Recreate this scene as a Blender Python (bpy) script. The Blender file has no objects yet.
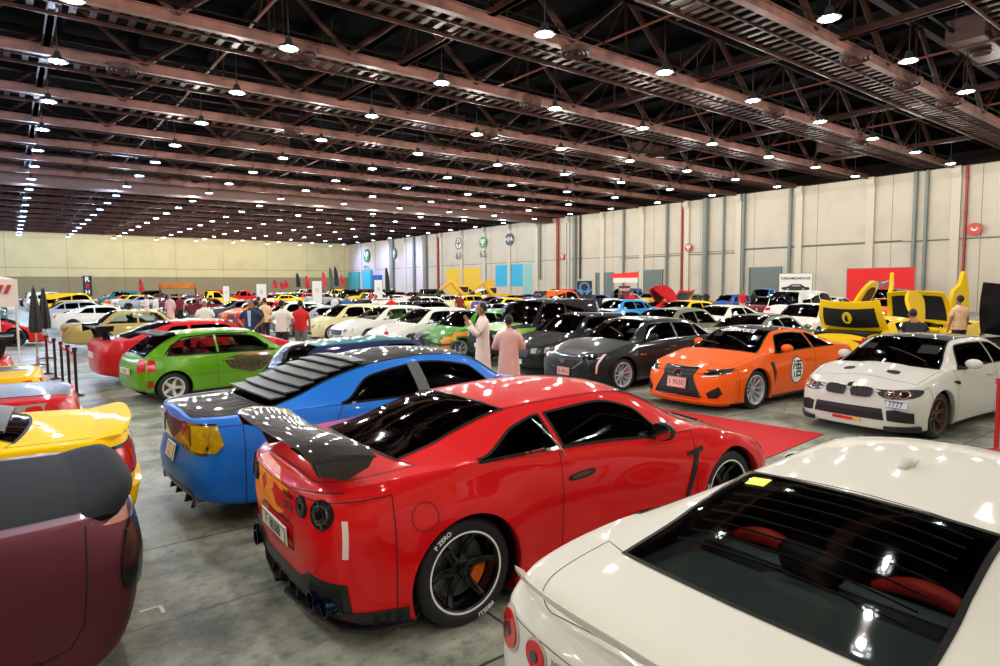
import bpy, bmesh, math, random
import numpy as np
from mathutils import Vector, Matrix
from mathutils.bvhtree import BVHTree
PI = math.pi
random.seed(7)
SC = bpy.context.scene
COL = SC.collection

# ---------------------------------------------------------------- camera
FPX = 634.0
CAM_H = 2.15
cd = bpy.data.cameras.new('camera')
cd.sensor_width = 36.0
cd.lens = FPX / 1000.0 * 36.0
cd.clip_end = 400
cam = bpy.data.objects.new('camera', cd)
COL.objects.link(cam)
yaw, pitch, roll = math.radians(37.8), math.radians(4.239), math.radians(0.3486)
F_ = Vector((math.sin(yaw) * math.cos(pitch), math.cos(yaw) * math.cos(pitch), -math.sin(pitch)))
R_ = Vector((math.cos(yaw), -math.sin(yaw), 0))
U_ = R_.cross(F_)
R2 = R_ * math.cos(roll) - U_ * math.sin(roll)
U2 = R_ * math.sin(roll) + U_ * math.cos(roll)
cam.matrix_world = Matrix(((R2.x, U2.x, -F_.x, 0), (R2.y, U2.y, -F_.y, 0), (R2.z, U2.z, -F_.z, CAM_H), (0, 0, 0, 1)))
SC.camera = cam

def ground(px, py, z=0.0):
    """point of the plane z where the pixel's line of sight meets it"""
    d = F_ + R2 * ((px - 500) / FPX) - U2 * ((py - 333) / FPX)
    return Vector((0, 0, CAM_H)) + d * ((z - CAM_H) / d.z)

# ---------------------------------------------------------------- world, exposure
w = bpy.data.worlds.new('world')
SC.world = w
w.use_nodes = True
w.node_tree.nodes['Background'].inputs[0].default_value = (0.05, 0.05, 0.06, 1)
w.node_tree.nodes['Background'].inputs[1].default_value = 0.3
SC.view_settings.view_transform = 'Standard'
SC.view_settings.look = 'None'
SC.view_settings.exposure = 0.7
SC.view_settings.gamma = 1.0
SC.view_settings.use_curve_mapping = False
SC.cycles.use_denoising = True
SC.cycles.max_bounces = 8
SC.cycles.transparent_max_bounces = 10
SC.cycles.sample_clamp_indirect = 6.0

# the hall's size
WX, FY, HW = 57.0, 125.0, 10.9      # right wall x, far wall y, wall height
LX, BY = -32.0, -26.0               # left wall x, back wall y
TZ = 10.75                          # underside of the roof trusses
LAMP_Z = 10.05

# ---------------------------------------------------------------- materials
MATS = {}
def srgb(h):
    if isinstance(h, str):
        h = h.lstrip('#')
        c = [int(h[i:i + 2], 16) / 255 for i in (0, 2, 4)]
    else:
        c = list(h)
    return tuple((v / 12.92 if v <= .04045 else ((v + .055) / 1.055) ** 2.4) for v in c) + (1,)

def mat(name, col, rough=.5, metal=0., coat=0., emit=0., spec=None, noise=None, bump=None):
    """procedural material; noise=(scale, second colour, amount), bump=(scale, strength)"""
    if name in MATS:
        return MATS[name]
    m = bpy.data.materials.new(name)
    m.use_nodes = True
    nt = m.node_tree
    b = nt.nodes['Principled BSDF']
    c = srgb(col)
    b.inputs['Base Color'].default_value = c
    b.inputs['Roughness'].default_value = rough
    b.inputs['Metallic'].default_value = metal
    b.inputs['Coat Weight'].default_value = coat
    b.inputs['Coat Roughness'].default_value = .04
    if spec is not None:
        b.inputs['Specular IOR Level'].default_value = spec
    if emit:
        b.inputs['Emission Color'].default_value = c
        b.inputs['Emission Strength'].default_value = emit
    if noise or bump:
        tc = nt.nodes.new('ShaderNodeTexCoord')
    if noise:
        n = nt.nodes.new('ShaderNodeTexNoise')
        n.inputs['Scale'].default_value = noise[0]
        n.inputs['Detail'].default_value = 5
        nt.links.new(tc.outputs['Object'], n.inputs['Vector'])
        mx = nt.nodes.new('ShaderNodeMix')
        mx.data_type = 'RGBA'
        mr = nt.nodes.new('ShaderNodeMapRange')
        mr.inputs[1].default_value = .35
        mr.inputs[2].default_value = .7
        mr.inputs[4].default_value = noise[2]
        nt.links.new(n.outputs['Fac'], mr.inputs[0])
        nt.links.new(mr.outputs[0], mx.inputs[0])
        mx.inputs[6].default_value = c
        mx.inputs[7].default_value = srgb(noise[1])
        nt.links.new(mx.outputs[2], b.inputs['Base Color'])
    if bump:
        n = nt.nodes.new('ShaderNodeTexNoise')
        n.inputs['Scale'].default_value = bump[0]
        n.inputs['Detail'].default_value = 4
        nt.links.new(tc.outputs['Object'], n.inputs['Vector'])
        bp = nt.nodes.new('ShaderNodeBump')
        bp.inputs['Strength'].default_value = bump[1]
        bp.inputs['Distance'].default_value = .02
        nt.links.new(n.outputs['Fac'], bp.inputs['Height'])
        nt.links.new(bp.outputs[0], b.inputs['Normal'])
    MATS[name] = m
    return m

def paint(name, col, rough=.28, metal=.0, coat=1.0):
    """car paint under clear coat"""
    if coat > .9: return mat('paint_' + name, col, .42 if metal else .6, metal * .6, .7, spec=.15)
    return mat('paint_' + name, col, rough, metal, coat, spec=.25)

def glass(name, tint=(.1, .11, .11), ior=1.45):
    if name in MATS:
        return MATS[name]
    m = bpy.data.materials.new(name)
    m.use_nodes = True
    nt = m.node_tree
    nt.nodes.clear()
    o = nt.nodes.new('ShaderNodeOutputMaterial')
    t = nt.nodes.new('ShaderNodeBsdfTransparent')
    t.inputs[0].default_value = tuple(tint) + (1,)
    g = nt.nodes.new('ShaderNodeBsdfGlossy')
    g.inputs['Roughness'].default_value = .03
    f = nt.nodes.new('ShaderNodeFresnel')
    f.inputs[0].default_value = ior
    mx = nt.nodes.new('ShaderNodeMixShader')
    nt.links.new(f.outputs[0], mx.inputs[0])
    nt.links.new(t.outputs[0], mx.inputs[1])
    nt.links.new(g.outputs[0], mx.inputs[2])
    nt.links.new(mx.outputs[0], o.inputs[0])
    MATS[name] = m
    return m

def carbon(name='carbon_weave', c1='#0b0a0a', c2='#2c231b', scale=160):
    if name in MATS:
        return MATS[name]
    m = mat(name, c1, .6, 0, .8, spec=.15)
    nt = m.node_tree
    b = nt.nodes['Principled BSDF']
    tc = nt.nodes.new('ShaderNodeTexCoord')
    ch = nt.nodes.new('ShaderNodeTexChecker')
    ch.inputs['Scale'].default_value = scale
    ch.inputs['Color1'].default_value = srgb(c1)
    ch.inputs['Color2'].default_value = srgb(c2)
    mp = nt.nodes.new('ShaderNodeMapping')
    mp.inputs['Rotation'].default_value = (.3, .4, .785)
    nt.links.new(tc.outputs['Object'], mp.inputs[0])
    nt.links.new(mp.outputs[0], ch.inputs[0])
    nt.links.new(ch.outputs[0], b.inputs['Base Color'])
    return m

M_BLACK = mat('black_gloss_trim', '#0a0a0b', .6, 0, .35, spec=.15)
M_MATTE = mat('black_plastic', '#121214', .55)
M_SEAM = mat('panel_gap', '#050505', .8)
M_RUB = mat('tyre_rubber', '#17171a', .62, bump=(60, .15))
M_CHR = mat('chrome', '#d8dadd', .12, 1)
M_RIMB = mat('black_rim_metal', '#101012', .25, .6, .5)
M_RIMS = mat('silver_rim_metal', '#c6cacf', .35, .45)
M_RIMD = mat('bronze_rim_metal', '#5a4636', .35, .5)
M_DISC = mat('brake_disc_steel', '#77787a', .4, .9)
M_CAL = mat('orange_brake_caliper', '#d8641c', .4)
M_LENSR = mat('red_lamp_lens', '#c01018', .12, 0, 1)
M_LENSC = mat('clear_lamp_lens', '#50565a', .1, .5, 1)
M_LENSD = mat('dark_lamp_lens', '#141012', .1, 0, 1)
M_WHITE = mat('white_lettering', '#f0f0ec', .5)
M_PLATE = mat('number_plate_white', '#e6e2cf', .4)
M_INK = mat('black_lettering', '#151515', .5)
M_PAPER = mat('paper_sheet', '#e8e8e8', .7)
M_INT = mat('dark_cabin_trim', '#1a1b1c', .8)
M_CARB = carbon()
G_DARK = glass('dark_tinted_glass', (.035, .035, .04))
G_MID = glass('tinted_glass', (.25, .27, .26))
G_CLR = glass('clear_glass', (.62, .68, .64))

# ---------------------------------------------------------------- object helpers
def tag(o, label=None, cat=None, group=None, kind=None):
    if label: o['label'] = label
    if cat: o['category'] = cat
    if group: o['group'] = group
    if kind: o['kind'] = kind
    return o

def empty(name, loc=(0, 0, 0), rz=0., parent=None):
    o = bpy.data.objects.new(name, None)
    COL.objects.link(o)
    o.location = loc
    o.rotation_euler = (0, 0, rz)
    o.empty_display_size = .2
    if parent: o.parent = parent
    return o

def mesh(name, verts, faces, m=None, parent=None, smooth=False, loc=None, normals=None, mats=None, fmat=None):
    me = bpy.data.meshes.new(name)
    me.from_pydata([tuple(v) for v in verts], [], [tuple(f) for f in faces])
    for mm in (mats or ([m] if m else [])):
        me.materials.append(mm)
    if fmat is not None:
        me.polygons.foreach_set('material_index', list(fmat))
    if smooth is True or normals is not None:
        me.polygons.foreach_set('use_smooth', [True] * len(me.polygons))
    me.update()
    if normals is not None:
        me.normals_split_custom_set_from_vertices([tuple(n) for n in normals])
    elif smooth and smooth is not True:
        me.polygons.foreach_set('use_smooth', [True] * len(me.polygons))
        me.set_sharp_from_angle(angle=math.radians(smooth))
    o = bpy.data.objects.new(name, me)
    COL.objects.link(o)
    if parent: o.parent = parent
    if loc is not None: o.location = loc
    return o

class MB:
    """collects shapes that become ONE mesh object"""
    def __init__(s): s.v, s.f, s.m = [], [], []
    def add(s, vs, fs, mi=0):
        k = len(s.v)
        s.v += [tuple(v) for v in vs]
        s.f += [tuple(i + k for i in f) for f in fs]
        s.m += [mi] * len(fs)
        return s
    def box(s, x0, x1, y0, y1, z0, z1, mi=0, M=None, ch=0.):
        if ch:
            return s.cbox((x1 - x0) / 2, (y1 - y0) / 2, (z1 - z0) / 2, ((x0 + x1) / 2, (y0 + y1) / 2, (z0 + z1) / 2), ch, mi, M)
        vs = [Vector((x, y, z)) for x in (x0, x1) for y in (y0, y1) for z in (z0, z1)]
        if M: vs = [M @ v for v in vs]
        return s.add(vs, [(0, 1, 3, 2), (4, 6, 7, 5), (0, 4, 5, 1), (2, 3, 7, 6), (0, 2, 6, 4), (1, 5, 7, 3)], mi)
    def cbox(s, a, b, c, ctr, ch, mi=0, M=None):
        """chamfered box"""
        vs, idx = [], {}
        for sx in (-1, 1):
            for sy in (-1, 1):
                for sz in (-1, 1):
                    for ax in range(3):
                        p = [sx * (a - ch), sy * (b - ch), sz * (c - ch)]
                        p[ax] += (sx, sy, sz)[ax] * ch
                        idx[(sx, sy, sz, ax)] = len(vs)
                        v = Vector(p) + Vector(ctr)
                        vs.append(M @ v if M else v)
        fs = []
        for ax in range(3):
            o1, o2 = (ax + 1) % 3, (ax + 2) % 3
            for sg in (-1, 1):
                q = []
                for (u, v) in ((-1, -1), (1, -1), (1, 1), (-1, 1)):
                    k = [0, 0, 0]; k[ax] = sg; k[o1] = u; k[o2] = v
                    q.append(idx[(*k, ax)])
                fs.append(q if sg > 0 else q[::-1])
            for u in (-1, 1):
                for v in (-1, 1):
                    def K(t, a_):
                        k = [0, 0, 0]; k[ax] = t; k[o1] = u; k[o2] = v
                        return idx[(*k, a_)]
                    fs.append([K(-1, o1), K(1, o1), K(1, o2), K(-1, o2)])
        for sx in (-1, 1):
            for sy in (-1, 1):
                for sz in (-1, 1):
                    fs.append([idx[(sx, sy, sz, k)] for k in range(3)])
        return s.add(vs, fs, mi)
    def tube(s, pts, r, n=8, mi=0, caps=True, sq=1.0):
        """round tube along points; r a number or one per point"""
        P = [Vector(p) for p in pts]
        rr = r if hasattr(r, '__len__') else [r] * len(P)
        vs, fs = [], []
        d0 = (P[1] - P[0]).normalized()
        up = Vector((0, 0, 1)) if abs(d0.z) < .9 else Vector((1, 0, 0))
        a = d0.cross(up).normalized()
        for i, p in enumerate(P):
            d = (P[min(i + 1, len(P) - 1)] - P[max(i - 1, 0)]).normalized()
            a = (a - d * a.dot(d)).normalized()
            b = d.cross(a)
            for k in range(n):
                t = 2 * PI * (k + .5) / n
                vs.append(p + a * (math.cos(t) * rr[i]) + b * (math.sin(t) * rr[i] * sq))
        for i in range(len(P) - 1):
            for k in range(n):
                fs.append((i * n + k, i * n + (k + 1) % n, (i + 1) * n + (k + 1) % n, (i + 1) * n + k))
        if caps:
            fs.append(tuple(range(n))[::-1])
            fs.append(tuple((len(P) - 1) * n + k for k in range(n)))
        return s.add(vs, fs, mi)
    def lathe(s, prof, n=32, axis='y', ctr=(0, 0, 0), mi=0, close=False, arc=None):
        """prof: (radius, along axis)"""
        vs, fs = [], []
        a0, a1 = arc or (0, 2 * PI)
        full = arc is None
        m = n if full else n + 1
        for k in range(m):
            t = a0 + (a1 - a0) * k / n
            for (r, h) in prof:
                c, q = r * math.cos(t), r * math.sin(t)
                p = {'y': (c, h, q), 'z': (c, q, h), 'x': (h, c, q)}[axis]
                vs.append((p[0] + ctr[0], p[1] + ctr[1], p[2] + ctr[2]))
        L = len(prof)
        for k in range(n):
            k2 = (k + 1) % m
            for i in range(L - 1 + (1 if close else 0)):
                j = (i + 1) % L
                fs.append((k * L + i, k * L + j, k2 * L + j, k2 * L + i))
        return s.add(vs, fs, mi)
    def prism(s, poly, axis, h0, h1, mi=0, M=None):
        """polygon (u,v) extruded along axis from h0 to h1"""
        def P(u, v, h):
            q = Vector({'x': (h, u, v), 'y': (u, h, v), 'z': (u, v, h)}[axis])
            return M @ q if M else q
        n = len(poly)
        vs = [P(u, v, h0) for u, v in poly] + [P(u, v, h1) for u, v in poly]
        fs = [tuple(range(n))[::-1], tuple(range(n, 2 * n))] + [(i, (i + 1) % n, n + (i + 1) % n, n + i) for i in range(n)]
        return s.add(vs, fs, mi)
    def ball(s, c, r, n=12, m=8, mi=0, M=None):
        rx, ry, rz = r if hasattr(r, '__len__') else (r, r, r)
        vs, fs = [], []
        for i in range(m + 1):
            t = PI * i / m
            for k in range(n):
                p = 2 * PI * k / n
                v = Vector((c[0] + rx * math.sin(t) * math.cos(p), c[1] + ry * math.sin(t) * math.sin(p), c[2] + rz * math.cos(t)))
                vs.append(M @ v if M else v)
        for i in range(m):
            for k in range(n):
                fs.append((i * n + k, (i + 1) * n + k, (i + 1) * n + (k + 1) % n, i * n + (k + 1) % n))
        return s.add(vs, fs, mi)
    def build(s, name, m, parent=None, smooth=35, loc=None):
        ms = m if isinstance(m, (list, tuple)) else [m]
        me_o = mesh(name, s.v, s.f, parent=parent, smooth=smooth, loc=loc, mats=ms, fmat=s.m)
        bm = bmesh.new(); bm.from_mesh(me_o.data)
        bmesh.ops.recalc_face_normals(bm, faces=bm.faces)
        bm.to_mesh(me_o.data); bm.free()
        if smooth and smooth is not True:
            me_o.data.set_sharp_from_angle(angle=math.radians(smooth))
        return me_o

def circle(u, v, r, n=28, ry=None, rot=0):
    ry = ry or r
    o = []
    for k in range(n):
        a, b = r * math.cos(2 * PI * k / n), ry * math.sin(2 * PI * k / n)
        o.append((u + a * math.cos(rot) - b * math.sin(rot), v + a * math.sin(rot) + b * math.cos(rot)))
    return o

_tx = {}
def text_mesh(body, size=1., bold=0.):
    """centred flat text as (verts2d, faces)"""
    key = (body, size, bold)
    if key in _tx: return _tx[key]
    cu = bpy.data.curves.new('lettering', 'FONT')
    cu.body = body
    cu.size = size
    cu.offset = bold
    cu.resolution_u = 3
    cu.align_x = 'CENTER'
    cu.align_y = 'CENTER'
    o = bpy.data.objects.new('lettering', cu)
    COL.objects.link(o)
    dg = bpy.context.evaluated_depsgraph_get()
    me = bpy.data.meshes.new_from_object(o.evaluated_get(dg))
    vs = [(v.co.x, v.co.y) for v in me.vertices]
    fs = [tuple(p.vertices) for p in me.polygons]
    bpy.data.objects.remove(o)
    bpy.data.curves.remove(cu)
    bpy.data.meshes.remove(me)
    _tx[key] = (vs, fs)
    return vs, fs

def text_at(name, body, size, M, m, parent=None, bold=0., sx=1.):
    """flat text placed by matrix M (local x right, y up)"""
    vs, fs = text_mesh(body, size, bold)
    return mesh(name, [M @ Vector((x * sx, y, 0)) for x, y in vs], fs, m, parent)

def children(o):
    return [c for c in bpy.data.objects if c.parent == o]

def tree(o):
    return [(c, tree(c)) for c in o.children]

def copy_tree(o, parent=None, swap=None):
    """copy a thing with its parts and sub-parts; swap: {material: other material} on the copies"""
    c = o.copy()
    COL.objects.link(c)
    c.parent = parent
    if swap and c.type == 'MESH':
        for sl in c.material_slots:
            if sl.material in swap:
                mm = sl.material
                sl.link = 'OBJECT'
                sl.material = swap[mm]
    for ch in KIDS.get(o.name, []):
        copy_tree(ch, c, swap)
    return c
KIDS = {}
def index_kids():
    KIDS.clear()
    for o in bpy.data.objects:
        if o.parent: KIDS.setdefault(o.parent.name, []).append(o)

# ================================================================ the hall
def wall_y(px):
    """distance along the right wall where the picture column px meets it"""
    th = math.atan((px - 500) / FPX) + yaw
    return WX / math.tan(th)

def wall_z(px, py):
    th = math.atan((px - 500) / FPX)
    depth = WX / math.sin(th + yaw) * math.cos(th)
    hor = 289 - 8 / 1315 * (px - 8)
    return CAM_H + (hor - py) * depth / FPX

def floor_mat():
    m = bpy.data.materials.new('polished_concrete'); m.use_nodes = True
    nt = m.node_tree; b = nt.nodes['Principled BSDF']; L = nt.links
    N = nt.nodes.new
    tc = N('ShaderNodeTexCoord')
    def noise(scale, det, rough=.6):
        n = N('ShaderNodeTexNoise'); n.inputs['Scale'].default_value = scale; n.inputs['Detail'].default_value = det
        n.inputs['Roughness'].default_value = rough
        L.new(tc.outputs['Object'], n.inputs['Vector']); return n
    def ramp(src, stops):
        r = N('ShaderNodeValToRGB'); L.new(src, r.inputs[0])
        e = r.color_ramp.elements
        e[0].position, e[0].color = stops[0][0], srgb(stops[0][1])
        e[1].position, e[1].color = stops[-1][0], srgb(stops[-1][1])
        for p, c in stops[1:-1]:
            k = e.new(p); k.color = srgb(c)
        return r
    big = noise(.9, 8, .68)
    r1 = ramp(big.outputs['Fac'], [(.32, '#3e4338'), (.42, '#75796b'), (.53, '#a4a798'), (.68, '#cbccba')])
    sm = noise(9, 6, .7)
    r2 = ramp(sm.outputs['Fac'], [(.3, '#8c8c88'), (.5, '#ffffff'), (.75, '#ffffff')])
    mx = N('ShaderNodeMix'); mx.data_type = 'RGBA'; mx.blend_type = 'MULTIPLY'; mx.inputs[0].default_value = .75
    L.new(r1.outputs[0], mx.inputs[6]); L.new(r2.outputs[0], mx.inputs[7])
    br = N('ShaderNodeTexBrick')
    br.offset = 0
    br.inputs['Scale'].default_value = 1.0
    br.inputs['Brick Width'].default_value = 3.0
    br.inputs['Row Height'].default_value = 3.0
    br.inputs['Mortar Size'].default_value = .012
    br.inputs['Color1'].default_value = (1, 1, 1, 1); br.inputs['Color2'].default_value = (.88, .9, .88, 1)
    br.inputs['Mortar'].default_value = (.18, .18, .17, 1)
    mp = N('ShaderNodeMapping'); mp.inputs['Location'].default_value = (.6, .2, 0)
    L.new(tc.outputs['Object'], mp.inputs[0]); L.new(mp.outputs[0], br.inputs['Vector'])
    m2 = N('ShaderNodeMix'); m2.data_type = 'RGBA'; m2.blend_type = 'MULTIPLY'; m2.inputs[0].default_value = 1
    L.new(mx.outputs[2], m2.inputs[6]); L.new(br.outputs['Color'], m2.inputs[7])
    # cracks
    vo = N('ShaderNodeTexVoronoi'); vo.feature = 'DISTANCE_TO_EDGE'; vo.inputs['Scale'].default_value = .45
    wn = noise(2.5, 4); ad = N('ShaderNodeMix'); ad.data_type = 'VECTOR'; ad.inputs[0].default_value = .15
    L.new(tc.outputs['Object'], ad.inputs[4]); L.new(wn.outputs['Color'], ad.inputs[5]); L.new(ad.outputs[1], vo.inputs['Vector'])
    rc = ramp(vo.outputs['Distance'], [(0, '#555550'), (.006, '#ffffff')])
    m3 = N('ShaderNodeMix'); m3.data_type = 'RGBA'; m3.blend_type = 'MULTIPLY'; m3.inputs[0].default_value = .6
    L.new(m2.outputs[2], m3.inputs[6]); L.new(rc.outputs[0], m3.inputs[7])
    L.new(m3.outputs[2], b.inputs['Base Color'])
    rr = N('ShaderNodeMapRange'); rr.inputs[3].default_value = .30; rr.inputs[4].default_value = .62
    L.new(sm.outputs['Fac'], rr.inputs[0]); L.new(rr.outputs[0], b.inputs['Roughness'])
    return m

def seam_wall(name, c1, c2=None, zsplit=None, seam_w=6.0, axis=1, off=0.):
    """painted panels: joints every seam_w metres, another colour above zsplit"""
    m = bpy.data.materials.new(name); m.use_nodes = True
    nt = m.node_tree; b = nt.nodes['Principled BSDF']; L = nt.links; N = nt.nodes.new
    b.inputs['Roughness'].default_value = .75
    tc = N('ShaderNodeTexCoord'); sp = N('ShaderNodeSeparateXYZ'); L.new(tc.outputs['Object'], sp.inputs[0])
    n = N('ShaderNodeTexNoise'); n.inputs['Scale'].default_value = .5; n.inputs['Detail'].default_value = 6
    L.new(tc.outputs['Object'], n.inputs['Vector'])
    def mth(op, a, v):
        q = N('ShaderNodeMath'); q.operation = op
        if hasattr(a, 'links'): L.new(a, q.inputs[0])
        else: q.inputs[0].default_value = a
        if hasattr(v, 'links'): L.new(v, q.inputs[1])
        else: q.inputs[1].default_value = v
        return q.outputs[0]
    base = N('ShaderNodeMix'); base.data_type = 'RGBA'
    base.inputs[6].default_value = srgb(c1); base.inputs[7].default_value = srgb(c2 or c1)
    if zsplit: L.new(mth('GREATER_THAN', sp.outputs[2], zsplit), base.inputs[0])
    d = N('ShaderNodeMix'); d.data_type = 'RGBA'; d.blend_type = 'MULTIPLY'; d.inputs[7].default_value = (.62, .6, .56, 1)
    mr = N('ShaderNodeMapRange'); mr.inputs[1].default_value = .45; mr.inputs[2].default_value = .8; mr.inputs[4].default_value = .35
    L.new(n.outputs['Fac'], mr.inputs[0]); L.new(mr.outputs[0], d.inputs[0]); L.new(base.outputs[2], d.inputs[6])
    v = mth('MODULO', mth('ADD', sp.outputs[axis], 600 + off), seam_w)
    s1 = mth('LESS_THAN', v, .05)
    h = mth('LESS_THAN', mth('ABSOLUTE', mth('SUBTRACT', sp.outputs[2], 5.5), 0), .045)
    s = mth('MAXIMUM', s1, h)
    e = N('ShaderNodeMix'); e.data_type = 'RGBA'; e.blend_type = 'MULTIPLY'; e.inputs[7].default_value = (.42, .4, .36, 1)
    L.new(s, e.inputs[0]); L.new(d.outputs[2], e.inputs[6]); L.new(e.outputs[2], b.inputs['Base Color'])
    return m

M_WALLR = seam_wall('painted_wall_panels', '#bbb1a0', off=-3.5)
M_WALLF = seam_wall('far_wall_paint', '#8a7d5e', '#c6b98c', 4.1, 8.0, 0)
M_STEEL = mat('truss_steel', '#3a1e17', .55, .0, spec=.15, noise=(1.5, '#140a08', .9))
M_FLANGE_LIT = mat('flange_steel_lit', '#65423a', .5, spec=.25, noise=(1.2, '#34201a', .85))  # lighter truss brown: the lit look of nearer flanges put into the colour
M_STEELD = mat('dark_steel', '#120a09', .7, spec=.1)
M_DECK = mat('roof_deck', '#020202', .9, spec=.05)
M_CEILB = mat('divider_track_brown', '#55382f', .6, noise=(.8, '#4a332c', .6))
M_DUCT = mat('grey_drain_pipe', '#6e7570', .5)
M_REDP = mat('red_sprinkler_pipe', '#8e2a1c', .5)
M_DOORG = mat('grey_green_door', '#5b6661', .5)
M_PIL = mat('pilaster_cream', '#bdb3a2', .7)

def struct(o): o['kind'] = 'structure'; return o

b = MB(); b.add([(LX, BY, 0), (WX, BY, 0), (WX, FY, 0), (LX, FY, 0)], [(0, 1, 2, 3)])
fl = mesh('floor', b.v, b.f, floor_mat()); struct(fl)
b = MB(); b.box(WX, WX + .4, BY, FY, 0, 11.2); struct(b.build('wall_right', M_WALLR))
b = MB(); b.box(WX, WX + .4, BY, FY, 11.2, 14.0); struct(b.build('wall_right_upper', M_DECK))
b = MB(); b.box(LX - .4, WX + .4, FY, FY + .4, 0, 14.0); struct(b.build('wall_far', M_WALLF))
b = MB(); b.box(LX - .4, LX, BY, FY, 0, 14.0); struct(b.build('wall_left', M_WALLF))
b = MB(); b.box(LX - .4, WX + .4, BY - .4, BY, 0, 14.0); struct(b.build('wall_back', M_WALLF))
# the roof: dark corrugated deck
b = MB(); b.box(LX - .4, WX + .4, BY - .4, FY + .4, 13.9, 14.1)
for k in range(int((WX - LX) / 3)):
    x = LX + 1.5 + 3 * k
    b.box(x - .08, x + .08, BY, FY, 13.55, 13.9)
struct(b.build('ceiling', M_DECK))
# band above the right wall where the roof edge beam sits
b = MB(); b.box(WX - .5, WX, BY, FY, HW, HW + .9); b.box(WX - .8, WX - .5, BY, FY, HW + .5, HW + .9); struct(b.build('trim_1', M_STEELD))
b = MB(); b.box(LX, WX, FY - .5, FY, HW + .2, HW + 3); struct(b.build('trim_2', M_STEELD))

# roof trusses across the hall
def truss(y, lvl):
    """lvl 2 near, 1 middle, 0 far: a plate girder edge, a slatted walkway behind it, heavy diagonals above"""
    root = struct(empty('roof_truss', (0, y, TZ)))
    x0, x1 = LX, WX - .1
    b = MB()
    b.box(x0, x1, -.03, .03, .02, .36)
    b.box(x0, x1, -.13, .13, 0, .03)
    b.box(x0, x1, -.13, .13, .34, .37)
    b.build('bottom_chord', M_FLANGE_LIT if lvl else M_STEEL, root, smooth=0)
    e = MB()
    wd = 1.9 if lvl == 2 else 1.2
    e.box(x0, x1, wd, wd + .05, .10, .22)
    e.box(x0, x1, wd * .5, wd * .5 + .05, .16, .24)
    e.build('walkway_edge', M_STEEL, root, smooth=0)
    if lvl:
        g = MB(); st = .55 if lvl == 2 else 1.1
        n = int((x1 - x0) / st)
        for k in range(n):
            x = x0 + k * st
            g.box(x - .10, x + .10, .1, wd, .20, .25)
        g.build('walkway_slats', M_STEEL, root, smooth=0)
    t = MB(); t.box(x0, x1, -.16, .16, 2.5, 2.85); t.build('top_chord', M_STEELD, root, smooth=0)
    d = MB(); p = 6.0
    n = int((x1 - x0) / p)
    for k in range(n):
        x = x0 + .8 + k * p
        d.tube([(x, 0, .3), (x + p / 2 - .3, 0, 2.5)], .12, 6)
        d.tube([(x + p / 2 + .3, 0, 2.5), (x + p, 0, .3)], .12, 6)
        if lvl: d.tube([(x + p / 2, 0, .3), (x + p / 2, 0, 2.5)], .05, 5)
        if lvl == 2: d.tube([(x + p / 2, wd, .2), (x + p / 2, .1, 2.5)], .035, 5)
    d.build('diagonal_braces', M_STEEL, root, smooth=60)
    return root
ys = [23.3 + 6 * k for k in range(-7, 17)]
for k, y in enumerate(ys):
    if y < FY - 2: truss(y, 2 if y < 36 else (1 if y < 60 else 0))
# long beams down the hall
for k, x in enumerate((-21.5, -9.9, 1.6, 13.1, 24.6, 36.1, 47.6)):
    b = MB(); b.box(x - .1, x + .1, BY, FY, TZ + .30, TZ + .55)
    b.box(x - .16, x + .16, BY, FY, TZ + .30, TZ + .33)
    struct(b.build('roof_beam', M_STEEL, smooth=0))
# the deep track of the folding partition
b = MB(); b.box(LX, WX - .1, 62, 63.2, 10.35, 12.3); b.box(LX, WX - .1, 61.7, 63.5, 10.3, 10.42)
struct(b.build('trim_3', M_CEILB, smooth=0))
# pipes and cable trays above
rr = random.Random(3)
b = MB()
for k in range(26):
    y = 21.4 + 6 * (k - 7)
    if y > FY - 2: break
    b.tube([(LX, y, LAMP_Z + 2.0), (WX - .2, y, LAMP_Z + 2.0)], .07, 6)
    b.tube([(LX, y + 1.6, TZ + .5), (WX - .2, y + 1.6, TZ + .5)], .035, 5)
struct(b.build('trim_4', M_STEELD))
b = MB()
for x in (7.5, 19, 31, 42):
    b.tube([(x, BY, TZ + .9), (x, FY, TZ + .9)], .05, 6)
struct(b.build('trim_5', mat('pipe_red_brown', '#6e3a30', .5)))
# air ducts and boxes between the trusses
duct = []
for (x, y, l) in ((4, 17, 5), (10.5, 27, 3), (17, 14, 5), (21, 33, 3), (29, 20, 4), (32, 9, 4), (40, 14, 4), (26, 40, 4), (14, 45, 4), (-3, 38, 4), (-6, 24, 3), (6, 53, 4), (38, 31, 3), (48, 22, 3)):
    b = MB(); b.box(-l / 2, l / 2, -.6, .6, 0, .8, ch=.03)
    for q in (-1, 1):
        b.box(-l / 2 - .04 if q < 0 else l / 2 - .08, -l / 2 + .08 if q < 0 else l / 2 + .04, -.65, .65, -.05, .85)
    for q in (-.7, .7):
        for s in (-.5, .5):
            b.tube([(q * l / 2, s, .8), (q * l / 2, s, 2.6)], .02, 4)
    b.lathe([(.32, .0), (.42, -.12), (.36, -.14), (.2, -.02)], 16, 'z', (0, 0, 0))
    o = struct(b.build('air_duct', mat('duct_brown', '#4c3531', .5), loc=(x, y, TZ + .9)))
# round diffusers let into the walkway undersides
for (x, y) in ((9, 23.3), (17, 17.3), (20, 23.3), (26, 11.3), (31, 11.3), (36, 11.3), (13, 35.3), (4, 29.3), (31, 17.3), (41, 17.3), (22, 29.3)):
    b = MB(); b.lathe([(.05, -.02), (.2, -.1), (.24, -.02), (.36, -.1), (.4, -.02), (.52, -.1), (.56, .1)], 20, 'z')
    struct(b.build('ceiling_diffuser', M_STEEL, loc=(x, y, TZ)))

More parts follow.
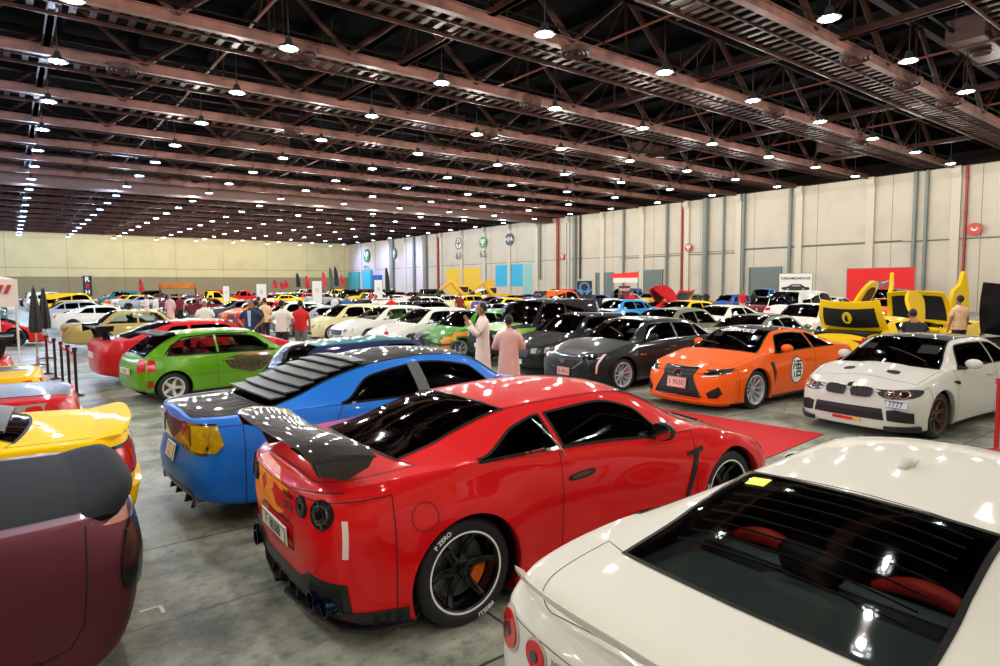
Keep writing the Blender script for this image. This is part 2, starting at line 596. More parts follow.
# ---- right wall: pilasters, pipes, doors
for k in range(-3, 20):
    y = wall_y(952) + 6.0 * k
    if y < BY + 1 or y > FY - 1: continue
    b = MB(); b.box(WX - .22, WX, y - .3, y + .3, 0, HW - .6)
    b.prism([(WX - .22, HW - .9), (WX - .5, HW - .45), (WX - .5, HW), (WX, HW), (WX, HW - .9)], 'y', y - .33, y + .33)
    # prism axis y uses (x, z)
    struct(b.build('trim_%d' % (20 + k), M_PIL, smooth=0))
for i, (px, r, m, top, bot) in enumerate([(541, .16, M_DUCT, HW, 3), (559, .2, M_REDP, HW, 0), (568, .12, M_DUCT, HW, 0), (576, .25, M_DUCT, HW, 0), (581, .12, M_MATTE, HW, 3), (624, .14, M_DUCT, HW, 0), (667, .16, M_DUCT, HW, 0), (682, .13, M_REDP, HW, 0),
                                 (706, .3, M_DUCT, HW, 0), (723, .12, M_DUCT, HW, 0), (743, .16, M_DUCT, HW, 0), (789, .16, M_DUCT, HW, 0), (912, .15, M_DUCT, HW, 0), (923, .13, M_DUCT, HW, 0), (962, .1, M_REDP, HW, 2.6), (416, .25, M_DUCT, HW, 0), (428, .3, M_DUCT, HW, 0), (440, .2, M_REDP, HW, 0), (395, .3, M_DUCT, HW, 0)]):
    y = wall_y(px)
    b = MB(); b.tube([(WX - .05 - r, y, bot), (WX - .05 - r, y, top)], r, 10)
    for z in (2.5, 5, 7.5, 10):
        if z > bot: b.lathe([(r + .03, -.05), (r + .03, .05), (r, .05), (r, -.05)], 10, 'z', (WX - .05 - r, y, z), close=True)
    tag(b.build('wall_pipe', m), ['grey', 'red', 'black'][[M_DUCT, M_REDP, M_MATTE].index(m)] + ' pipe running up the cream wall, ' + ['second of the far pair by the mural', 'thin red one left of the black poster', 'slim one beside the red pipe', 'wide one over the black poster', 'dark one right of the wide duct', 'thin one left of the middle door', 'one right of the middle door', 'bright red one in the middle of the wall', 'widest duct in the middle of the wall', 'slim one right of the widest duct', 'one left of the large door', 'thick one above the white car banner', 'left of two behind the red backdrop', 'right of two behind the red backdrop', 'red one nearest the camera', 'in the blue light, left', 'in the blue light, middle', 'red one in the blue light', 'far left one in the blue light'][i], 'pipe')
for i, (a, c, h) in enumerate([(597, 613, 3.6), (640, 662, 3.75), (750, 780, 3.7)]):
    y0, y1 = wall_y(c), wall_y(a)
    d = struct(empty('door_%d' % (i + 1), (WX, (y0 + y1) / 2, 0)))
    w2 = (y1 - y0) / 2
    b = MB(); b.box(-.12, 0, -w2, w2, 0, h)
    for k in range(8): b.box(-.15, -.12, -w2 + .1, w2 - .1, .1 + k * h / 8, .06 + (k + 1) * h / 8)
    b.build('door_leaf', M_DOORG, d, smooth=0)
    b = MB(); b.box(-.2, 0, -w2 - .12, -w2, 0, h + .12); b.box(-.2, 0, w2, w2 + .12, 0, h + .12); b.box(-.2, 0, -w2, w2, h, h + .12)
    b.build('door_frame', M_DUCT, d, smooth=0)
# conduit runs and fittings along the wall
b = MB()
for (a, c, z) in ((620, 740, 5.3), (740, 900, 5.6), (905, 1000, 5.5)):
    b.tube([(WX - .1, wall_y(c), z), (WX - .1, wall_y(a), z)], .04, 5)
struct(b.build('trim_6', M_DUCT))

def disc_sign(px, py, r, col, label, txt=None, sub=None, ring=None, fig=None):
    y, z = wall_y(px), wall_z(px, py)
    root = tag(empty('wall_sign', (WX - .28, y, z)), label, 'sign')
    b = MB(); b.prism(circle(0, 0, r, 24), 'x', -.03, .05); b.prism([(-r * .3, -r * .3), (r * .3, -r * .3), (r * .3, r * .3), (-r * .3, r * .3)], 'x', .05, .27); b.build('sign_disc', col, root, smooth=0)
    Mx = Matrix(((0, 0, -1, -.045), (-1, 0, 0, 0), (0, 1, 0, 0), (0, 0, 0, 1)))
    if ring:
        g = MB(); g.lathe([(r * .82, -.045), (r * .98, -.045), (r * .98, -.03), (r * .82, -.03)], 28, 'x', close=True); g.build('sign_ring', ring, root)
    if fig == 'fork':
        g = MB()
        g.prism([(-.1 * r, -.6 * r), (.1 * r, -.6 * r), (.1 * r, .6 * r), (-.1 * r, .6 * r)], 'x', -.05, -.032)
        for a in (-.5, .5):
            g.prism([(a * r - .1 * r, -.1 * r), (a * r + .1 * r, -.1 * r), (a * r + .1 * r, .6 * r), (a * r - .1 * r, .6 * r)], 'x', -.05, -.032)
        g.prism([(-.6 * r, -.1 * r), (.6 * r, -.1 * r), (.6 * r, .08 * r), (-.6 * r, .08 * r)], 'x', -.05, -.032)
        g.build('sign_figure', M_WHITE if ring is None else ring, root, smooth=0)
    if txt: text_at('sign_lettering', txt, r * 1.0, Mx, M_WHITE, root)
    if sub: text_at('sign_number', sub, r * 1.5, Matrix.Translation((0, 0, -r * 2.1)) @ Mx, mat('dark_green_ink', '#2c3a33', .5), root, bold=.02)
M_GRN = mat('green_sign', '#2f7d3c', .5); M_DKG = mat('dark_green_sign', '#1d2a27', .5); M_RDS = mat('red_sign', '#b2331f', .5)
disc_sign(461, 244, .95, mat('pale_sign', '#cfcbbd', .6), 'pale round sign with dark ring above the number 6.1', sub='6.1', ring=M_DKG, fig='fork')
disc_sign(485, 243, .85, M_GRN, 'green round sign above the number 6.2', sub='6.2', fig='fork')
disc_sign(511, 240, .85, M_DKG, 'dark round sign with white lettering, right of the 6.2 sign', txt='H|FA')
disc_sign(689, 248, .42, M_RDS, 'red round sign beside the bright red pipe', fig='fork')
disc_sign(972, 230, .48, M_RDS, 'red round sign beside the red pipe nearest the camera', txt='\u2194')
disc_sign(564, 257, .4, M_RDS, 'small red round sign left of the black poster', fig='fork')
disc_sign(396, 254, 1.0, M_GRN, 'green round sign high in the blue light', fig='fork')
disc_sign(369, 256, 1.3, M_GRN, 'green round sign high beside the far corner', fig='fork', sub='7.1')
# painted mural low on the far part of the right wall
for i, (a, c, z0, z1, hexc) in enumerate([(447, 481, .0, 5.0, '#d9b02c'), (484, 494, 0, 3.2, '#d9a42c'), (496, 523, 2.1, 5.2, '#2f9fc4'), (524, 532, 1, 5.2, '#7fb2a8'), (483, 487, 0, 5.4, '#2d8f9c')]):
    b = MB(); b.box(WX - .03 - .01 * (i % 2), WX, wall_y(c), wall_y(a), z0, z1)
    struct(b.build('trim_%d' % (50 + i), mat('mural_' + hexc[1:], hexc, .7)))
for i, (px0, px1, z1, hexc) in enumerate([(352, 362, 5.2, '#3f8f86'), (366, 374, 5.4, '#3aa7ad'), (376, 383, 4.4, '#2d4f9c')]):
    b = MB(); b.box(WX - .6, WX, wall_y(px1), wall_y(px0), 0, z1)
    struct(b.build('trim_%d' % (60 + i), mat('panel_' + hexc[1:], hexc, .7)))

# ---- hanging lamps
M_LED = mat('led_emitter', '#e6f2ff', .5, emit=12.0)
M_LEDB = mat('blue_led_emitter', '#a8c4ff', .5, emit=12.0)
M_LHOUS = mat('lamp_housing', '#0c0a0a', .7)
LP = bpy.data.lights.new('high_bay_light', 'POINT'); LP.energy = 250; LP.color = (1, .955, .87); LP.shadow_soft_size = .10
LPB = bpy.data.lights.new('blue_high_bay_light', 'POINT'); LPB.energy = 230; LPB.color = (.62, .75, 1); LPB.shadow_soft_size = .10
def lamp(x, y, blue=False):
    root = empty('high_bay_lamp', (x, y, LAMP_Z))
    if 'h' not in LC:
        b = MB(); b.lathe([(.32, .02), (.33, .0), (.30, .07), (.14, .16), (.09, .34), (.04, .36), (.001, .36)], 20, 'z')
        b.lathe([(.3, .02), (.001, .03)], 20, 'z')
        b.tube([(0, 0, .34), (0, 0, 2.0)], .018, 6)
        h = b.build('housing', M_LHOUS); LC['h'] = h.data; bpy.data.objects.remove(h)
        for nm, mm in (('e', M_LED), ('eb', M_LEDB)):
            e = MB()
            for k in range(7):
                a = 2 * PI * k / 7
                e.ball((.215 * math.cos(a), .215 * math.sin(a), -.0), (.05, .05, .03), 8, 5)
            e.ball((0, 0, -.01), (.05, .05, .03), 8, 5)
            h = e.build('emitter_ring', mm, smooth=True); LC[nm] = h.data; bpy.data.objects.remove(h)
    for nm, me in (('housing', LC['h']), ('emitter_ring', LC['eb' if blue else 'e'])):
        o = bpy.data.objects.new(nm, me); COL.objects.link(o); o.parent = root
    l = bpy.data.objects.new('lamp_light', LPB if blue else LP); COL.objects.link(l); l.parent = root; l.location = (0, 0, -.22)
    tag(root, 'round high bay lamp with a ring of %s emitters hanging below the roof trusses' % ('bluish' if blue else 'white'), 'ceiling lamp', 'bluish high bay lamps' if blue else 'high bay lamps')
LC = {}
for j in range(-5, 17):
    y = 21.4 + 6 * j
    if y > FY - 4 or y < BY + 3: continue
    for i in range(-5, 10):
        x = 1.8 + 6 * i
        if x > WX - 2: continue
        if y < 3 and (x < -17 or x > 37): continue
        lamp(x, y, blue=(i <= 0 and y > 25) or (i == 1 and y > 50) or (i > 7 and y > 60))

# purple blue wash on the far part of the right wall
for y in (98, 108, 118):
    l = bpy.data.lights.new('blue_wall_wash', 'SPOT'); l.energy = 3500; l.color = (.35, .42, 1); l.spot_size = 1.5; l.spot_blend = .8; l.shadow_soft_size = .2
    o = bpy.data.objects.new('blue_wall_wash', l); COL.objects.link(o); o.location = (WX - 7, y, 9.3)
    o.rotation_euler = (Vector((1, 0, -.55))).to_track_quat('-Z', 'Y').to_euler()

# ================================================================ the car builder
def pchip(t, Y, tq):
    """monotone cubic through rows of Y (n, k) at t, sampled at tq"""
    t = np.asarray(t, float); Y = np.asarray(Y, float)
    n = len(t)
    if n == 1: return np.repeat(Y, len(tq), 0)
    h = np.diff(t)[:, None]
    d = np.diff(Y, axis=0) / h
    m = np.zeros_like(Y)
    if n == 2:
        m[:] = d[0]
    else:
        w1 = 2 * h[1:] + h[:-1]; w2 = h[1:] + 2 * h[:-1]
        with np.errstate(divide='ignore', invalid='ignore'):
            mm = (w1 + w2) / (w1 / d[:-1] + w2 / d[1:])
        m[1:-1] = np.where(d[:-1] * d[1:] > 0, np.nan_to_num(mm), 0)
        m[0] = d[0]; m[-1] = d[-1]
    i = np.clip(np.searchsorted(t, tq, side='right') - 1, 0, n - 2)
    s = ((tq - t[i]) / (t[i + 1] - t[i]))[:, None]
    H = h[i]
    return (2 * s**3 - 3 * s**2 + 1) * Y[i] + (s**3 - 2 * s**2 + s) * H * m[i] + (-2 * s**3 + 3 * s**2) * Y[i + 1] + (s**3 - s**2) * H * m[i + 1]

def curve(pts):
    pts = sorted(pts)
    t = [p[0] for p in pts]; y = np.array([[p[1]] for p in pts], float)
    def f(x):
        x = min(max(x, t[0]), t[-1])
        return float(pchip(t, y, np.array([x]))[0, 0])
    return f

def lin(pts):
    pts = sorted(pts)
    xs = [p[0] for p in pts]; ys = [p[1] for p in pts]
    return lambda x: float(np.interp(x, xs, ys))

ROWN = [2, 5, 5, 6, 3, 5, 2, 5, 5]

def car_shell(S, ds=.045, rown=None):
    """S: the car's measures. Returns a dense grid of points and what each cell belongs to."""
    rown = rown or ROWN
    xr, xf = S['tail'], S['nose']
    zc, z5, y5, ym = curve(S['zc']), curve(S['belt']), curve(S['y5']), curve(S['ym'])
    zl = lin(S['zl'])
    blb, hr, hf, cowl = S['blb'], S['headr'], S['headf'], S['cowl']
    z7c, y7c = curve(S['z7']), curve(S['y7'])           # roof edge line between blb and cowl
    z6t = lin(S['z6'])                                   # top of side glass
    cx, ax_ = S['c_x'], S['a_x']
    bow = curve([(xr, 0), (blb, S.get('bow_b', -.13)), (hr, S.get('bow_r', -.06)), (hf, S.get('bow_f', .09)), (cowl, S.get('bow_c', .17)), (cowl + .5, 0), (xf, 0)])
    # plan rounding of the two ends: (distance from the tip, share of the width)
    RT = S.get('round_t', [(0, 0), (.012, .42), (.04, .72), (.11, .90), (.26, .985)])
    RN = S.get('round_n', [(0, 0), (.02, .40), (.07, .70), (.17, .88), (.36, .975)])
    pill = S.get('pillars', [])
    xs = [(xr + d, ('t', k)) for d, k in RT] + [(xf - d, ('n', k)) for d, k in RN]
    for v in [blb, hr, hf, cowl, cx, ax_] + S.get('cols', []):
        xs.append((v, None))
    for p in pill:
        xs += [(p[0], None), (p[1], None)]
    xs = sorted(xs, key=lambda q: q[0])
    out = [xs[0]]
    for q in xs[1:]:
        if q[0] - out[-1][0] > 1e-4: out.append(q)
    xs = out
    X = [q[0] for q in xs]
    side = S.get('side', [(0, -.16), (.03, -.04), (.30, -.012), (.64, 0), (.92, None), (1, None)])
    tdx = S.get('tail_dx', [.14, .04, .0, .0, .03, .06])
    ndx = S.get('nose_dx', [-.12, -.03, 0, -.02, -.07, -.14])
    R = np.zeros((len(xs), 10, 3))
    kinds = []
    for i, (x, e) in enumerate(xs):
        f = e[1] if e else 1.
        Y5, YM, Z5, ZL = y5(x) * f, ym(x) * f, z5(x), zl(x)
        ZC = zc(x)
        wt = max(0, 1 - (x - xr) / .45); wt = wt * wt * (3 - 2 * wt)
        wn = max(0, 1 - (xf - x) / .6); wn = wn * wn * (3 - 2 * wn)
        off = [wt * a + wn * b for a, b in zip(tdx, ndx)]
        for j in range(6):
            fr, dy = side[j]
            y = {4: Y5 + (YM - Y5) * .42, 5: Y5}.get(j, max(0, YM + (dy or 0) * f))
            R[i, j] = (x + off[j], y, ZL + (Z5 - ZL) * fr)
        gh = blb - 1e-6 <= x <= cowl + 1e-6
        inside = blb + 1e-6 < x < cowl - 1e-6
        kinds.append(inside)
        b = bow(x)
        if not inside:
            fy7 = y7c(min(max(x, blb), cowl)) / y5(min(max(x, blb), cowl))
            for j, fy in ((6, (1 + fy7) / 2), (7, fy7), (8, fy7 / 2), (9, 0)):
                y = Y5 * fy
                R[i, j] = (x + off[5] + b * (1 - fy * fy) * (1 if j > 6 else .3), y, ZC - (ZC - Z5) * fy * fy)
        else:
            z7, y7 = z7c(x), y7c(x)
            z6 = z6t(x)
            if x <= cx + 1e-6 or x >= ax_ - 1e-6: z6 = Z5 + .012
            z6 = min(z6, z7 - .03); z6 = max(z6, Z5 + .008)
            fr = (z6 - Z5) / max(z7 - Z5, .02)
            y6 = Y5 + (y7 + .035 - Y5) * min(1, fr * 1.05)
            R[i, 6] = (x, y6, z6)
            R[i, 7] = (x, y7, z7)
            R[i, 8] = (x + b * .75, y7 * .5, z7 + (ZC - z7) * .78)
            R[i, 9] = (x + b, 0, ZC)
    # dense rows
    Tq, rint = [], []
    for j, n in enumerate(rown):
        for k in range(n):
            Tq.append(j + k / n); rint.append(j)
    Tq.append(9.0)
    Tq = np.array(Tq)
    D = np.zeros((len(xs), len(Tq), 3))
    for i in range(len(xs)):
        lo = Tq <= 5 + 1e-9
        D[i, lo] = pchip(np.arange(6), R[i, :6], Tq[lo])
        hi = Tq >= 7 - 1e-9
        mid = (Tq > 5 + 1e-9) & (Tq < 7 - 1e-9)
        if kinds[i]:
            D[i, hi] = pchip(np.arange(7, 10), R[i, 7:10], Tq[hi])
            t = Tq[mid]
            D[i, mid] = np.stack([np.interp(t, [5, 6, 7], R[i, 5:8, c]) for c in range(3)], -1)
            bul = np.where(t <= 6, np.sin((t - 5) * PI) * .012, 0)
            D[i, mid, 1] += bul
        else:
            D[i, Tq > 5] = pchip(np.arange(5, 10), R[i, 5:10], Tq[Tq > 5])
    # along the car
    tt = [0.]
    for i in range(1, len(xs)):
        tt.append(tt[-1] + math.hypot(X[i] - X[i - 1], .7 * (R[i, 3, 1] - R[i - 1, 3, 1])))
    tq, cint = [], []
    for i in range(len(xs) - 1):
        n = max(1, int(math.ceil((tt[i + 1] - tt[i]) / ds)))
        for k in range(n):
            tq.append(tt[i] + (tt[i + 1] - tt[i]) * k / n); cint.append(i)
    tq.append(tt[-1])
    tq = np.array(tq)
    T = len(Tq)
    G = np.zeros((len(tq), T, 3))
    jb = sum(rown[:5])                                   # dense index of the belt row
    lowY = D[:, :jb + 1].reshape(len(xs), -1)
    G[:, :jb + 1] = pchip(tt, lowY, tq).reshape(len(tq), -1, 3)
    cr = sorted({0, X.index(min(X, key=lambda v: abs(v - blb))), X.index(min(X, key=lambda v: abs(v - cowl))), len(xs) - 1})
    hiY = D[:, jb + 1:].reshape(len(xs), -1)
    for a, b in zip(cr[:-1], cr[1:]):
        sel = (tq >= tt[a] - 1e-9) & (tq <= tt[b] + 1e-9)
        G[sel, jb + 1:] = pchip(tt[a:b + 1], hiY[a:b + 1], tq[sel]).reshape(sel.sum(), -1, 3)
    # bumps pressed into the top panels and the sides
    if S.get('bump'):
        for a in range(G.shape[0]):
            for b in range(T):
                G[a, b] += S['bump'](G[a, b, 0], G[a, b, 1], G[a, b, 2], b > jb)
    # wheel arches: flare
    arches = S['arches']                                 # [(x, z, radius)]
    fl = S.get('flare', .02)
    for (wx, wz, ra) in arches:
        d = np.hypot(G[:, :jb + 1, 0] - wx, G[:, :jb + 1, 2] - wz)
        G[:, :jb + 1, 1] += fl * np.exp(-((d - ra) / .13) ** 2) * (G[:, :jb + 1, 1] > .3)
    return dict(G=G, xs=X, cint=cint, rint=rint, jb=jb, S=S)

def default_cell(S):
    """which part a cell belongs to, from the middle of its key interval"""
    blb, hr, hf, cowl, cx, ax_ = (S[k] for k in ('blb', 'headr', 'headf', 'cowl', 'c_x', 'a_x'))
    pill = S.get('pillars', [])
    doors = S.get('doors', [])
    hood_y = S.get('hood_end', S['nose'] - .42)
    deck = S.get('deck_end', S['tail'] + .06)
    fb, rb = S.get('fb', S['nose'] - .52), S.get('rb', S['tail'] + .42)
    def f(x, r):
        if r >= 7:
            if x < blb: return 'trunk_lid' if x > deck else 'body'
            if x < hr: return 'rear_window' if S.get('has_rw', True) else 'body'
            if x < hf: return 'roof'
            if x < cowl: return 'windshield'
            return 'hood' if x < hood_y else 'body'
        if r == 5 and cx < x < ax_ and not any(p[0] < x < p[1] for p in pill):
            k = sum(1 for p in pill if x > p[1])
            return 'side_window_%d' % k
        if r == 6 and S.get('hood_wide', True) and cowl < x < hood_y: return 'hood'
        if r == 6 and S.get('hood_wide', True) and deck < x < blb: return 'trunk_lid'
        if r <= 4:
            for k, (a, b) in enumerate(doors):
                if a < x < b and r >= 1: return 'door_%d' % k
            if x > fb and r <= 3: return 'front_bumper'
            if x < rb and r <= 3: return 'rear_bumper'
        return 'body'
    return f

def build_car(name, S, mats, loc, rz, ds=.045, rown=None, seams=True, detail=True, scale=1.):
    """mats: body, roof, hood, trunk_lid, glass, windshield ... Returns the car's Empty and a projector"""
    sh = car_shell(S, ds, rown)
    G, jb, X = sh['G'], sh['jb'], sh['xs']
    n, T = G.shape[:2]
    cell = S.get('cell') or default_cell(S)
    # full ring: right side (y<0) bottom -> centre -> left side bottom
    W = 2 * T - 1
    V = np.zeros((n, W, 3))
    V[:, :T] = G * np.array([1, -1, 1])
    V[:, T:] = G[:, :T - 1][:, ::-1]
    V[:, T - 1, 1] = 0
    F, tags = [], []
    cmid = [(X[i] + X[i + 1]) / 2 for i in range(len(X) - 1)]
    rem = set()
    idx = lambda a, b: a * W + b
    arch = S['arches']
    for a in range(n - 1):
        for b in range(W - 1):
            bb = b if b < T - 1 else W - 2 - b
            t = cell(cmid[sh['cint'][a]], sh['rint'][bb])
            c = V[a:a + 2, b:b + 2].reshape(4, 3).mean(0)
            cut = bb < jb and any(math.hypot(c[0] - w[0], c[2] - w[1]) < w[2] for w in arch)
            if t.startswith(('door', 'side')): t += 'R' if b < T - 1 else 'L'
            F.append((idx(a, b), idx(a + 1, b), idx(a + 1, b + 1), idx(a, b + 1)))
            tags.append('cut' if cut else t)
    V = V.reshape(-1, 3)
    kv, cv = set(), set()
    for f, t in zip(F, tags): (cv if t == 'cut' else kv).update(f)
    edge_v = kv & cv
    for v in edge_v:
        best = min(arch, key=lambda w: abs(math.hypot(V[v, 0] - w[0], V[v, 2] - w[1]) - w[2]))
        d = np.array([V[v, 0] - best[0], V[v, 2] - best[1]]); L = np.linalg.norm(d)
        if L > .01: V[v, 0], V[v, 2] = best[0] + d[0] / L * best[2], best[1] + d[1] / L * best[2]
    # normals from the whole shell
    N = np.zeros_like(V)
    Fa = np.array(F)
    Q = V[Fa]
    fn = np.cross(Q[:, 2] - Q[:, 0], Q[:, 3] - Q[:, 1])
    keep = np.array([t != 'cut' for t in tags])
    for k in range(4):
        np.add.at(N, Fa[keep, k], fn[keep])
    ln = np.linalg.norm(N, axis=1, keepdims=True)
    N = N / np.where(ln < 1e-9, 1, ln)
    # orientation: should point outwards
    tc = idx(n // 2, T - 1)
    if N[tc, 2] < 0:
        N = -N
        Fa = Fa[:, ::-1]
    root = empty(name, loc, rz)
    root.scale = (scale,) * 3
    bvh = BVHTree.FromPolygons([tuple(v) for v in V], [tuple(f) for f, k in zip(Fa, keep) if k])
    parts = {}
    for f, t in zip(Fa, tags):
        if t != 'cut': parts.setdefault(t, []).append(f)
    for t, fs in parts.items():
        fs = np.array(fs)
        used = np.unique(fs)
        mp = {int(u): k for k, u in enumerate(used)}
        vs = list(V[used]); nn = list(N[used])
        ff = [tuple(mp[int(i)] for i in f) for f in fs]
        base = t.rstrip('RL').rstrip('0123456789').rstrip('_')
        if not base.startswith(('side', 'wind', 'rear_w')):
            # inner lip of the wheel arches
            ec = {}
            for f in fs:
                for k in range(4):
                    e = (int(f[k]), int(f[(k + 1) % 4]))
                    if e[0] in edge_v and e[1] in edge_v:
                        ec[e] = ec.get(e, 0) + 1
            allc = set()
            for f in fs:
                for k in range(4):
                    allc.add((int(f[k]), int(f[(k + 1) % 4])))
            for e in ec:
                if (e[1], e[0]) in allc: continue
                ka = len(vs)
                for q in e:
                    sgn = 1 if V[q, 1] > 0 else -1
                    vs.append(V[q] - np.array([0, sgn * .07, 0])); nn.append(np.array([0, 0, -1.]))
                ff.append((mp[e[1]], mp[e[0]], ka, ka + 1))
        mm = mats.get(t) or mats.get(base) or (mats['glass'] if 'wind' in base else mats['body'])
        ff = [tuple(dict.fromkeys(f)) for f in ff]
        mesh(base, vs, ff, mm, root, normals=nn)
    # panel gaps and window rubbers
    if seams:
        em = {}
        for f, t in zip(Fa, tags):
            for k in range(4):
                e = (int(f[k]), int(f[(k + 1) % 4]))
                em.setdefault((min(e), max(e)), []).append(t)
        gv, gf, rv, rf = [], [], [], []
        for (a, b), ts in em.items():
            if len(ts) < 2 or ts[0] == ts[1] or 'cut' in ts: continue
            isg = ['wind' in t for t in ts]
            if isg[0] and isg[1]: continue
            wdt = S.get('rubber', .011) if any(isg) else S.get('gap', .0035)
            P, Q2 = V[a], V[b]
            nn = N[a] + N[b]; nn = nn / (np.linalg.norm(nn) + 1e-9)
            d = Q2 - P
            if np.linalg.norm(d) < 1e-5: continue
            sd = np.cross(nn, d); sd = sd / (np.linalg.norm(sd) + 1e-9) * wdt
            dd = d / np.linalg.norm(d) * wdt * .5
            up = nn * (.004 if any(isg) else .0016)
            L_, F2 = (rv, rf) if any(isg) else (gv, gf)
            k = len(L_)
            L_ += [P + sd + up - dd, P - sd + up - dd, Q2 - sd + up + dd, Q2 + sd + up + dd]
            F2.append((k, k + 1, k + 2, k + 3))
        if gv: mesh('panel_gap', gv, gf, M_SEAM, root)
        if rv: mesh('window_rubber', rv, rf, mats.get('rubber', M_BLACK), root)
    car = dict(root=root, bvh=bvh, S=S, V=V)
    # wheel wells and underbody
    if detail is not None:
        for (wx, wz, ra) in arch:
            for s in (-1, 1):
                yo = S['yw'] + .0
                wl = MB()
                wl.lathe([(ra + .0, s * (yo - .03)), (ra + .01, s * (yo - .45))], 20, 'y', (wx, 0, wz), arc=(-.35, PI + .35))
                wl.add([(wx + (ra) * math.cos(t) * q, s * (yo - .45), wz + ra * math.sin(t) * q) for q in (1, .0) for t in [(-.35 + (PI + .7) * k / 20) for k in range(21)]],
                       [(k, k + 1, 21 + k + 1, 21 + k) for k in range(20)])
                wl.build('wheel_well', M_MATTE, root)
        zb = S['zl'][0][1] + .05
        a0, a1 = sorted([arch[0][0], arch[1][0]])
        ra = arch[0][2]
        yb = S['yw'] - .08
        ub = MB()
        ub.box(a0 + ra, a1 - ra, -yb, yb, zb, zb + .06)
        ub.box(S['tail'] + .25, a0 - ra, -yb + .12, yb - .12, zb + .04, zb + .08)
        ub.box(a1 + ra, S['nose'] - .3, -yb + .12, yb - .12, zb + .02, zb + .06)
        ub.box(a0 - ra, a0 + ra, -yb + .35, yb - .35, zb, zb + .3)
        ub.box(a1 - ra, a1 + ra, -yb + .35, yb - .35, zb, zb + .3)
        ub.build('underbody', M_MATTE, root)
    return car

# ---- putting things on a car's skin
def skin(car, side, u, v, off=.003):
    """side: L R (u=x, v=z), F B (u=y, v=z), T (u=x, v=y). Returns point, normal."""
    if side in 'LR':
        s = 1 if side == 'L' else -1
        o, d = Vector((u, s * 1.6, v)), Vector((0, -s, 0))
    elif side == 'F':
        o, d = Vector((4, u, v)), Vector((-1, 0, 0))
    elif side == 'B':
        o, d = Vector((-4, u, v)), Vector((1, 0, 0))
    else:
        o, d = Vector((u, v, 3)), Vector((0, 0, -1))
    p, nn, i, dist = car['bvh'].ray_cast(o, d)
    if p is None:
        return None
    if nn.dot(d) > 0: nn = -nn
    return p + nn * off, nn

def smooth_poly(poly, n=6):
    """closed Catmull-Rom through the points"""
    P = np.array(poly, float); m = len(P)
    out = []
    for i in range(m):
        p0, p1, p2, p3 = P[i - 1], P[i], P[(i + 1) % m], P[(i + 2) % m]
        for k in range(n):
            t = k / n
            out.append(tuple(.5 * ((2 * p1) + (-p0 + p2) * t + (2 * p0 - 5 * p1 + 4 * p2 - p3) * t * t + (-p0 + 3 * p1 - 3 * p2 + p3) * t**3)))
    return out

def patch(car, name, side, poly, m, off=.004, step=.05, parent=None, depth=.03, dent=0.):
    """a panel laid on the skin, with an edge down to it; off = how proud it stands"""
    bm = bmesh.new()
    vs = [bm.verts.new((p[0], p[1], 0)) for p in poly]
    try:
        bm.faces.new(vs)
    except ValueError:
        bm.free(); return None
    us = [p[0] for p in poly]; ws = [p[1] for p in poly]
    for ax, lo, hi in ((0, min(us), max(us)), (1, min(ws), max(ws))):
        c = math.floor(lo / step) * step + step
        while c < hi:
            no = (1, 0, 0) if ax == 0 else (0, 1, 0)
            co = (c, 0, 0) if ax == 0 else (0, c, 0)
            bmesh.ops.bisect_plane(bm, geom=bm.verts[:] + bm.edges[:] + bm.faces[:], dist=1e-6, plane_co=co, plane_no=no)
            c += step
    bmesh.ops.triangulate(bm, faces=[f for f in bm.faces if len(f.verts) > 4])
    bad = []
    nrm = {}
    for v in bm.verts:
        r = skin(car, side, v.co.x, v.co.y, off)
        if r is None: bad.append(v); continue
        nrm[v] = r[1]
        v.co = r[0]
    bmesh.ops.delete(bm, geom=bad, context='VERTS')
    be = [e for e in bm.edges if e.is_boundary]
    dup = {}
    for e in be:
        for v in e.verts:
            if v not in dup: dup[v] = bm.verts.new(v.co - nrm[v] * depth)
    fl = set()
    for e in be:
        a, b = e.verts
        try: fl.add(bm.faces.new((a, b, dup[b], dup[a])))
        except ValueError: pass
    bmesh.ops.recalc_face_normals(bm, faces=bm.faces[:])
    me = bpy.data.meshes.new(name)
    for f in bm.faces: f.smooth = True
    bm.to_mesh(me); bm.free()
    me.materials.append(m)
    me.set_sharp_from_angle(angle=.7)
    # outward normals on the face side
    o = bpy.data.objects.new(name, me)
    COL.objects.link(o)
    o.parent = parent or car['root']
    return o

def ribbon(car, name, side, pts, wdt, m, off=.004, step=.03, parent=None, closed=False):
    """a strip along a line on the skin"""
    P = [Vector((p[0], p[1])) for p in pts]
    if closed: P.append(P[0])
    D = [P[0]]
    for a, b in zip(P[:-1], P[1:]):
        n = max(1, int((b - a).length / step))
        D += [a + (b - a) * (k / n) for k in range(1, n + 1)]
    vs, fs = [], []
    last = None
    for i, p in enumerate(D):
        d = D[min(i + 1, len(D) - 1)] - D[max(i - 1, 0)]
        if d.length < 1e-9: continue
        d.normalize()
        q = Vector((-d.y, d.x)) * wdt / 2
        a, c, b = skin(car, side, *(p - q), off), skin(car, side, *p, off * 1.6), skin(car, side, *(p + q), off)
        if a is None or b is None or c is None: last = None; continue
        if (a[0] - b[0]).length > wdt * 6: last = None; continue
        k = len(vs)
        vs += [a[0] - a[1] * .01, a[0], c[0], b[0], b[0] - b[1] * .01]
        if last is not None:
            for j in range(4): fs.append((last + j, last + j + 1, k + j + 1, k + j))
        last = k
    o = mesh(name, vs, fs, m, parent or car['root'], smooth=60)
    return o

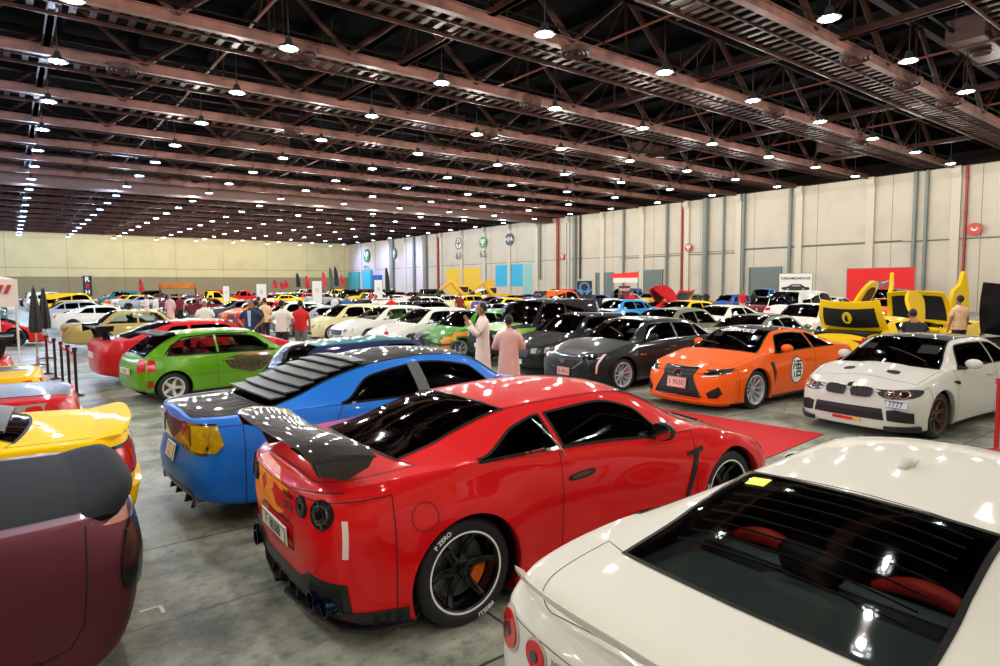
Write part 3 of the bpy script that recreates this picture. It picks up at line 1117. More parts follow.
def text_on(car, name, side, body, u, v, size, m, rot=0., off=.006, bold=0., sx=1., parent=None, shear=0.):
    vs, fs = text_mesh(body, size, bold)
    flip = -1 if side in 'LF' else 1        # so the words read rightly from outside
    if side == 'L': flip = -1
    if side == 'R': flip = 1
    if side == 'F': flip = 1
    if side == 'B': flip = -1
    out, ok = [], True
    for x, y in vs:
        x = x * sx + shear * y
        a, b = x * math.cos(rot) - y * math.sin(rot), x * math.sin(rot) + y * math.cos(rot)
        r = skin(car, side, u + a * flip, v + b, off)
        if r is None: return None
        out.append(r[0])
    return mesh(name, out, fs, m, parent or car['root'])

# ---- wheels
WCACHE = {}
def wheel_meshes(style, R, width, rim):
    key = (style, R, width, rim)
    if key in WCACHE: return WCACHE[key]
    h = width / 2
    n = 48
    t = MB()
    prof = [(rim - .005, -h * .86), (rim + .012, -h * .97), ((R + rim) / 2, -h * 1.03), (R - .03, -h * .98), (R - .008, -h * .84), (R, -h * .6),
            (R, -h * .42), (R - .009, -h * .41), (R - .009, -h * .36), (R, -h * .35), (R, -h * .03), (R - .009, -h * .02), (R - .009, h * .02), (R, h * .03), (R, h * .35), (R - .009, h * .36), (R - .009, h * .41), (R, h * .42),
            (R, h * .6), (R - .008, h * .84), (R - .03, h * .98), ((R + rim) / 2, h * 1.03), (rim + .012, h * .97), (rim - .005, h * .86)]
    t.lathe(prof, n, 'y')
    tyre = t.build('wheel', M_RUB, smooth=40).data
    # rim: outer face towards +y
    b = MB()
    b.lathe([(rim, h * .80), (rim + .008, h * .93), (rim - .004, h * .97), (rim - .018, h * .90), (rim - .026, h * .6), (rim - .035, 0), (rim - .03, -h * .8), (rim, -h * .9)], n, 'y')
    ns, split, w0, w1, hubr = {'five': (5, 0, .060, .050, .062), 'five_y': (5, .33, .045, .026, .062), 'six': (6, 0, .058, .034, .066),
                               'ten': (10, 0, .026, .022, .06), 'fifteen': (10, .2, .022, .015, .06), 'classic': (5, 0, .085, .06, .08), 'multi': (7, .26, .03, .018, .06), 'dish': (8, 0, .05, .05, .09)}[style]
    yo, yi = h * .78, h * .52
    conc = .05 if style in ('five', 'six') else .02
    for k in range(ns):
        a0 = 2 * PI * k / ns + PI / 2
        for sg in ((0,) if not split else (-1, 1)):
            st = []
            for q in np.linspace(0, 1, 7):
                r = hubr * .7 + (rim - .012 - hubr * .7) * q
                ang = a0 + sg * split * .5 * q ** 1.3
                wd = (w0 + (w1 - w0) * q) / 2
                y = yi + (yo - yi) * q ** 1.5 - conc * math.sin(PI * q) * .6
                th = .035 - .012 * q
                c, s_ = math.cos(ang), math.sin(ang)
                tx, tz = -s_, c
                st.append([(r * c - tx * wd, y - .006, r * s_ - tz * wd), (r * c - tx * wd * .5, y, r * s_ - tz * wd * .5), (r * c + tx * wd * .5, y, r * s_ + tz * wd * .5), (r * c + tx * wd, y - .006, r * s_ + tz * wd),
                           (r * c + tx * wd, y - th, r * s_ + tz * wd), (r * c - tx * wd, y - th, r * s_ - tz * wd)])
            vs = [v for s in st for v in s]
            fs = [(i * 6 + j, i * 6 + (j + 1) % 6, (i + 1) * 6 + (j + 1) % 6, (i + 1) * 6 + j) for i in range(6) for j in range(6)]
            b.add(vs, fs)
    b.lathe([(hubr, yi - .04), (hubr, yi - .005), (hubr * .8, yi + .004), (.034, yi + .004), (.032, yi + .016), (.012, yi + .02), (0.001, yi + .02)], 24, 'y')
    for k in range(5):
        a = 2 * PI * (k + .5) / 5
        b.lathe([(.009, yi - .004), (.009, yi + .012), (.0005, yi + .012)], 8, 'y', (.049 * math.cos(a), 0, .049 * math.sin(a)))
    rimm = b.build('rim', M_RIMB, smooth=35).data
    d = MB()
    rd = rim - .055
    d.lathe([(.07, .0), (rd, .0), (rd, .028), (.07, .028)], 36, 'y', close=True)
    for k in range(24):
        a = 2 * PI * k / 24
        for rr in (.6, .75, .9):
            d.ball((rd * rr * math.cos(a + rr), .029, rd * rr * math.sin(a + rr)), (.006, .002, .006), 6, 4)
    disc = d.build('brake_disc', M_DISC, smooth=35).data
    c = MB()
    c.lathe([(rd - .075, -.02), (rd + .012, -.02), (rd + .016, .01), (rd + .012, .055), (rd - .075, .055)], 10, 'y', close=True, arc=(-.42, .42))
    cal = c.build('brake_caliper', M_CAL, smooth=35).data
    for o in [o for o in bpy.data.objects if o.data in (tyre, rimm, disc, cal)]:
        bpy.data.objects.remove(o)
    WCACHE[key] = (tyre, rimm, disc, cal)
    return WCACHE[key]

def add_wheels(car, style, mrim, R, width, rimf, rimr=None, mcal=None, xf=None, xr=None, simple=False, caps=None, steer=0.):
    S = car['S']
    ws = []
    for (wx, wz, ra), front in zip(S['arches'], (0, 1)):
        for s in (-1, 1):
            ty, ri, di, ca = wheel_meshes(style, R, width, rimf)
            o = bpy.data.objects.new('wheel', ty)
            COL.objects.link(o)
            o.parent = car['root']
            o.location = (wx, s * (S['yw'] - width / 2), R)
            o.rotation_euler = (0, .3 * wx, (0 if s > 0 else PI) + (steer if front else 0))
            subs = [(ri, 'rim', mrim)]
            if not simple: subs += [(di, 'brake_disc', M_DISC), (ca, 'brake_caliper', mcal or M_CAL)]
            for me, nm, mm in subs:
                c = bpy.data.objects.new(nm, me)
                COL.objects.link(c)
                c.parent = o
                if nm == 'brake_disc': c.location = (0, -.03, 0)
                if nm == 'brake_caliper': c.location = (0, -.03, 0); c.rotation_euler = (0, PI if front ^ (s < 0) else 0, 0)
                c.material_slots[0].link = 'OBJECT'
                c.material_slots[0].material = mm
            ws.append(o)
    return ws

def mirror_part(car, x, y, z, m, size=1., stalk=True):
    for s in (-1, 1):
        b = MB()
        b.ball((x, s * (y + .11), z + .04), (.075 * size, .115 * size, .075 * size), 14, 8)
        vs = []
        for v in b.v:                       # flat back for the glass
            vs.append((max(v[0], x - .03), v[1], v[2]))
        b.v = vs
        o = b.build('door_mirror', m, car['root'], smooth=True)
        st = MB()
        st.tube([(x, s * (y - .06), z - .06), (x, s * (y + .06), z + .0)], [.03, .02], 6)
        st.build('mirror_stalk', M_MATTE, o)
        g = MB()
        g.prism(circle(s * (y + .11), z + .04, .1 * size, 16, .062 * size), 'x', x - .034, x - .031)
        g.build('mirror_glass', M_CHR, o)

def seat_mesh(mseat, x, y, z, parent, rear=False, wide=.26, name='seat'):
    b = MB()
    rot = Matrix.Translation((x, y, z)) @ Matrix.Rotation(math.radians(-16), 4, 'Y')
    b.cbox(.26, wide, .07, (x + .2, y, z - .0), .05)
    b.cbox(.07, wide, .32, (0, 0, .32), .06, 0, rot)
    b.cbox(.05, .13, .08, (0, 0, .72), .04, 0, rot)
    return b.build(name, mseat, parent, smooth=50)

def interior(car, mseat, z0=.45, rear=True, xs=.0, msh=None, y=.36):
    """seats, dashboard, parcel shelf, floor"""
    S, root = car['S'], car['root']
    for s in (-1, 1):
        seat_mesh(mseat, xs - .35, s * y, z0 - .02, root)
    if rear:
        seat_mesh(mseat, xs - 1.05 if S['blb'] < -1.4 else xs - .95, 0, z0 + .0, root, wide=.58, name='rear_seat')
    cw = S['cowl']
    zb = curve(S['belt'])(cw - .2)
    yy = curve(S['y5'])(0) - .07
    b = MB()
    b.prism([(cw - .62, zb - .12), (cw - .55, zb - .03), (cw - .1, zb - .01), (cw + .05, zb - .06), (cw + .05, zb - .4), (cw - .5, zb - .4)], 'y', -yy + .06, yy - .06)
    b.build('dashboard', msh or M_INT, root)
    t = MB()
    cc = (xs + .2, .36, zb - .03)
    t.tube([(cc[0] - .06 * math.sin(a), cc[1] + .17 * math.cos(a), cc[2] + .16 * math.sin(a)) for a in np.linspace(0, 2 * PI, 21)], .014, 6, caps=False)
    t.tube([cc, (cc[0] + .25, cc[1], cc[2] - .06)], .03, 6)
    t.tube([(cc[0], cc[1] - .16, cc[2]), (cc[0], cc[1] + .16, cc[2])], .014, 6)
    t.build('steering_wheel', M_INT, root)
    f = MB()
    bl = S['blb']
    f.box(bl + .35, cw - .1, -yy, yy, .26, .30)
    zr = curve(S['belt'])(bl)
    f.box(bl + .06, min(bl + .62, -.85), -yy + .12, yy - .12, zr - .09, zr - .05)
    f.build('cabin_floor', msh or M_INT, root)

# ================================================================ measures of each kind of car (metres, x=0 midway between the axles)
def spec(wb, tail, nose, H, W, R, zl=.16, deck=1.0, deck_t=.96, belt=(.93, .98), hood=(.95, .72), roofw=.58, headr=-.75, headf=.40, blb=-1.65, cowl=1.08,
         c_x=-1.15, a_x=.82, b=-.45, arch=.055, y_in=.035, taper=.93, zr=None, zf=None, z6=None, wbelt=.9, pk=.0, hip=.03, **kw):
    """a car's curves from a few measures"""
    hw = W / 2
    zr = zr or H - .07; zf = zf or H - .07
    h2 = wb / 2
    S = dict(tail=tail, nose=nose, blb=blb, cowl=cowl, headr=headr, headf=headf, c_x=c_x, a_x=a_x)
    S['zc'] = [(tail, deck_t - .01), (tail + .12, deck_t), (blb, deck), (headr, zr + .035), (pk, H), (headf, zf + .035), (cowl, hood[0]), (h2 + .1, (hood[0] * .55 + hood[1] * .45) + .03), (nose - .35, hood[1] + .02), (nose, hood[1] - .05)]
    S['belt'] = [(tail, deck_t - .06), (tail + .12, deck_t - .04), (-h2, max(belt[1], deck - .05) - .0), (c_x, belt[1]), (0, (belt[0] + belt[1]) / 2), (a_x, belt[0]), (cowl, min(hood[0] - .02, belt[0])), (h2, (belt[0] + hood[1]) / 2 + .03), (nose - .35, hood[1] - .03), (nose, hood[1] - .08)]
    S['ym'] = [(tail, hw * taper), (tail + .5, hw * .985), (-h2, hw), (-.1, hw * .975 - .01), (h2, hw * .995), (nose - .45, hw * .97), (nose, hw * taper)]
    S['y5'] = [(tail, hw * taper - .10), (tail + .5, hw * .90), (-h2, hw * wbelt + hip), (-.2, hw * wbelt - .0), (cowl, hw * wbelt), (h2, hw * .91), (nose - .4, hw * .86), (nose, hw * taper - .13)]
    S['zl'] = [(tail, zl + .08), (tail + .4, zl + .02), (-h2 + R, zl), (h2 - R, zl), (nose - .2, zl), (nose, zl)]
    z5b = curve(S['belt'])(blb); z5c = curve(S['belt'])(cowl)
    y5b, y5c = curve(S['y5'])(blb), curve(S['y5'])(cowl)
    S['y7'] = [(blb, kw.pop('y7b', min(y5b - .12, roofw + .1))), (headr, roofw - .02), (pk, roofw), (headf, roofw - .01), (cowl, kw.pop('y7c', min(y5c - .09, roofw + .13)))]
    def z7at(x, zcx, y7):
        y5 = curve(S['y5'])(x); f = y7 / y5
        return zcx - (zcx - curve(S['belt'])(x)) * f * f
    S['z7'] = [(blb, z7at(blb, deck, S['y7'][0][1])), (headr, zr), (pk, H - .045), (headf, zf), (cowl, z7at(cowl, hood[0], S['y7'][-1][1]))]
    rt = .065
    if z6 is None:
        z6 = [(c_x, belt[1]), (c_x + .3, min(zr - rt, belt[1] + .25)), (headr + .15, zr - rt + .01), (pk, H - .045 - rt), (headf, zf - rt), (a_x, belt[0])]
    S['z6'] = z6
    S['arches'] = [(-h2, R - .01, R + arch), (h2, R - .01, R + arch)]
    S['yw'] = hw - y_in
    S['cols'] = kw.pop('cols', []) + [-h2, h2, 0, (cowl + h2) / 2 if h2 > cowl + .2 else h2 + .2]
    S['pillars'] = [(b - .03, b + .03)] if not isinstance(b, (list, tuple)) else [(q - .028, q + .028) for q in b]
    S['doors'] = kw.pop('doors', None) or ([(S['pillars'][0][0], cowl - .15)] if len(S['pillars']) == 1 else [(S['pillars'][-1][0], cowl - .15), (S['pillars'][0][0] - .1 if len(S['pillars']) > 1 else c_x, S['pillars'][-1][0])])
    S['cols'] += [v for d in S['doors'] for v in d] + [tail + .42, nose - .52, nose - .42]
    S['fb'], S['rb'], S['hood_end'], S['deck_end'] = nose - .52, tail + .42, nose - .42, tail + .06
    S.update(kw)
    return S

def gtr_spec(**kw):
    d = dict(wb=2.78, tail=-2.31, nose=2.34, H=1.37, W=1.93, R=.356, zl=.13, deck=1.09, deck_t=1.04, belt=(.955, 1.05), hood=(.985, .75), roofw=.575,
             headr=-.84, headf=.36, blb=-1.64, cowl=1.05, c_x=-1.27, a_x=.62, b=-.56, zr=1.29, zf=1.30, hip=.045, flare=.03, pk=.05,
             z6=[(-1.27, 1.06), (-1.02, 1.15), (-.66, 1.235), (.0, 1.268), (.30, 1.235), (.62, .97)], y7b=.60,
             tail_dx=[.16, .06, .02, .0, .0, .05], doors=[(-.58, .90)])
    d.update(kw)
    return spec(**d)

# ================================================================ the cars one can see well
def sym(poly, s): return [(s * u, v) for u, v in poly]

def both(car, name, side, poly, m, **k):
    return [patch(car, name, side, sym(poly, s), m, **k) for s in (-1, 1)]

def plate(car, side, u, v, body, w=.52, h=.11, bgm=None, ink=None, size=.10, off=.02, rot=0):
    r = skin(car, side, u, v, off)
    if r is None: return
    x = r[0].x
    s = -1 if side == 'B' else 1
    root = empty('number_plate', (x, u, v), 0, car['root'])
    Z = (r[1].z if abs(r[1].z) < .5 else 0)
    root.rotation_euler = (0, -s * Z * .8, 0)
    b = MB(); b.cbox(.006, w / 2, h / 2, (0, 0, 0), .004); b.cbox(.004, w / 2 + .008, h / 2 + .008, (-s * .004, 0, 0), .003)
    b.build('plate_panel', bgm or M_PLATE, root, smooth=0)
    f = MB()
    for a in (-1, 1):
        f.box(s * .006, s * .008, -w / 2, w / 2, a * (h / 2 - .004) - .003, a * (h / 2 - .004) + .003)
        f.box(s * .006, s * .008, a * (w / 2 - .004) - .003, a * (w / 2 - .004) + .003, -h / 2, h / 2)
    f.build('plate_border', ink or M_INK, root, smooth=0)
    M = Matrix(((0, 0, s, s * .008), (s, 0, 0, 0), (0, 1, 0, 0), (0, 0, 0, 1)))
    text_at('plate_lettering', body, size, M, ink or M_INK, root, bold=.0012 * size / .1, sx=.95)
    return root

def emblem_ring(car, side, u, v, r, m=None, parent=None):
    ribbon(car, 'emblem', side, circle(u, v, r, 20), r * .3, m or M_CHR, off=.008, step=.02, closed=True)

def wiper(car, x0, y0, x1, y1):
    a, b = skin(car, 'T', x0, y0, .012), skin(car, 'T', x1, y1, .012)
    if a and b:
        pts = [a[0]]
        for k in range(1, 6):
            q = skin(car, 'T', x0 + (x1 - x0) * k / 5, y0 + (y1 - y0) * k / 5, .014)
            if q: pts.append(q[0])
        w_ = MB(); w_.tube(pts, .008, 5); w_.build('wiper', M_MATTE, car['root'])

def tyre_words(wheels, words, R, rim, m=M_WHITE, size=.042, ring=True, h=.14):
    """letters round the sidewall, and a pale line on the rim's edge"""
    for o in wheels:
        rr = (R + rim) / 2 + .003
        V, F = [], []
        for body, a0 in words:
            vs, fs = text_mesh(body, size, .0012)
            k = len(V)
            for x, y in vs:
                a = a0 - x / rr
                r = rr + y
                V.append((r * math.cos(a) * -1, h * 1.03 / 1 + .002, r * math.sin(a)))
            F += [tuple(i + k for i in f) for f in fs]
        mesh('tyre_lettering', V, F, m, o)
        if ring:
            b = MB(); b.lathe([(rim + .003, h * .96), (rim + .007, h * .975), (rim - .003, h * .99), (rim - .006, h * .96)], 48, 'y', close=True)
            b.build('rim_edge_line', m, o)

# ---------------------------------------------------------------- the two big coupes
RED = paint('bright_red', '#d40008', .2)
WHT = paint('pearl_white', '#cdc9bd', .3)
M_VAL = mat('satin_black_valance', '#1e1e20', .4, 0, .2, spec=.3)
M_GRILLE = mat('black_grille_mesh', '#08080a', .45)

def coupe_gt(loc, rz, body, label, lamp_m, hood_m, wing, plate_txt, rear_glass, scale, seatm, roof=None):
    S = gtr_spec(**({} if wing else dict(y7b=.58, roofw=.55)), bump=lambda x, y, z, top: np.array([0, 0, 0.]) if not top else np.array([0, 0, .012 * math.exp(-((abs(y) - .33) / .12) ** 2) * (1 if x > 1.2 else 0)]))
    if not wing: S['gap'] = .0018
    mats = dict(body=body, glass=G_DARK, windshield=G_MID, rear_window=rear_glass, hood=hood_m)
    if roof: mats['roof'] = roof
    car = build_car('sports_coupe', S, mats, loc, rz, ds=.035, scale=scale)
    root = car['root']
    tag(root, label, 'car')
    wh = add_wheels(car, 'six', M_RIMB, .356, .275, .262)
    tyre_words(wh, [('P ZERO', 2.6), ('PIRELLI', 5.6)] if wing else [('P ZERO', 2.6)], .356, .262, h=.1375)
    interior(car, seatm, .42, True, .0, mat('parcel_shelf_grey', '#5a6868', .8) if not wing else None)
    mirror_part(car, .44, .86, .985, M_CARB if wing else body)
    # rear lamps: dark round lenses with inner rings
    for s in (-1, 1):
        for (y, r) in ((.70, .088), (.485, .068)):
            patch(car, 'tail_lamp', 'B', circle(s * y, .855, r), M_LENSD if wing else mat('pale_lamp_bezel', '#b9a9a2', .3), off=.006, step=.03)
            if not wing:
                patch(car, 'tail_lamp_lens', 'B', circle(s * y, .855, r * .84, 26), lamp_m, off=.014, step=.03)
                patch(car, 'tail_lamp_core', 'B', circle(s * y, .855, r * .34, 14), M_LENSC, off=.020, step=.03)
                continue
            ribbon(car, 'tail_lamp_ring', 'B', circle(s * y, .855, r * .93, 30), r * .14, M_BLACK if wing else lamp_m, off=.010, step=.02, closed=True)
            ribbon(car, 'tail_lamp_ring', 'B', circle(s * y, .855, r * .62, 26), r * (.16 if wing else .5), mat('smoke_lens_ring', '#4a3a34', .2, 0, 1) if wing else lamp_m, off=.012, step=.02, closed=True)
            patch(car, 'tail_lamp_core', 'B', circle(s * y, .855, r * .28, 14), M_LENSC if not wing else M_LENSD, off=.014, step=.03)
            for k in range(10):
                a = 2 * PI * k / 10
                ribbon(car, 'tail_lamp_rib', 'B', [(s * y + r * .3 * math.cos(a), .855 + r * .3 * math.sin(a)), (s * y + r * .88 * math.cos(a), .855 + r * .88 * math.sin(a))], .006, M_LENSC if wing else lamp_m, off=.012, step=.03)
    # boot lid cut, badges
    if wing: ribbon(car, 'panel_gap', 'B', [(-.78, .985), (-.30, .93), (-.28, .72), (-.26, .70), (.26, .70), (.28, .72), (.30, .93), (.78, .985)], .007, M_SEAM, off=.001)
    plate(car, 'B', 0, .60, plate_txt)
    ribbon(car, 'plate_surround', 'B', [(-.30, .52), (.30, .52), (.32, .69), (-.32, .69)], .012, M_SEAM, off=.002, closed=True)
    text_on(car, 'badge', 'B', 'GT-R', -.26 if wing else .0, .80, .075, M_CHR, bold=.003, off=.008)
    text_on(car, 'badge', 'B', 'NISSAN', -.27 if wing else .3, .875, .05, M_CHR, bold=.002, off=.008)
    # lower valance, splitters, tailpipes
    patch(car, 'rear_valance', 'B', [(-.93, .29), (-.60, .29), (-.60, .44), (-.88, .455), (-.87, .50), (-.42, .44), (-.32, .40), (.32, .40), (.42, .44), (.87, .50), (.88, .455), (.60, .44), (.60, .29), (.93, .29), (.93, .18), (-.93, .18)] if False else
          [(-.84, .19), (-.84, .46), (-.50, .445), (-.36, .375), (.36, .375), (.50, .445), (.84, .46), (.84, .19)], M_VAL, off=.006)
    for s in (-1, 1):
        patch(car, 'valance_recess', 'B', sym([(.52, .40), (.80, .43), (.80, .235), (.55, .235), (.48, .30)], s), M_SEAM, off=.012, depth=.02)
        for y in (.60, .73):
            e = MB()
            e.lathe([(.056, -.02), (.06, .0), (.052, .0), (.048, -.12), (.001, -.12)], 20, 'x', (0, 0, 0))
            p = skin(car, 'B', s * y, .31, 0)
            # mouth faces rearwards
            e.v = [(p[0].x - .055 - v[0], s * y + v[1], .31 + v[2]) for v in e.v]
            e.build('tailpipe', mat('blued_titanium_pipe', '#22304f', .22, .9), root)
        for y in (.10, .26):
            f = MB(); f.prism([(-2.27, .19), (-2.12, .19), (-2.12, .28), (-2.25, .32)], 'y', s * y - .008, s * y + .008); f.build('diffuser_fin', M_VAL, root, smooth=0)
        # side corner blade with three slots
        sd = 'L' if s > 0 else 'R'
        patch(car, 'corner_blade', sd, [(-2.24, .14), (-2.24, .285), (-1.82, .285), (-1.81, .14)], M_VAL, off=.012, step=.03)
        for k in range(3):
            u = -2.02 + .065 * k
            patch(car, 'blade_slot', sd, [(u, .165), (u, .27), (u + .03, .27), (u + .03, .165)], M_SEAM, off=.016, depth=.006)
        bl = MB()
        pts = [(-2.30, .10), (-2.25, .5), (-2.18, .80), (-2.04, .925), (-1.80, .965)]
        bl.add([(x, s * y, z) for z in (.165, .185) for (x, y) in pts] + [(x + .12, s * max(0, y - .1), z) for z in (.165, .185) for (x, y) in pts],
               [(i, i + 1, 5 + i + 1, 5 + i) for i in range(4)] + [(10 + i, 10 + i + 1, 15 + i + 1, 15 + i) for i in range(4)] + [(5 + i, 6 + i, 16 + i, 15 + i) for i in range(4)] + [(i, i + 1, 11 + i, 10 + i) for i in range(4)] + [(4, 9, 19, 14)])
        bl.build('rear_splitter', M_VAL, root, smooth=0)
        # sill skirt
        patch(car, 'side_skirt', sd, [(-.97, .135), (-.93, .225), (.0, .215), (.93, .235), (.97, .135)], M_VAL, off=.012, step=.06)
        sk = MB(); sk.box(-.95, .95, s * .90 - .05, s * .90 + .05, .10, .125, ch=.008); sk.build('skirt_blade', M_VAL, root)
        # door handle: recess, lever
        h = patch(car, 'door_handle', sd, smooth_poly([(-.50, .83), (-.28, .845), (-.28, .80), (-.50, .79)], 4), M_MATTE, off=.004, step=.04, depth=.01)
        patch(car, 'handle_lever', sd, smooth_poly([(-.48, .825), (-.33, .835), (-.33, .812), (-.48, .805)], 4), M_CHR if not wing else M_RIMD, off=.014, step=.04)
        # gill behind the front wheel
        patch(car, 'fender_gill', sd, [(.79, .79), (.99, .82), (.985, .785), (.93, .77), (.80, .40), (.765, .36), (.775, .45), (.875, .765), (.79, .765)], M_VAL, off=.010, step=.04)
        ribbon(car, 'crease_shade_line', sd, [(-2.14, .80), (-2.12, .60)], .0, M_SEAM) if False else None
        ribbon(car, 'pillar_strip', sd, [(-.53, .975), (-.66, 1.215)], .012, M_CHR, off=.008)
        # headlamps
        patch(car, 'headlamp', 'F', sym([(.55, .66), (.82, .72), (.84, .62), (.62, .56)], s), M_LENSC, off=.006)
    ribbon(car, 'fuel_cap_gap', 'R', circle(-1.70, .80, .085, 26), .005, mat('seam_on_' + body.name, '#4a0206' if wing else '#77746a', .6), off=.002, step=.03, closed=True)
    patch(car, 'front_grille', 'F', [(-.42, .60), (.42, .60), (.55, .28), (-.55, .28)], M_GRILLE, off=.004)
    plate(car, 'F', 0, .45, plate_txt)
    patch(car, 'front_splitter', 'F', [(-.8, .16), (-.8, .20), (.8, .20), (.8, .16)], M_VAL, off=.03, depth=.2)
    wiper(car, 1.05, .55, .85, -.05); wiper(car, 1.1, -.1, .95, -.6)
    if wing:
        # bonnet scoops
        for s in (-1, 1):
            patch(car, 'hood_scoop', 'T', sym([(1.45, .25), (1.60, .42), (1.48, .46), (1.36, .30)], 1) if s > 0 else [(u, -v) for u, v in [(1.45, .25), (1.60, .42), (1.48, .46), (1.36, .30)]], M_SEAM, off=.012)
        # reflective strip at the rear corner
        ribbon(car, 'reflector_strip', 'R', [(-2.16, .84), (-2.165, .62)], .028, mat('pale_reflector', '#e8cfc8', .3), off=.004)
        # flame graphic on the boot
        FL = mat('orange_flame_vinyl', '#f07408', .45, 0, 0, noise=(9, '#f8ac1c', .7))
        patch(car, 'flame_graphic', 'B', smooth_poly([(.40, 1.0), (.16, .985), (-.02, .97), (-.14, .915), (-.26, .90), (-.12, .87), (.0, .895), (.04, .84), (.16, .82), (.24, .90), (.36, .83), (.48, .92)], 5), FL, off=.003, depth=.004, step=.03)
        patch(car, 'flame_graphic', 'B', smooth_poly([(.50, .82), (.34, .83), (.28, .77), (.18, .83), (.06, .80), (-.02, .74), (-.16, .735), (-.06, .70), (.16, .70), (.30, .69), (.36, .62), (.50, .60), (.60, .72)], 5), FL, off=.003, depth=.004, step=.03)
        # the rear wing
        n = 24
        sec = [(0, 0), (.03, .018), (.10, .030), (.20, .024), (.30, .006), (.30, -.002), (.18, -.012), (.08, -.016), (.02, -.012)]
        vs, fs = [], []
        for k in range(n + 1):
            y = -.86 + 1.72 * k / n
            a = abs(y) / .86
            dz = -.045 * max(0, (a - .78) / .22) ** 1.5 + .02 * (1 - a * a)
            xo = .07 * a * a
            cs = 1.0 + .12 * a
            for (u, v) in sec: vs.append((-2.42 + xo + u * cs * 1.15, y, 1.235 + dz + v * cs + (.30 - u) * .08))
        m_ = len(sec)
        for k in range(n):
            for j in range(m_): fs.append((k * m_ + j, k * m_ + (j + 1) % m_, (k + 1) * m_ + (j + 1) % m_, (k + 1) * m_ + j))
        fs += [tuple(range(m_)), tuple(n * m_ + j for j in range(m_))[::-1]]
        wg = MB(); wg.add(vs, fs); wo = wg.build('rear_wing', M_CARB, root, smooth=40)
        for s in (-1, 1):
            u_ = MB()
            u_.add([(x, s * y, z) for (x, z) in ((-2.36, 1.23), (-2.08, 1.23), (-1.94, 1.05), (-2.20, 1.03), (-2.24, 1.12)) for y in (.50, .545)],
                   [(0, 2, 4, 6, 8), (1, 9, 7, 5, 3)] + [(2 * i, 2 * i + 1, (2 * i + 3) % 10, (2 * i + 2) % 10) for i in range(5)])
            u_.build('wing_upright', M_CARB, wo, smooth=0)
            e_ = MB()
            e_.add([(x, s * y, z) for (x, z) in ((-2.33, 1.21), (-1.98, 1.20), (-2.02, 1.14), (-2.16, 1.085), (-2.30, 1.13)) for y in (.84, .87)],
                   [(0, 2, 4, 6, 8), (1, 9, 7, 5, 3)] + [(2 * i, 2 * i + 1, (2 * i + 3) % 10, (2 * i + 2) % 10) for i in range(5)])
            e_.build('wing_end_plate', M_CARB, wo, smooth=0)
        text_on(car, 'window_sticker', 'R', 'PUREGT', -.80, 1.03, .05, mat('red_sticker', '#c2281e', .5), off=.006)
    else:
        # fin antenna, stickers, boot lip
        p = skin(car, 'T', -.30, .0, 0)[0]
        a_ = MB(); a_.add([(p.x - .10, 0, p.z + .055), (p.x - .12, -.02, p.z - .01), (p.x - .12, .02, p.z - .01), (p.x + .10, 0, p.z + .0), (p.x - .03, -.035, p.z - .01), (p.x - .03, .035, p.z - .01)],
                          [(0, 2, 1), (0, 1, 4), (0, 5, 2), (0, 4, 3), (0, 3, 5), (4, 1, 2, 5, 3)])
        a_.build('roof_antenna', body, root, smooth=True)
        st = mat('yellow_window_sticker', '#d8e02a', .5)
        patch(car, 'window_sticker', 'T', [(-1.00, .46), (-.92, .465), (-.93, .36), (-1.01, .355)], st, off=.006, depth=.003)
        lip = MB(); 
        n = 16; vs = []
        for k in range(n + 1):
            y = -.74 + 1.48 * k / n; a = abs(y) / .74
            x = -2.27 + .12 * a ** 3
            zt = 1.095 - .04 * a ** 2
            for (dx, dz) in ((0, .0), (-.05, .035), (-.045, .01), (.02, -.05)): vs.append((x + dx, y, zt + dz))
        lip.add(vs, [(k * 4 + j, k * 4 + (j + 1) % 4, (k + 1) * 4 + (j + 1) % 4, (k + 1) * 4 + j) for k in range(n) for j in range(4)] + [(0, 1, 2, 3), tuple(n * 4 + j for j in range(4))[::-1]])
        lip.build('boot_lip_spoiler', body, root, smooth=40)
        # demister lines and high stop lamp
        for k in range(9):
            x = -1.50 + .08 * k
            ribbon(car, 'demister_line', 'T', [(x, -.46 + .0 * k), (x, .46)], .0006, mat('demister', '#120d0a', .8), off=.002, step=.08)
        # parcel shelf with speaker humps, red rear seat backs
        zb = 1.0
        sh = MB(); sh.add([(-1.78, -.60, .99), (-1.05, -.52, .97), (-1.05, .52, .97), (-1.78, .60, .99), (-1.78, -.60, .95), (-1.05, -.52, .9), (-1.05, .52, .9), (-1.78, .60, .95)],
                          [(0, 1, 2, 3), (4, 7, 6, 5), (0, 4, 5, 1), (1, 5, 6, 2), (2, 6, 7, 3), (3, 7, 4, 0)])
        for s in (-1, 1):
            sh.ball((-1.40, s * .36, .975), (.17, .15, .02), 16, 6)
            sh.cbox(.05, .05, .008, (-1.18, s * .22, 1.0), .004)
        sh.ball((-1.2, 0, .98), (.16, .24, .05), 16, 8)
        sh.build('parcel_shelf', mat('parcel_shelf_grey', '#5a6868', .8), root)
        for s in (-1, 1):
            q = MB(); q.tube([(-1.0, s * (.14 + .048 * k), 1.0 + .05 * math.sin(PI * k / 8)) for k in range(9)], [.02 + .022 * math.sin(PI * k / 8) for k in range(9)], 10)
            q.build('rear_seat_top', mat('red_leather', '#d02822', .5), root, smooth=True)
        bt = MB(); bt.tube([(-.25, -.5, 1.12), (-.35, -.44, .95), (-.4, -.38, .75)], .02, 5, sq=.3); bt.build('seat_belt', mat('orange_brown_belt', '#a4542e', .6), root)
    return car

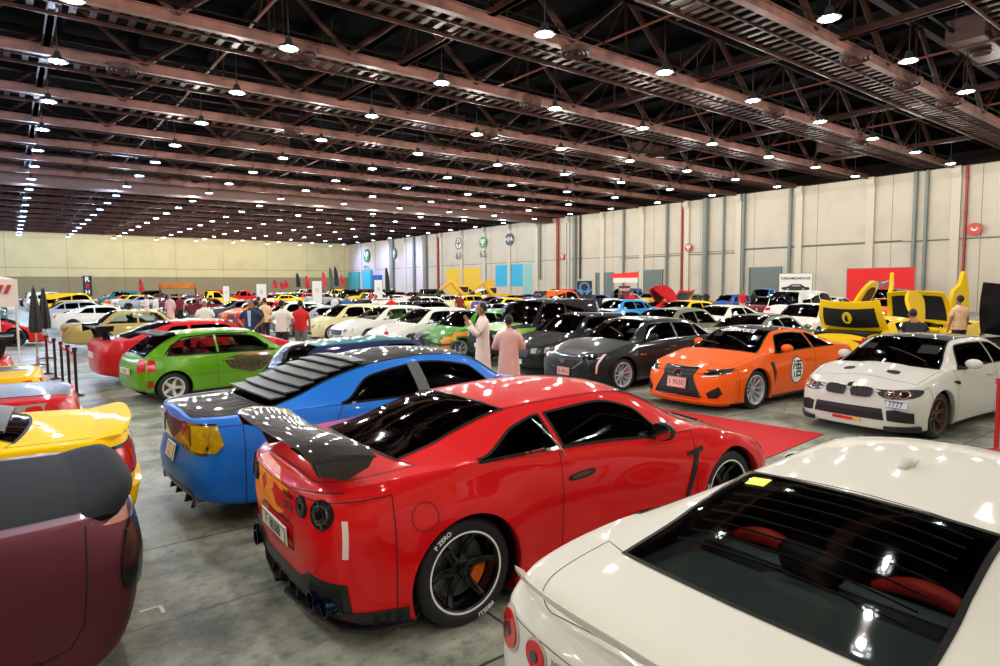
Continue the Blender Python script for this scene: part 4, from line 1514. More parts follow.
coupe_gt((3.601, 4.053, 0), math.radians(-2.1), RED, 'bright red sports coupe with big dark rear wing and orange flame graphic',
         M_LENSD, M_CARB, True, 'F  88388', G_DARK, .985, mat('brown_leather', '#5a3020', .6))
coupe_gt((3.62, 1.12, 0), math.radians(-2), WHT, 'white sports coupe with wide black rear window, cut off at the lower right',
         M_LENSR, WHT, False, 'A  5061', glass('smoked_rear_glass', (.60, .63, .60)), .957, mat('charcoal_leather', '#1e1e20', .6))

# ---------------------------------------------------------------- blue saloon with rear louvres
def front_kit(car, kind='plain', m=None, pl='A 7214', body=None):
    """simple lamps, grille and plate for cars seen from afar or from behind"""
    S = car['S']
    zf = curve(S['belt'])(S['nose'] - .3)
    w = S['ym'][-1][1]
    both(car, 'headlamp', 'F', [(w * .60, zf - .10), (w * .98, zf - .07), (w * 1.0, zf - .20), (w * .64, zf - .22)], M_LENSC, off=.006)
    patch(car, 'front_grille', 'F', [(-w * .5, zf - .12), (w * .5, zf - .12), (w * .46, zf - .30), (-w * .46, zf - .30)], M_GRILLE, off=.006)
    patch(car, 'lower_intake', 'F', [(-w * .7, S['zl'][0][1] + .02), (w * .7, S['zl'][0][1] + .02), (w * .6, S['zl'][0][1] + .14), (-w * .6, S['zl'][0][1] + .14)], M_GRILLE, off=.006)
    if pl: plate(car, 'F', 0, zf - .34, pl)

def rear_kit(car, zt=None, m=None, pl=None, w=None):
    S = car['S']
    zt = zt or curve(S['belt'])(S['tail'] + .2) - .06
    w = w or S['ym'][0][1]
    both(car, 'tail_lamp', 'B', [(w * .58, zt), (w * 1.0, zt - .01), (w * 1.0, zt - .16), (w * .60, zt - .15)], m or M_LENSR, off=.006)
    if pl: plate(car, 'B', 0, zt - .18, pl)
    patch(car, 'rear_valance', 'B', [(-w * .8, S['zl'][0][1] + .02), (w * .8, S['zl'][0][1] + .02), (w * .7, S['zl'][0][1] + .12), (-w * .7, S['zl'][0][1] + .12)], M_VAL, off=.006)

def handles(car, xs, z, m=None):
    for x in xs:
        for sd in 'LR':
            patch(car, 'door_handle', sd, smooth_poly([(x, z), (x + .2, z + .005), (x + .2, z - .022), (x, z - .026)], 3), m or M_CHR, off=.022, step=.05, depth=.02)

BLU = paint('satin_blue', '#1674dc', .4, .1, .3)
def blue_saloon():
    S = spec(3.05, -2.52, 2.50, 1.47, 1.90, .365, zl=.19, deck=1.08, deck_t=1.06, belt=(.97, 1.03), hood=(1.04, .86), roofw=.60, headr=-.72, headf=.55, blb=-1.75, cowl=1.22,
             c_x=-1.12, a_x=.98, b=-.14, zr=1.36, zf=1.39, hip=.05, flare=.03, pk=.05, taper=.93, wbelt=.88,
             z6=[(-1.12, 1.06), (-.95, 1.17), (-.62, 1.29), (-.1, 1.355), (.45, 1.34), (.98, .99)], tail_dx=[.12, .02, -.02, .03, .03, .03])
    black = paint('gloss_black', '#08080a', .18)
    car = build_car('saloon', S, dict(body=BLU, roof=black, trunk_lid=black, glass=G_MID, windshield=G_MID, rear_window=G_DARK), (3.62, 6.70, 0), math.radians(1.5), ds=.04, scale=.975)
    root = car['root']
    tag(root, 'satin blue four door saloon with black roof, black boot and grey rear window louvres', 'car')
    add_wheels(car, 'five', M_RIMB, .365, .26, .255)
    interior(car, mat('black_leather', '#141416', .6), .45)
    mirror_part(car, .86, .86, 1.03, BLU)
    # smoked and amber lamps
    AMB = mat('amber_tinted_lens', '#c8a010', .15, 0, 1, noise=(14, '#7a6406', .6))
    RD = mat('smoked_red_lens', '#6a1a1c', .15, 0, 1)
    for s in (-1, 1):
        patch(car, 'tail_lamp', 'B', sym([(.30, .97), (.81, .985), (.83, .80), (.79, .70), (.34, .72)], s), M_LENSD, off=.010, step=.04)
        patch(car, 'lamp_amber', 'B', sym([(.58, .955), (.79, .965), (.81, .80), (.77, .725), (.60, .73)], s), AMB, off=.018, step=.04)
        patch(car, 'lamp_red', 'B', sym([(.36, .93), (.56, .945), (.56, .76), (.38, .755)], s), RD, off=.018, step=.04)
        sd = 'L' if s > 0 else 'R'
        patch(car, 'lamp_amber', sd, [(-2.475, .95), (-2.30, .965), (-2.27, .80), (-2.33, .725), (-2.49, .74)], AMB, off=.012, step=.04)
    patch(car, 'rear_panel', 'B', [(-.28, .955), (.28, .955), (.30, .76), (-.30, .76)], M_VAL, off=.006)
    plate(car, 'B', 0, .63, '2\n11', w=.30, h=.15, size=.07)
    patch(car, 'rear_valance', 'B', [(-.66, .23), (.66, .23), (.58, .36), (-.58, .36)], M_VAL, off=.008)
    for s in (-1, 1):
        for y in (.18, .42):
            f = MB(); f.prism([(-2.46, .14), (-2.2, .14), (-2.2, .26), (-2.42, .30)], 'y', s * y - .01, s * y + .01); f.build('diffuser_fin', M_VAL, root, smooth=0)
        e = MB(); e.lathe([(.045, 0), (.05, -.0), (.05, .2), (.045, .2)], 16, 'x', (-2.47, s * .62, .25), close=True); e.build('tailpipe', M_CHR, root)
        sd = 'L' if s > 0 else 'R'
        patch(car, 'pillar_cover', sd, [(-.18, 1.05), (-.03, 1.03), (-.10, 1.355), (-.24, 1.345)], mat('grey_pillar_vinyl', '#55585a', .4), off=.008, step=.04)
    ribbon(car, 'panel_gap', 'R', [(-1.12, 1.02), (-1.22, .86), (-1.12, .72), (-1.0, .42)], .005, M_SEAM, off=.002)
    ribbon(car, 'panel_gap', 'L', [(-1.12, 1.02), (-1.22, .86), (-1.12, .72), (-1.0, .42)], .005, M_SEAM, off=.002)
    # the louvres over the back glass: curved slats on two rails
    lv = mat('grey_louvre', '#3c4143', .5, spec=.3)
    lo = None
    N_ = 7
    for k in range(N_):
        x0 = -1.76 + .155 * k
        b = MB(); vs = []
        m_ = 12
        for i in range(m_ + 1):
            t = i / m_ * 2 - 1
            wy = .64 - .017 * k
            y = wy * t
            for dx, dz in ((0, .062), (.152, .034), (.152, .022), (0, .044)):
                r = skin(car, 'T', x0 + dx - .05 * (1 - t * t), y * .97, 0)
                z = r[0].z if r else 1.2
                vs.append((x0 + dx - .05 * (1 - t * t), y, z + dz))
        b.add(vs, [(i * 4 + j, i * 4 + (j + 1) % 4, (i + 1) * 4 + (j + 1) % 4, (i + 1) * 4 + j) for i in range(m_) for j in range(4)] + [(0, 1, 2, 3), tuple(m_ * 4 + j for j in range(4))[::-1]])
        b.build('louvre_slat', lv, root, smooth=30)
    for y in (-.3, .0, .3):
        pts = []
        for k in range(9):
            x = -1.74 + 1.02 * k / 8
            r = skin(car, 'T', x, y, .012)
            if r: pts.append(r[0])
        b = MB(); b.tube(pts, .014, 6); b.build('louvre_rail', M_MATTE, root)
    front_kit(car)
    handles(car, (-.30, -1.05), .90, BLU)
    return car
blue_saloon()

# ---------------------------------------------------------------- orange coupe
ORG = paint('vivid_orange', '#f06000', .24)
BLK = paint('gloss_black', '#08080a', .18)
def orange_coupe():
    S = spec(2.73, -2.26, 2.40, 1.39, 1.88, .345, zl=.14, deck=1.02, deck_t=.98, belt=(.94, .99), hood=(.99, .78), roofw=.57, headr=-.60, headf=.42, blb=-1.55, cowl=1.05,
             c_x=-1.20, a_x=.74, b=-.50, zr=1.30, zf=1.31, hip=.04, flare=.025, pk=.05, nose_dx=[-.10, -.02, -.0, -.03, -.06, -.10], taper=.9)
    car = build_car('sports_coupe', S, dict(body=ORG, roof=BLK, glass=G_DARK, windshield=G_MID, rear_window=G_DARK), (11.50, 6.66, 0), math.radians(177), ds=.045, scale=.985)
    root = car['root']
    tag(root, 'vivid orange coupe with black roof and white oval kanji emblem on its door', 'car')
    add_wheels(car, 'fifteen', M_RIMS, .345, .26, .255)
    interior(car, mat('black_leather', '#141416', .6), .42)
    mirror_part(car, .54, .85, .99, ORG)
    # spindle grille
    sp = [(-.36, .735), (.36, .735), (.30, .60), (.34, .52), (.50, .26), (-.50, .26), (-.34, .52), (-.30, .60)]
    patch(car, 'spindle_grille', 'F', sp, M_GRILLE, off=.006, step=.04)
    ribbon(car, 'grille_frame', 'F', sp, .020, mat('dark_chrome', '#4a4a4c', .2, 1), off=.010, closed=True)
    for k in range(7):
        z = .30 + .06 * k
        wd = np.interp(z, [.26, .52, .60, .735], [.48, .33, .29, .34])
        ribbon(car, 'grille_bar', 'F', [(-wd, z), (wd, z)], .007, mat('dark_chrome', '#4a4a4c', .2, 1), off=.010)
    patch(car, 'emblem', 'F', circle(0, .63, .085, 20, .06), M_BLACK, off=.014)
    ribbon(car, 'emblem_ring', 'F', circle(0, .63, .085, 24, .06), .014, M_CHR, off=.018, closed=True, step=.02)
    text_on(car, 'emblem_letter', 'F', 'L', 0, .63, .11, M_CHR, bold=.004, off=.02)
    plate(car, 'F', 0, .47, '1 9550', bgm=mat('pink_plate', '#e8b4a8', .5), ink=mat('red_plate_ink', '#8a1a14', .5), w=.40, h=.17, size=.13)
    for s in (-1, 1):
        patch(car, 'headlamp', 'F', sym([(.44, .655), (.60, .70), (.84, .755), (.84, .68), (.62, .635)], s), M_LENSC, off=.008, step=.03)
        patch(car, 'headlamp_core', 'F', sym([(.50, .665), (.62, .695), (.74, .715), (.74, .675), (.60, .65)], s), M_LENSD, off=.012, step=.03)
        patch(car, 'daytime_lamp', 'F', sym([(.45, .615), (.72, .65), (.73, .635), (.50, .60)], s), M_WHITE, off=.010, step=.03)
        patch(car, 'side_intake', 'F', sym([(.58, .34), (.76, .46), (.80, .34), (.74, .26), (.62, .25)], s), M_GRILLE, off=.006, step=.03)
        sd = 'L' if s > 0 else 'R'
        patch(car, 'headlamp', sd, [(2.22, .72), (1.90, .765), (1.95, .735), (2.24, .665)], M_LENSC, off=.008, step=.03)
        patch(car, 'fender_vent', sd, [(.98, .80), (.86, .80), (.80, .60), (.82, .42), (.88, .60)], M_MATTE, off=.008, step=.03)
        patch(car, 'side_sill', sd, [(-.95, .16), (-.92, .20), (.92, .20), (.95, .16)], M_VAL, off=.01)
    patch(car, 'front_lip', 'F', [(-.82, .15), (-.82, .185), (.82, .185), (.82, .15)], ORG, off=.03, depth=.1)
    patch(car, 'lower_bar', 'F', [(-.46, .235), (.46, .235), (.44, .215), (-.44, .215)], M_CHR, off=.01)
    # door emblem: white oval with a black rim and the character
    patch(car, 'door_emblem', 'L', circle(.10, .60, .21, 36, .25), M_BLACK, off=.004, depth=.003)
    patch(car, 'door_emblem', 'L', circle(.10, .60, .192, 36, .232), M_WHITE, off=.007, depth=.003)
    text_on(car, 'door_emblem_character', 'L', '\u609f', .10, .595, .35, M_INK, bold=.004, off=.011, sx=.92)
    text_on(car, 'windshield_lettering', 'T', '', 0, 0, .1, M_WHITE)
    # screen banner lettering across the top of the windscreen
    vs, fs = text_mesh('SERIES.IMPORTS', .095, .002)
    pts, ok = [], True
    for x, y in vs:
        r = skin(car, 'T', .60 + -y * 1.7, x * 1.05, .006)
        if r is None: ok = False; break
        pts.append(r[0])
    if ok: mesh('windshield_lettering', pts, fs, M_WHITE, root)
    sheet(car, .80, .42, .16, .2); sheet(car, .74, -.40, .14, .18)
    wiper(car, 1.0, .5, .8, -.1); wiper(car, 1.05, -.1, .9, -.55)
    rear_kit(car)
    handles(car, (-.42,), .80, ORG)

def sheet(car, x, y, a, b):
    """a paper sheet lying behind the windscreen"""
    r = skin(car, 'T', x, y, -.03); q = skin(car, 'T', x - a, y, -.03)
    if r is None or q is None: return
    P, Q = r[0], q[0]
    mesh('paper_notice', [(P.x, y - b / 2, P.z), (P.x, y + b / 2, P.z), (Q.x, y + b / 2, Q.z), (Q.x, y - b / 2, Q.z),
                          (P.x, y - b / 2, P.z - .002), (P.x, y + b / 2, P.z - .002), (Q.x, y + b / 2, Q.z - .002), (Q.x, y - b / 2, Q.z - .002)], [(0, 1, 2, 3), (7, 6, 5, 4)], M_PAPER, car['root'])
orange_coupe()

# ---------------------------------------------------------------- dark grey luxury saloon
GRY = paint('dark_metallic_grey', '#1c2124', .22, .5)
def grey_saloon():
    S = spec(2.91, -2.48, 2.34, 1.45, 1.86, .335, zl=.16, deck=1.06, deck_t=1.04, belt=(.97, 1.01), hood=(1.02, .80), roofw=.58, headr=-.95, headf=.40, blb=-1.70, cowl=1.10,
             c_x=-1.42, a_x=.86, b=(-.98, -.28), zr=1.35, zf=1.37, pk=-.1, nose_dx=[-.10, -.02, 0, -.01, -.03, -.06], doors=[(-.30, .95), (-1.12, -.30)])
    car = build_car('saloon', S, dict(body=GRY, glass=G_DARK, windshield=G_MID, rear_window=G_DARK, rubber=M_CHR), (11.32, 9.42, 0), math.radians(178), ds=.045, scale=1.0)
    root = car['root']
    tag(root, 'dark metallic grey luxury saloon with black mesh grille and silver wheels', 'car')
    add_wheels(car, 'ten', M_RIMS, .335, .25, .25)
    interior(car, mat('black_leather', '#141416', .6), .45)
    mirror_part(car, .66, .86, 1.03, GRY)
    g = [(-.50, .72), (.50, .72), (.52, .62), (.30, .47), (-.30, .47), (-.52, .62)]
    patch(car, 'shield_grille', 'F', g, M_GRILLE, off=.006, step=.04)
    ribbon(car, 'grille_frame', 'F', g, .022, M_CHR, off=.012, closed=True)
    for k in range(5): ribbon(car, 'grille_bar', 'F', [(-.40 + .02 * k, .50 + .045 * k), (.40 - .02 * k, .50 + .045 * k)], .006, M_RIMD, off=.010)
    patch(car, 'crest_emblem', 'F', [(-.11, .64), (.11, .64), (.05, .58), (0, .56), (-.05, .58)], M_CHR, off=.016)
    plate(car, 'F', .05, .40, '56 8622', bgm=mat('pink_plate', '#e8b4a8', .5), ink=mat('red_plate_ink', '#8a1a14', .5), w=.36, h=.15, size=.10)
    for s in (-1, 1):
        patch(car, 'headlamp', 'F', sym([(.56, .745), (.80, .77), (.82, .66), (.66, .60), (.60, .66)], s), M_LENSC, off=.008, step=.03)
        patch(car, 'headlamp_core', 'F', sym([(.60, .725), (.76, .74), (.76, .68), (.64, .66)], s), M_LENSD, off=.012, step=.03)
        patch(car, 'lamp_strip', 'F', sym([(.795, .77), (.83, .77), (.80, .40), (.785, .40)], s), mat('pale_reflector', '#e8cfc8', .3), off=.012, step=.03)
        sd = 'L' if s > 0 else 'R'
        patch(car, 'headlamp', sd, [(2.16, .765), (1.88, .80), (1.92, .74), (2.18, .65)], M_LENSC, off=.008, step=.03)
        patch(car, 'corner_intake', 'F', sym([(.50, .36), (.76, .42), (.74, .24), (.54, .22)], s), M_GRILLE, off=.006, step=.04)
        ribbon(car, 'sill_trim', sd, [(-1.0, .24), (1.0, .22)], .016, M_CHR, off=.008)
        patch(car, 'fender_vent', sd, [(.98, .73), (.80, .72), (.80, .70), (.98, .705)], M_CHR, off=.008)
    patch(car, 'lower_grille', 'F', [(-.44, .33), (.44, .33), (.50, .22), (-.50, .22)], M_GRILLE, off=.006)
    patch(car, 'front_lip', 'F', [(-.80, .165), (-.80, .19), (.80, .19), (.80, .165)], M_VAL, off=.03, depth=.08)
    for s in (-1, 1): ribbon(car, 'hood_crease_shade', 'T', [(1.2, s * .50), (1.7, s * .42), (2.15, s * .34)], .006, M_SEAM, off=.001)  # dark strips stand in for the shade along the bonnet creases
    sheet(car, .86, .50, .14, .2); sheet(car, .60, -.46, .12, .16)
    wiper(car, 1.05, .5, .85, -.1)
    rear_kit(car)
    handles(car, (-.18, -.95), .84)
grey_saloon()

# ---------------------------------------------------------------- white coupe with twin kidney grille
WH2 = paint('alpine_white', '#cbc8c0', .26)
def white_coupe():
    S = spec(2.76, -2.22, 2.20, 1.40, 1.82, .335, zl=.15, deck=1.04, deck_t=1.02, belt=(.94, .98), hood=(.985, .80), roofw=.58, headr=-.80, headf=.42, blb=-1.52, cowl=1.02,
             c_x=-1.25, a_x=.74, b=-.48, zr=1.32, zf=1.33, pk=-.1, flare=.03, nose_dx=[-.09, -.02, 0, -.02, -.05, -.08],
             bump=lambda x, y, z, top: np.array([0, 0, .022 * max(0, 1 - (abs(abs(y) - .0) / .34) ** 4) * min(1, max(0, (x - .9) * 4)) * min(1, max(0, (2.1 - x) * 3))]) if top and x > .9 else np.zeros(3))
    roof = paint('carbon_black_roof', '#141412', .2)
    car = build_car('sports_coupe', S, dict(body=WH2, roof=roof, glass=G_DARK, windshield=G_MID, rear_window=G_DARK), (11.48, 3.84, 0), math.radians(175), ds=.04, scale=.975)
    root = car['root']
    tag(root, 'white coupe with twin kidney grille, dark roof and bronze wheels, at the right edge', 'car')
    add_wheels(car, 'multi', M_RIMD, .335, .25, .25)
    interior(car, mat('brown_leather', '#5a3020', .6), .42)
    mirror_part(car, .54, .84, .98, WH2)
    for s in (-1, 1):
        k = smooth_poly(sym([(.035, .70), (.10, .725), (.30, .72), (.335, .66), (.29, .60), (.08, .595), (.04, .63)], s), 4)
        patch(car, 'kidney_grille', 'F', k, M_GRILLE, off=.010, step=.03)
        ribbon(car, 'kidney_frame', 'F', k, .012, M_CHR, off=.016, closed=True, step=.02)
        for j in range(6): ribbon(car, 'grille_bar', 'F', [(s * (.075 + .042 * j), .61), (s * (.075 + .042 * j), .712)], .008, M_MATTE, off=.013)
        patch(car, 'headlamp', 'F', smooth_poly(sym([(.40, .68), (.55, .715), (.78, .735), (.84, .70), (.78, .625), (.55, .60), (.43, .63)], s), 3), M_LENSC, off=.010, step=.03)
        for u in (.54, .69): 
            patch(car, 'headlamp_core', 'F', circle(s * u, .665, .048, 16), M_LENSD, off=.016, step=.03)
            ribbon(car, 'halo_ring', 'F', circle(s * u, .665, .048, 18), .010, mat('amber_halo', '#d88a6a', .3), off=.018, closed=True, step=.02)
        sd = 'L' if s > 0 else 'R'
        patch(car, 'headlamp', sd, [(2.10, .715), (1.83, .735), (1.86, .695), (2.1, .64)], M_LENSC, off=.008, step=.03)
        patch(car, 'corner_intake', 'F', sym([(.52, .44), (.62, .46), (.80, .42), (.80, .28), (.54, .30)], s), M_GRILLE, off=.008, step=.04)
        patch(car, 'fender_gill', sd, [(.98, .80), (.80, .79), (.78, .745), (.84, .74), (.96, .77)], M_BLACK, off=.008, step=.03)
        # bonnet vents
        vp = [(1.52, s * .24), (1.60, s * .26), (1.57, s * .40), (1.47, s * .37)]
        patch(car, 'hood_vent', 'T', smooth_poly(vp, 3), M_SEAM, off=.006, depth=.004, step=.03)
        patch(car, 'corner_splitter', 'F', sym([(.50, .17), (.50, .22), (.84, .24), (.84, .17)], s), M_VAL, off=.035, depth=.06)
    patch(car, 'lower_intake', 'F', [(-.47, .46), (.47, .46), (.50, .30), (-.50, .30)], M_GRILLE, off=.008)
    ribbon(car, 'grille_mesh_bar', 'F', [(-.47, .38), (.47, .38)], .010, M_VAL, off=.012)
    plate(car, 'F', .60, .535, 'F 7777', w=.40, h=.10, bgm=mat('bluish_plate', '#c8c8d8', .4))
    emblem_ring(car, 'F', 0, .742, .030)
    patch(car, 'emblem', 'F', circle(0, .742, .028, 12), M_BLACK, off=.006)
    for a, b, hx in ((.10, .20, '#e8b010'), (-.04, .10, '#d82818'), (-.20, -.04, '#c01810')):
        patch(car, 'tow_tape', 'F', [(a, .245), (b, .245), (b, .285), (a, .285)], mat('tape_' + hx[1:], hx, .5), off=.014)
    sheet(car, .80, .42, .18, .28); sheet(car, .76, -.46, .12, .2)
    patch(car, 'window_sticker', 'T', [(.50, -.52), (.74, -.62), (.78, -.56), (.54, -.46)], mat('grey_sticker', '#9a9c9c', .5), off=.006, depth=.002)
    wiper(car, .98, .5, .82, -.1)
    rear_kit(car)
    handles(car, (-.40,), .82, WH2)
white_coupe()

# ---------------------------------------------------------------- green hatchback
GRN = paint('lime_green', '#5f9a12', .26, .2)
def green_hatch():
    S = spec(2.62, -1.90, 2.16, 1.38, 1.70, .30, zl=.17, deck=.98, deck_t=.92, belt=(.90, .93), hood=(.93, .74), roofw=.54, headr=-1.10, headf=.38, blb=-1.78, cowl=1.0,
             c_x=-1.38, a_x=.80, b=-.42, zr=1.30, zf=1.31, pk=-.3, flare=.03, wbelt=.92, hip=0, bow_b=-.06, bow_r=-.04,
             z6=[(-1.38, .95), (-1.30, 1.06), (-1.05, 1.22), (-.4, 1.265), (.34, 1.24), (.80, .91)])
    car = build_car('hatchback', S, dict(body=GRN, glass=G_CLR, windshield=G_CLR, rear_window=G_DARK, trunk_lid=GRN), (3.50, 13.99, 0), math.radians(9), ds=.05, scale=.96)
    root = car['root']
    tag(root, 'lime green three door hatchback with white wheels and graphic on its doors', 'car')
    add_wheels(car, 'five', mat('white_rim', '#c9c6bd', .4), .30, .21, .205, mcal=M_MATTE)
    rs = mat('red_fabric', '#b8183a', .7)
    interior(car, rs, .38, True, -.05)
    mirror_part(car, .58, .80, .95, GRN)
    for s in (-1, 1):
        sd = 'L' if s > 0 else 'R'
        patch(car, 'tail_lamp', 'B', sym([(.52, .86), (.69, .86), (.69, .64), (.54, .64)], s), M_LENSR, off=.010, step=.04)
        patch(car, 'tail_lamp', sd, [(-1.80, .87), (-1.62, .86), (-1.60, .66), (-1.79, .64)], M_LENSR, off=.010, step=.04)
        patch(car, 'bumper_marker', sd, [(-1.79, .48), (-1.68, .48), (-1.66, .36), (-1.78, .34)], mat('dull_red_reflector', '#8c2a1c', .4), off=.010, step=.04)
        ribbon(car, 'window_trim', sd, [(-1.42, .95), (-1.28, 1.10), (-1.04, 1.25), (-.4, 1.295), (.3, 1.27)], .022, M_BLACK, off=.010)
        ribbon(car, 'window_trim', sd, [(-1.40, .93), (-.4, .915), (.78, .905)], .024, M_BLACK, off=.010)
    # graphic on the doors
    gx = mat('door_graphic_dark', '#1c1a10', .35, 0, 1, noise=(22, '#6b5a1a', .8))
    go = mat('door_graphic_orange', '#b8682e', .35, 0, 1, noise=(18, '#3f6a18', .7))
    patch(car, 'door_graphic', 'R', smooth_poly([(-.28, .78), (.0, .84), (.25, .80), (.5, .86), (.72, .74), (.6, .58), (.3, .46), (.05, .52), (-.2, .60)], 4), gx, off=.004, depth=.003, step=.05)
    patch(car, 'door_graphic', 'R', smooth_poly([(-.02, .86), (.3, .88), (.7, .87), (.8, .82), (.5, .80), (.2, .82)], 4), go, off=.007, depth=.003, step=.05)
    ribbon(car, 'crease_shade_line', 'R', [(-1.0, .52), (.9, .50)], .01, mat('green_shadow_line', '#2f5a10', .5), off=.003)  # shade along the crease, painted as a darker green strip
    # black hatch spoiler
    sp = MB(); sp.add([(x, y, z) for y in (-.62, .62) for (x, z) in ((-1.18, 1.375), (-1.52, 1.34), (-1.52, 1.315), (-1.18, 1.33))], [(0, 1, 2, 3), (7, 6, 5, 4), (0, 4, 5, 1), (1, 5, 6, 2), (2, 6, 7, 3), (3, 7, 4, 0)])
    sp.build('hatch_spoiler', M_BLACK, root, smooth=0)
    patch(car, 'rear_valance', 'B', [(-.7, .20), (.7, .20), (.7, .30), (-.7, .30)], M_VAL, off=.006)
    plate(car, 'B', 0, .62, '5 1973')
    front_kit(car, pl=None)
    handles(car, (-.34,), .78, GRN)
green_hatch()

# ---------------------------------------------------------------- matte maroon muscle coupe (left, near)
MAR = mat('paint_matte_maroon', '#5c2230', .45, .5, .08)
MBK = mat('matte_black_wrap', '#121210', .7, 0, 0, spec=.06)
def muscle(loc, rz, body, lid, label, kind, scale=1.0, **kw):
    d = dict(wb=2.95, tail=-2.42, nose=2.48, H=1.45, W=1.93, R=.36, zl=.20, deck=1.04, deck_t=1.05, belt=(.98, 1.01), hood=(1.03, .84), roofw=.57, headr=-.86, headf=.34, blb=-1.60, cowl=1.0,
             c_x=-1.20, a_x=.78, b=-.50, zr=1.35, zf=1.36, pk=-.1, flare=.02, hip=.05, tail_dx=[.24, .10, .02, -.01, .02, .03], taper=.955)
    d.update(kw)
    S = spec(**d)
    S['rb'] = S['tail'] - .1
    m = dict(body=body, glass=G_DARK, windshield=G_MID, rear_window=G_DARK)
    if lid: m['trunk_lid'] = lid
    car = build_car('muscle_coupe', S, m, loc, rz, ds=.04, scale=scale)
    tag(car['root'], label, 'car')
    add_wheels(car, 'five', M_RIMB, d['R'], .26, .255)
    mirror_part(car, .56, .88, 1.03, body)
    interior(car, mat('black_leather', '#141416', .6), .45)
    front_kit(car)
    handles(car, (-.42,), .84, M_BLACK)
    return car

def maroon():
    car = muscle((-1.88, 4.50, 0), math.radians(180.5), MAR, MBK, 'matte maroon muscle coupe with matte black boot lid and spoiler, cut by the left edge', 'c', .995, wb=2.62)
    root = car['root']
    # black spoiler across the boot, dark lamp band round the corner
    n = 24; vs = []
    prof = [(.34, .000), (.24, .008), (.13, .035), (.03, .065), (-.03, .07), (-.055, .05), (-.02, .01), (.05, -.01)]
    for k in range(n + 1):
        y = -.83 + 1.66 * k / n; a = abs(y) / .83
        for (dx, dz) in prof: vs.append((-2.36 + dx * (1 - .15 * a) + .13 * a ** 4, y, 1.035 + dz * (1 - .6 * a ** 6) - .045 * a ** 3))
    m_ = len(prof)
    b = MB(); b.add(vs, [(k * m_ + j, k * m_ + (j + 1) % m_, (k + 1) * m_ + (j + 1) % m_, (k + 1) * m_ + j) for k in range(n) for j in range(m_)] + [tuple(range(m_)), tuple(n * m_ + j for j in range(m_))[::-1]])
    b.build('boot_spoiler', MBK, root, smooth=50)
    lens = mat('smoked_lamp_band', '#1b1a1a', .3, 0, .5)
    patch(car, 'lamp_band', 'B', [(-.80, .91), (.80, .91), (.80, .60), (-.80, .60)], lens, off=.014, step=.05)
    for s, sd in ((1, 'L'), (-1, 'R')):
        patch(car, 'lamp_band', sd, [(-2.40, .95), (-2.33, .94), (-2.30, .88), (-2.275, .78), (-2.27, .70), (-2.285, .63), (-2.32, .60), (-2.39, .60)], lens, off=.014, step=.02)
        ribbon(car, 'panel_gap', sd, [(-2.13, .985), (-2.12, .72), (-2.10, .52), (-2.04, .42), (-1.80, .36)], .007, M_SEAM, off=.002)
        mk = [(-1.92, .40), (-1.74, .415), (-1.74, .365), (-1.92, .35)]
        patch(car, 'side_marker', sd, mk, mat('dark_maroon_recess', '#2a1014', .4), off=.002, depth=.002)
        ribbon(car, 'marker_edge', sd, mk, .007, M_SEAM, off=.003, closed=True)
        patch(car, 'corner_cap', sd, [(-2.33, 1.01), (-2.20, .965), (-2.33, .945)], mat('paint_copper_pink', '#b07868', .4, .4, .2), off=.006, step=.03)
maroon()

def yellow_muscle():
    YEL = mat('paint_bright_yellow', '#fccc00', .6, 0, .35, spec=.1)
    car = muscle((-1.50, 6.62, 0), math.radians(176), YEL, None, 'bright yellow muscle coupe with boot spoiler and red lamps, beside the maroon coupe', 'm', .985,
                 wb=2.72, tail=-2.36, nose=2.40, H=1.40, W=1.88, deck=1.05, deck_t=1.03, R=.345, taper=.93, blb=-1.50)
    root = car['root']
    n = 24; vs = []
    prof = [(.36, -.005), (.20, .018), (.06, .055), (-.05, .075), (-.06, .055), (.04, .02), (.08, -.01)]
    for k in range(n + 1):
        y = -.78 + 1.56 * k / n; a = abs(y) / .78
        for (dx, dz) in prof: vs.append((-2.30 + dx * (1 - .2 * a) + .10 * a ** 3, y, 1.02 + dz * (1 - .5 * a ** 6) - .03 * a ** 3))
    m_ = len(prof)
    b = MB(); b.add(vs, [(k * m_ + j, k * m_ + (j + 1) % m_, (k + 1) * m_ + (j + 1) % m_, (k + 1) * m_ + j) for k in range(n) for j in range(m_)] + [tuple(range(m_)), tuple(n * m_ + j for j in range(m_))[::-1]])
    b.build('boot_spoiler', YEL, root, smooth=50)
    for s in (-1, 1):
        for k in range(3):
            u = .50 + .115 * k
            patch(car, 'tail_lamp', 'B', sym([(u, .93 - .01 * k), (u + .095, .925 - .01 * k), (u + .10, .71), (u + .01, .71)], s), M_LENSR, off=.014, step=.04)
        patch(car, 'lamp_surround', 'B', sym([(.47, .95), (.86, .93), (.87, .69), (.48, .69)], s), M_BLACK, off=.008, step=.04)
        sd = 'L' if s > 0 else 'R'
        patch(car, 'tail_lamp', sd, [(-2.36, .90), (-2.26, .93), (-2.19, .82), (-2.22, .72), (-2.35, .70)], M_LENSR, off=.012, step=.03)
    # the bumper stands out below the boot
    patch(car, 'bumper_bar', 'B', [(-.90, .60), (.90, .60), (.90, .30), (-.90, .30)], YEL, off=.05, depth=.06, step=.04)
    for k in range(4):
        b = MB(); x0 = -1.50 + .15 * k
        vs = []
        for i in range(9):
            t = i / 4 - 1
            for dx, dz in ((0, .05), (.15, .03), (.15, .01), (0, .03)):
                r = skin(car, 'T', x0 + dx, .55 * t, 0)
                vs.append((x0 + dx, .6 * t, (r[0].z if r else 1.1) + dz))
        b.add(vs, [(i * 4 + j, i * 4 + (j + 1) % 4, (i + 1) * 4 + (j + 1) % 4, (i + 1) * 4 + j) for i in range(8) for j in range(4)] + [(0, 1, 2, 3), (35, 34, 33, 32)])
        b.build('louvre_slat', M_MATTE, root, smooth=30)
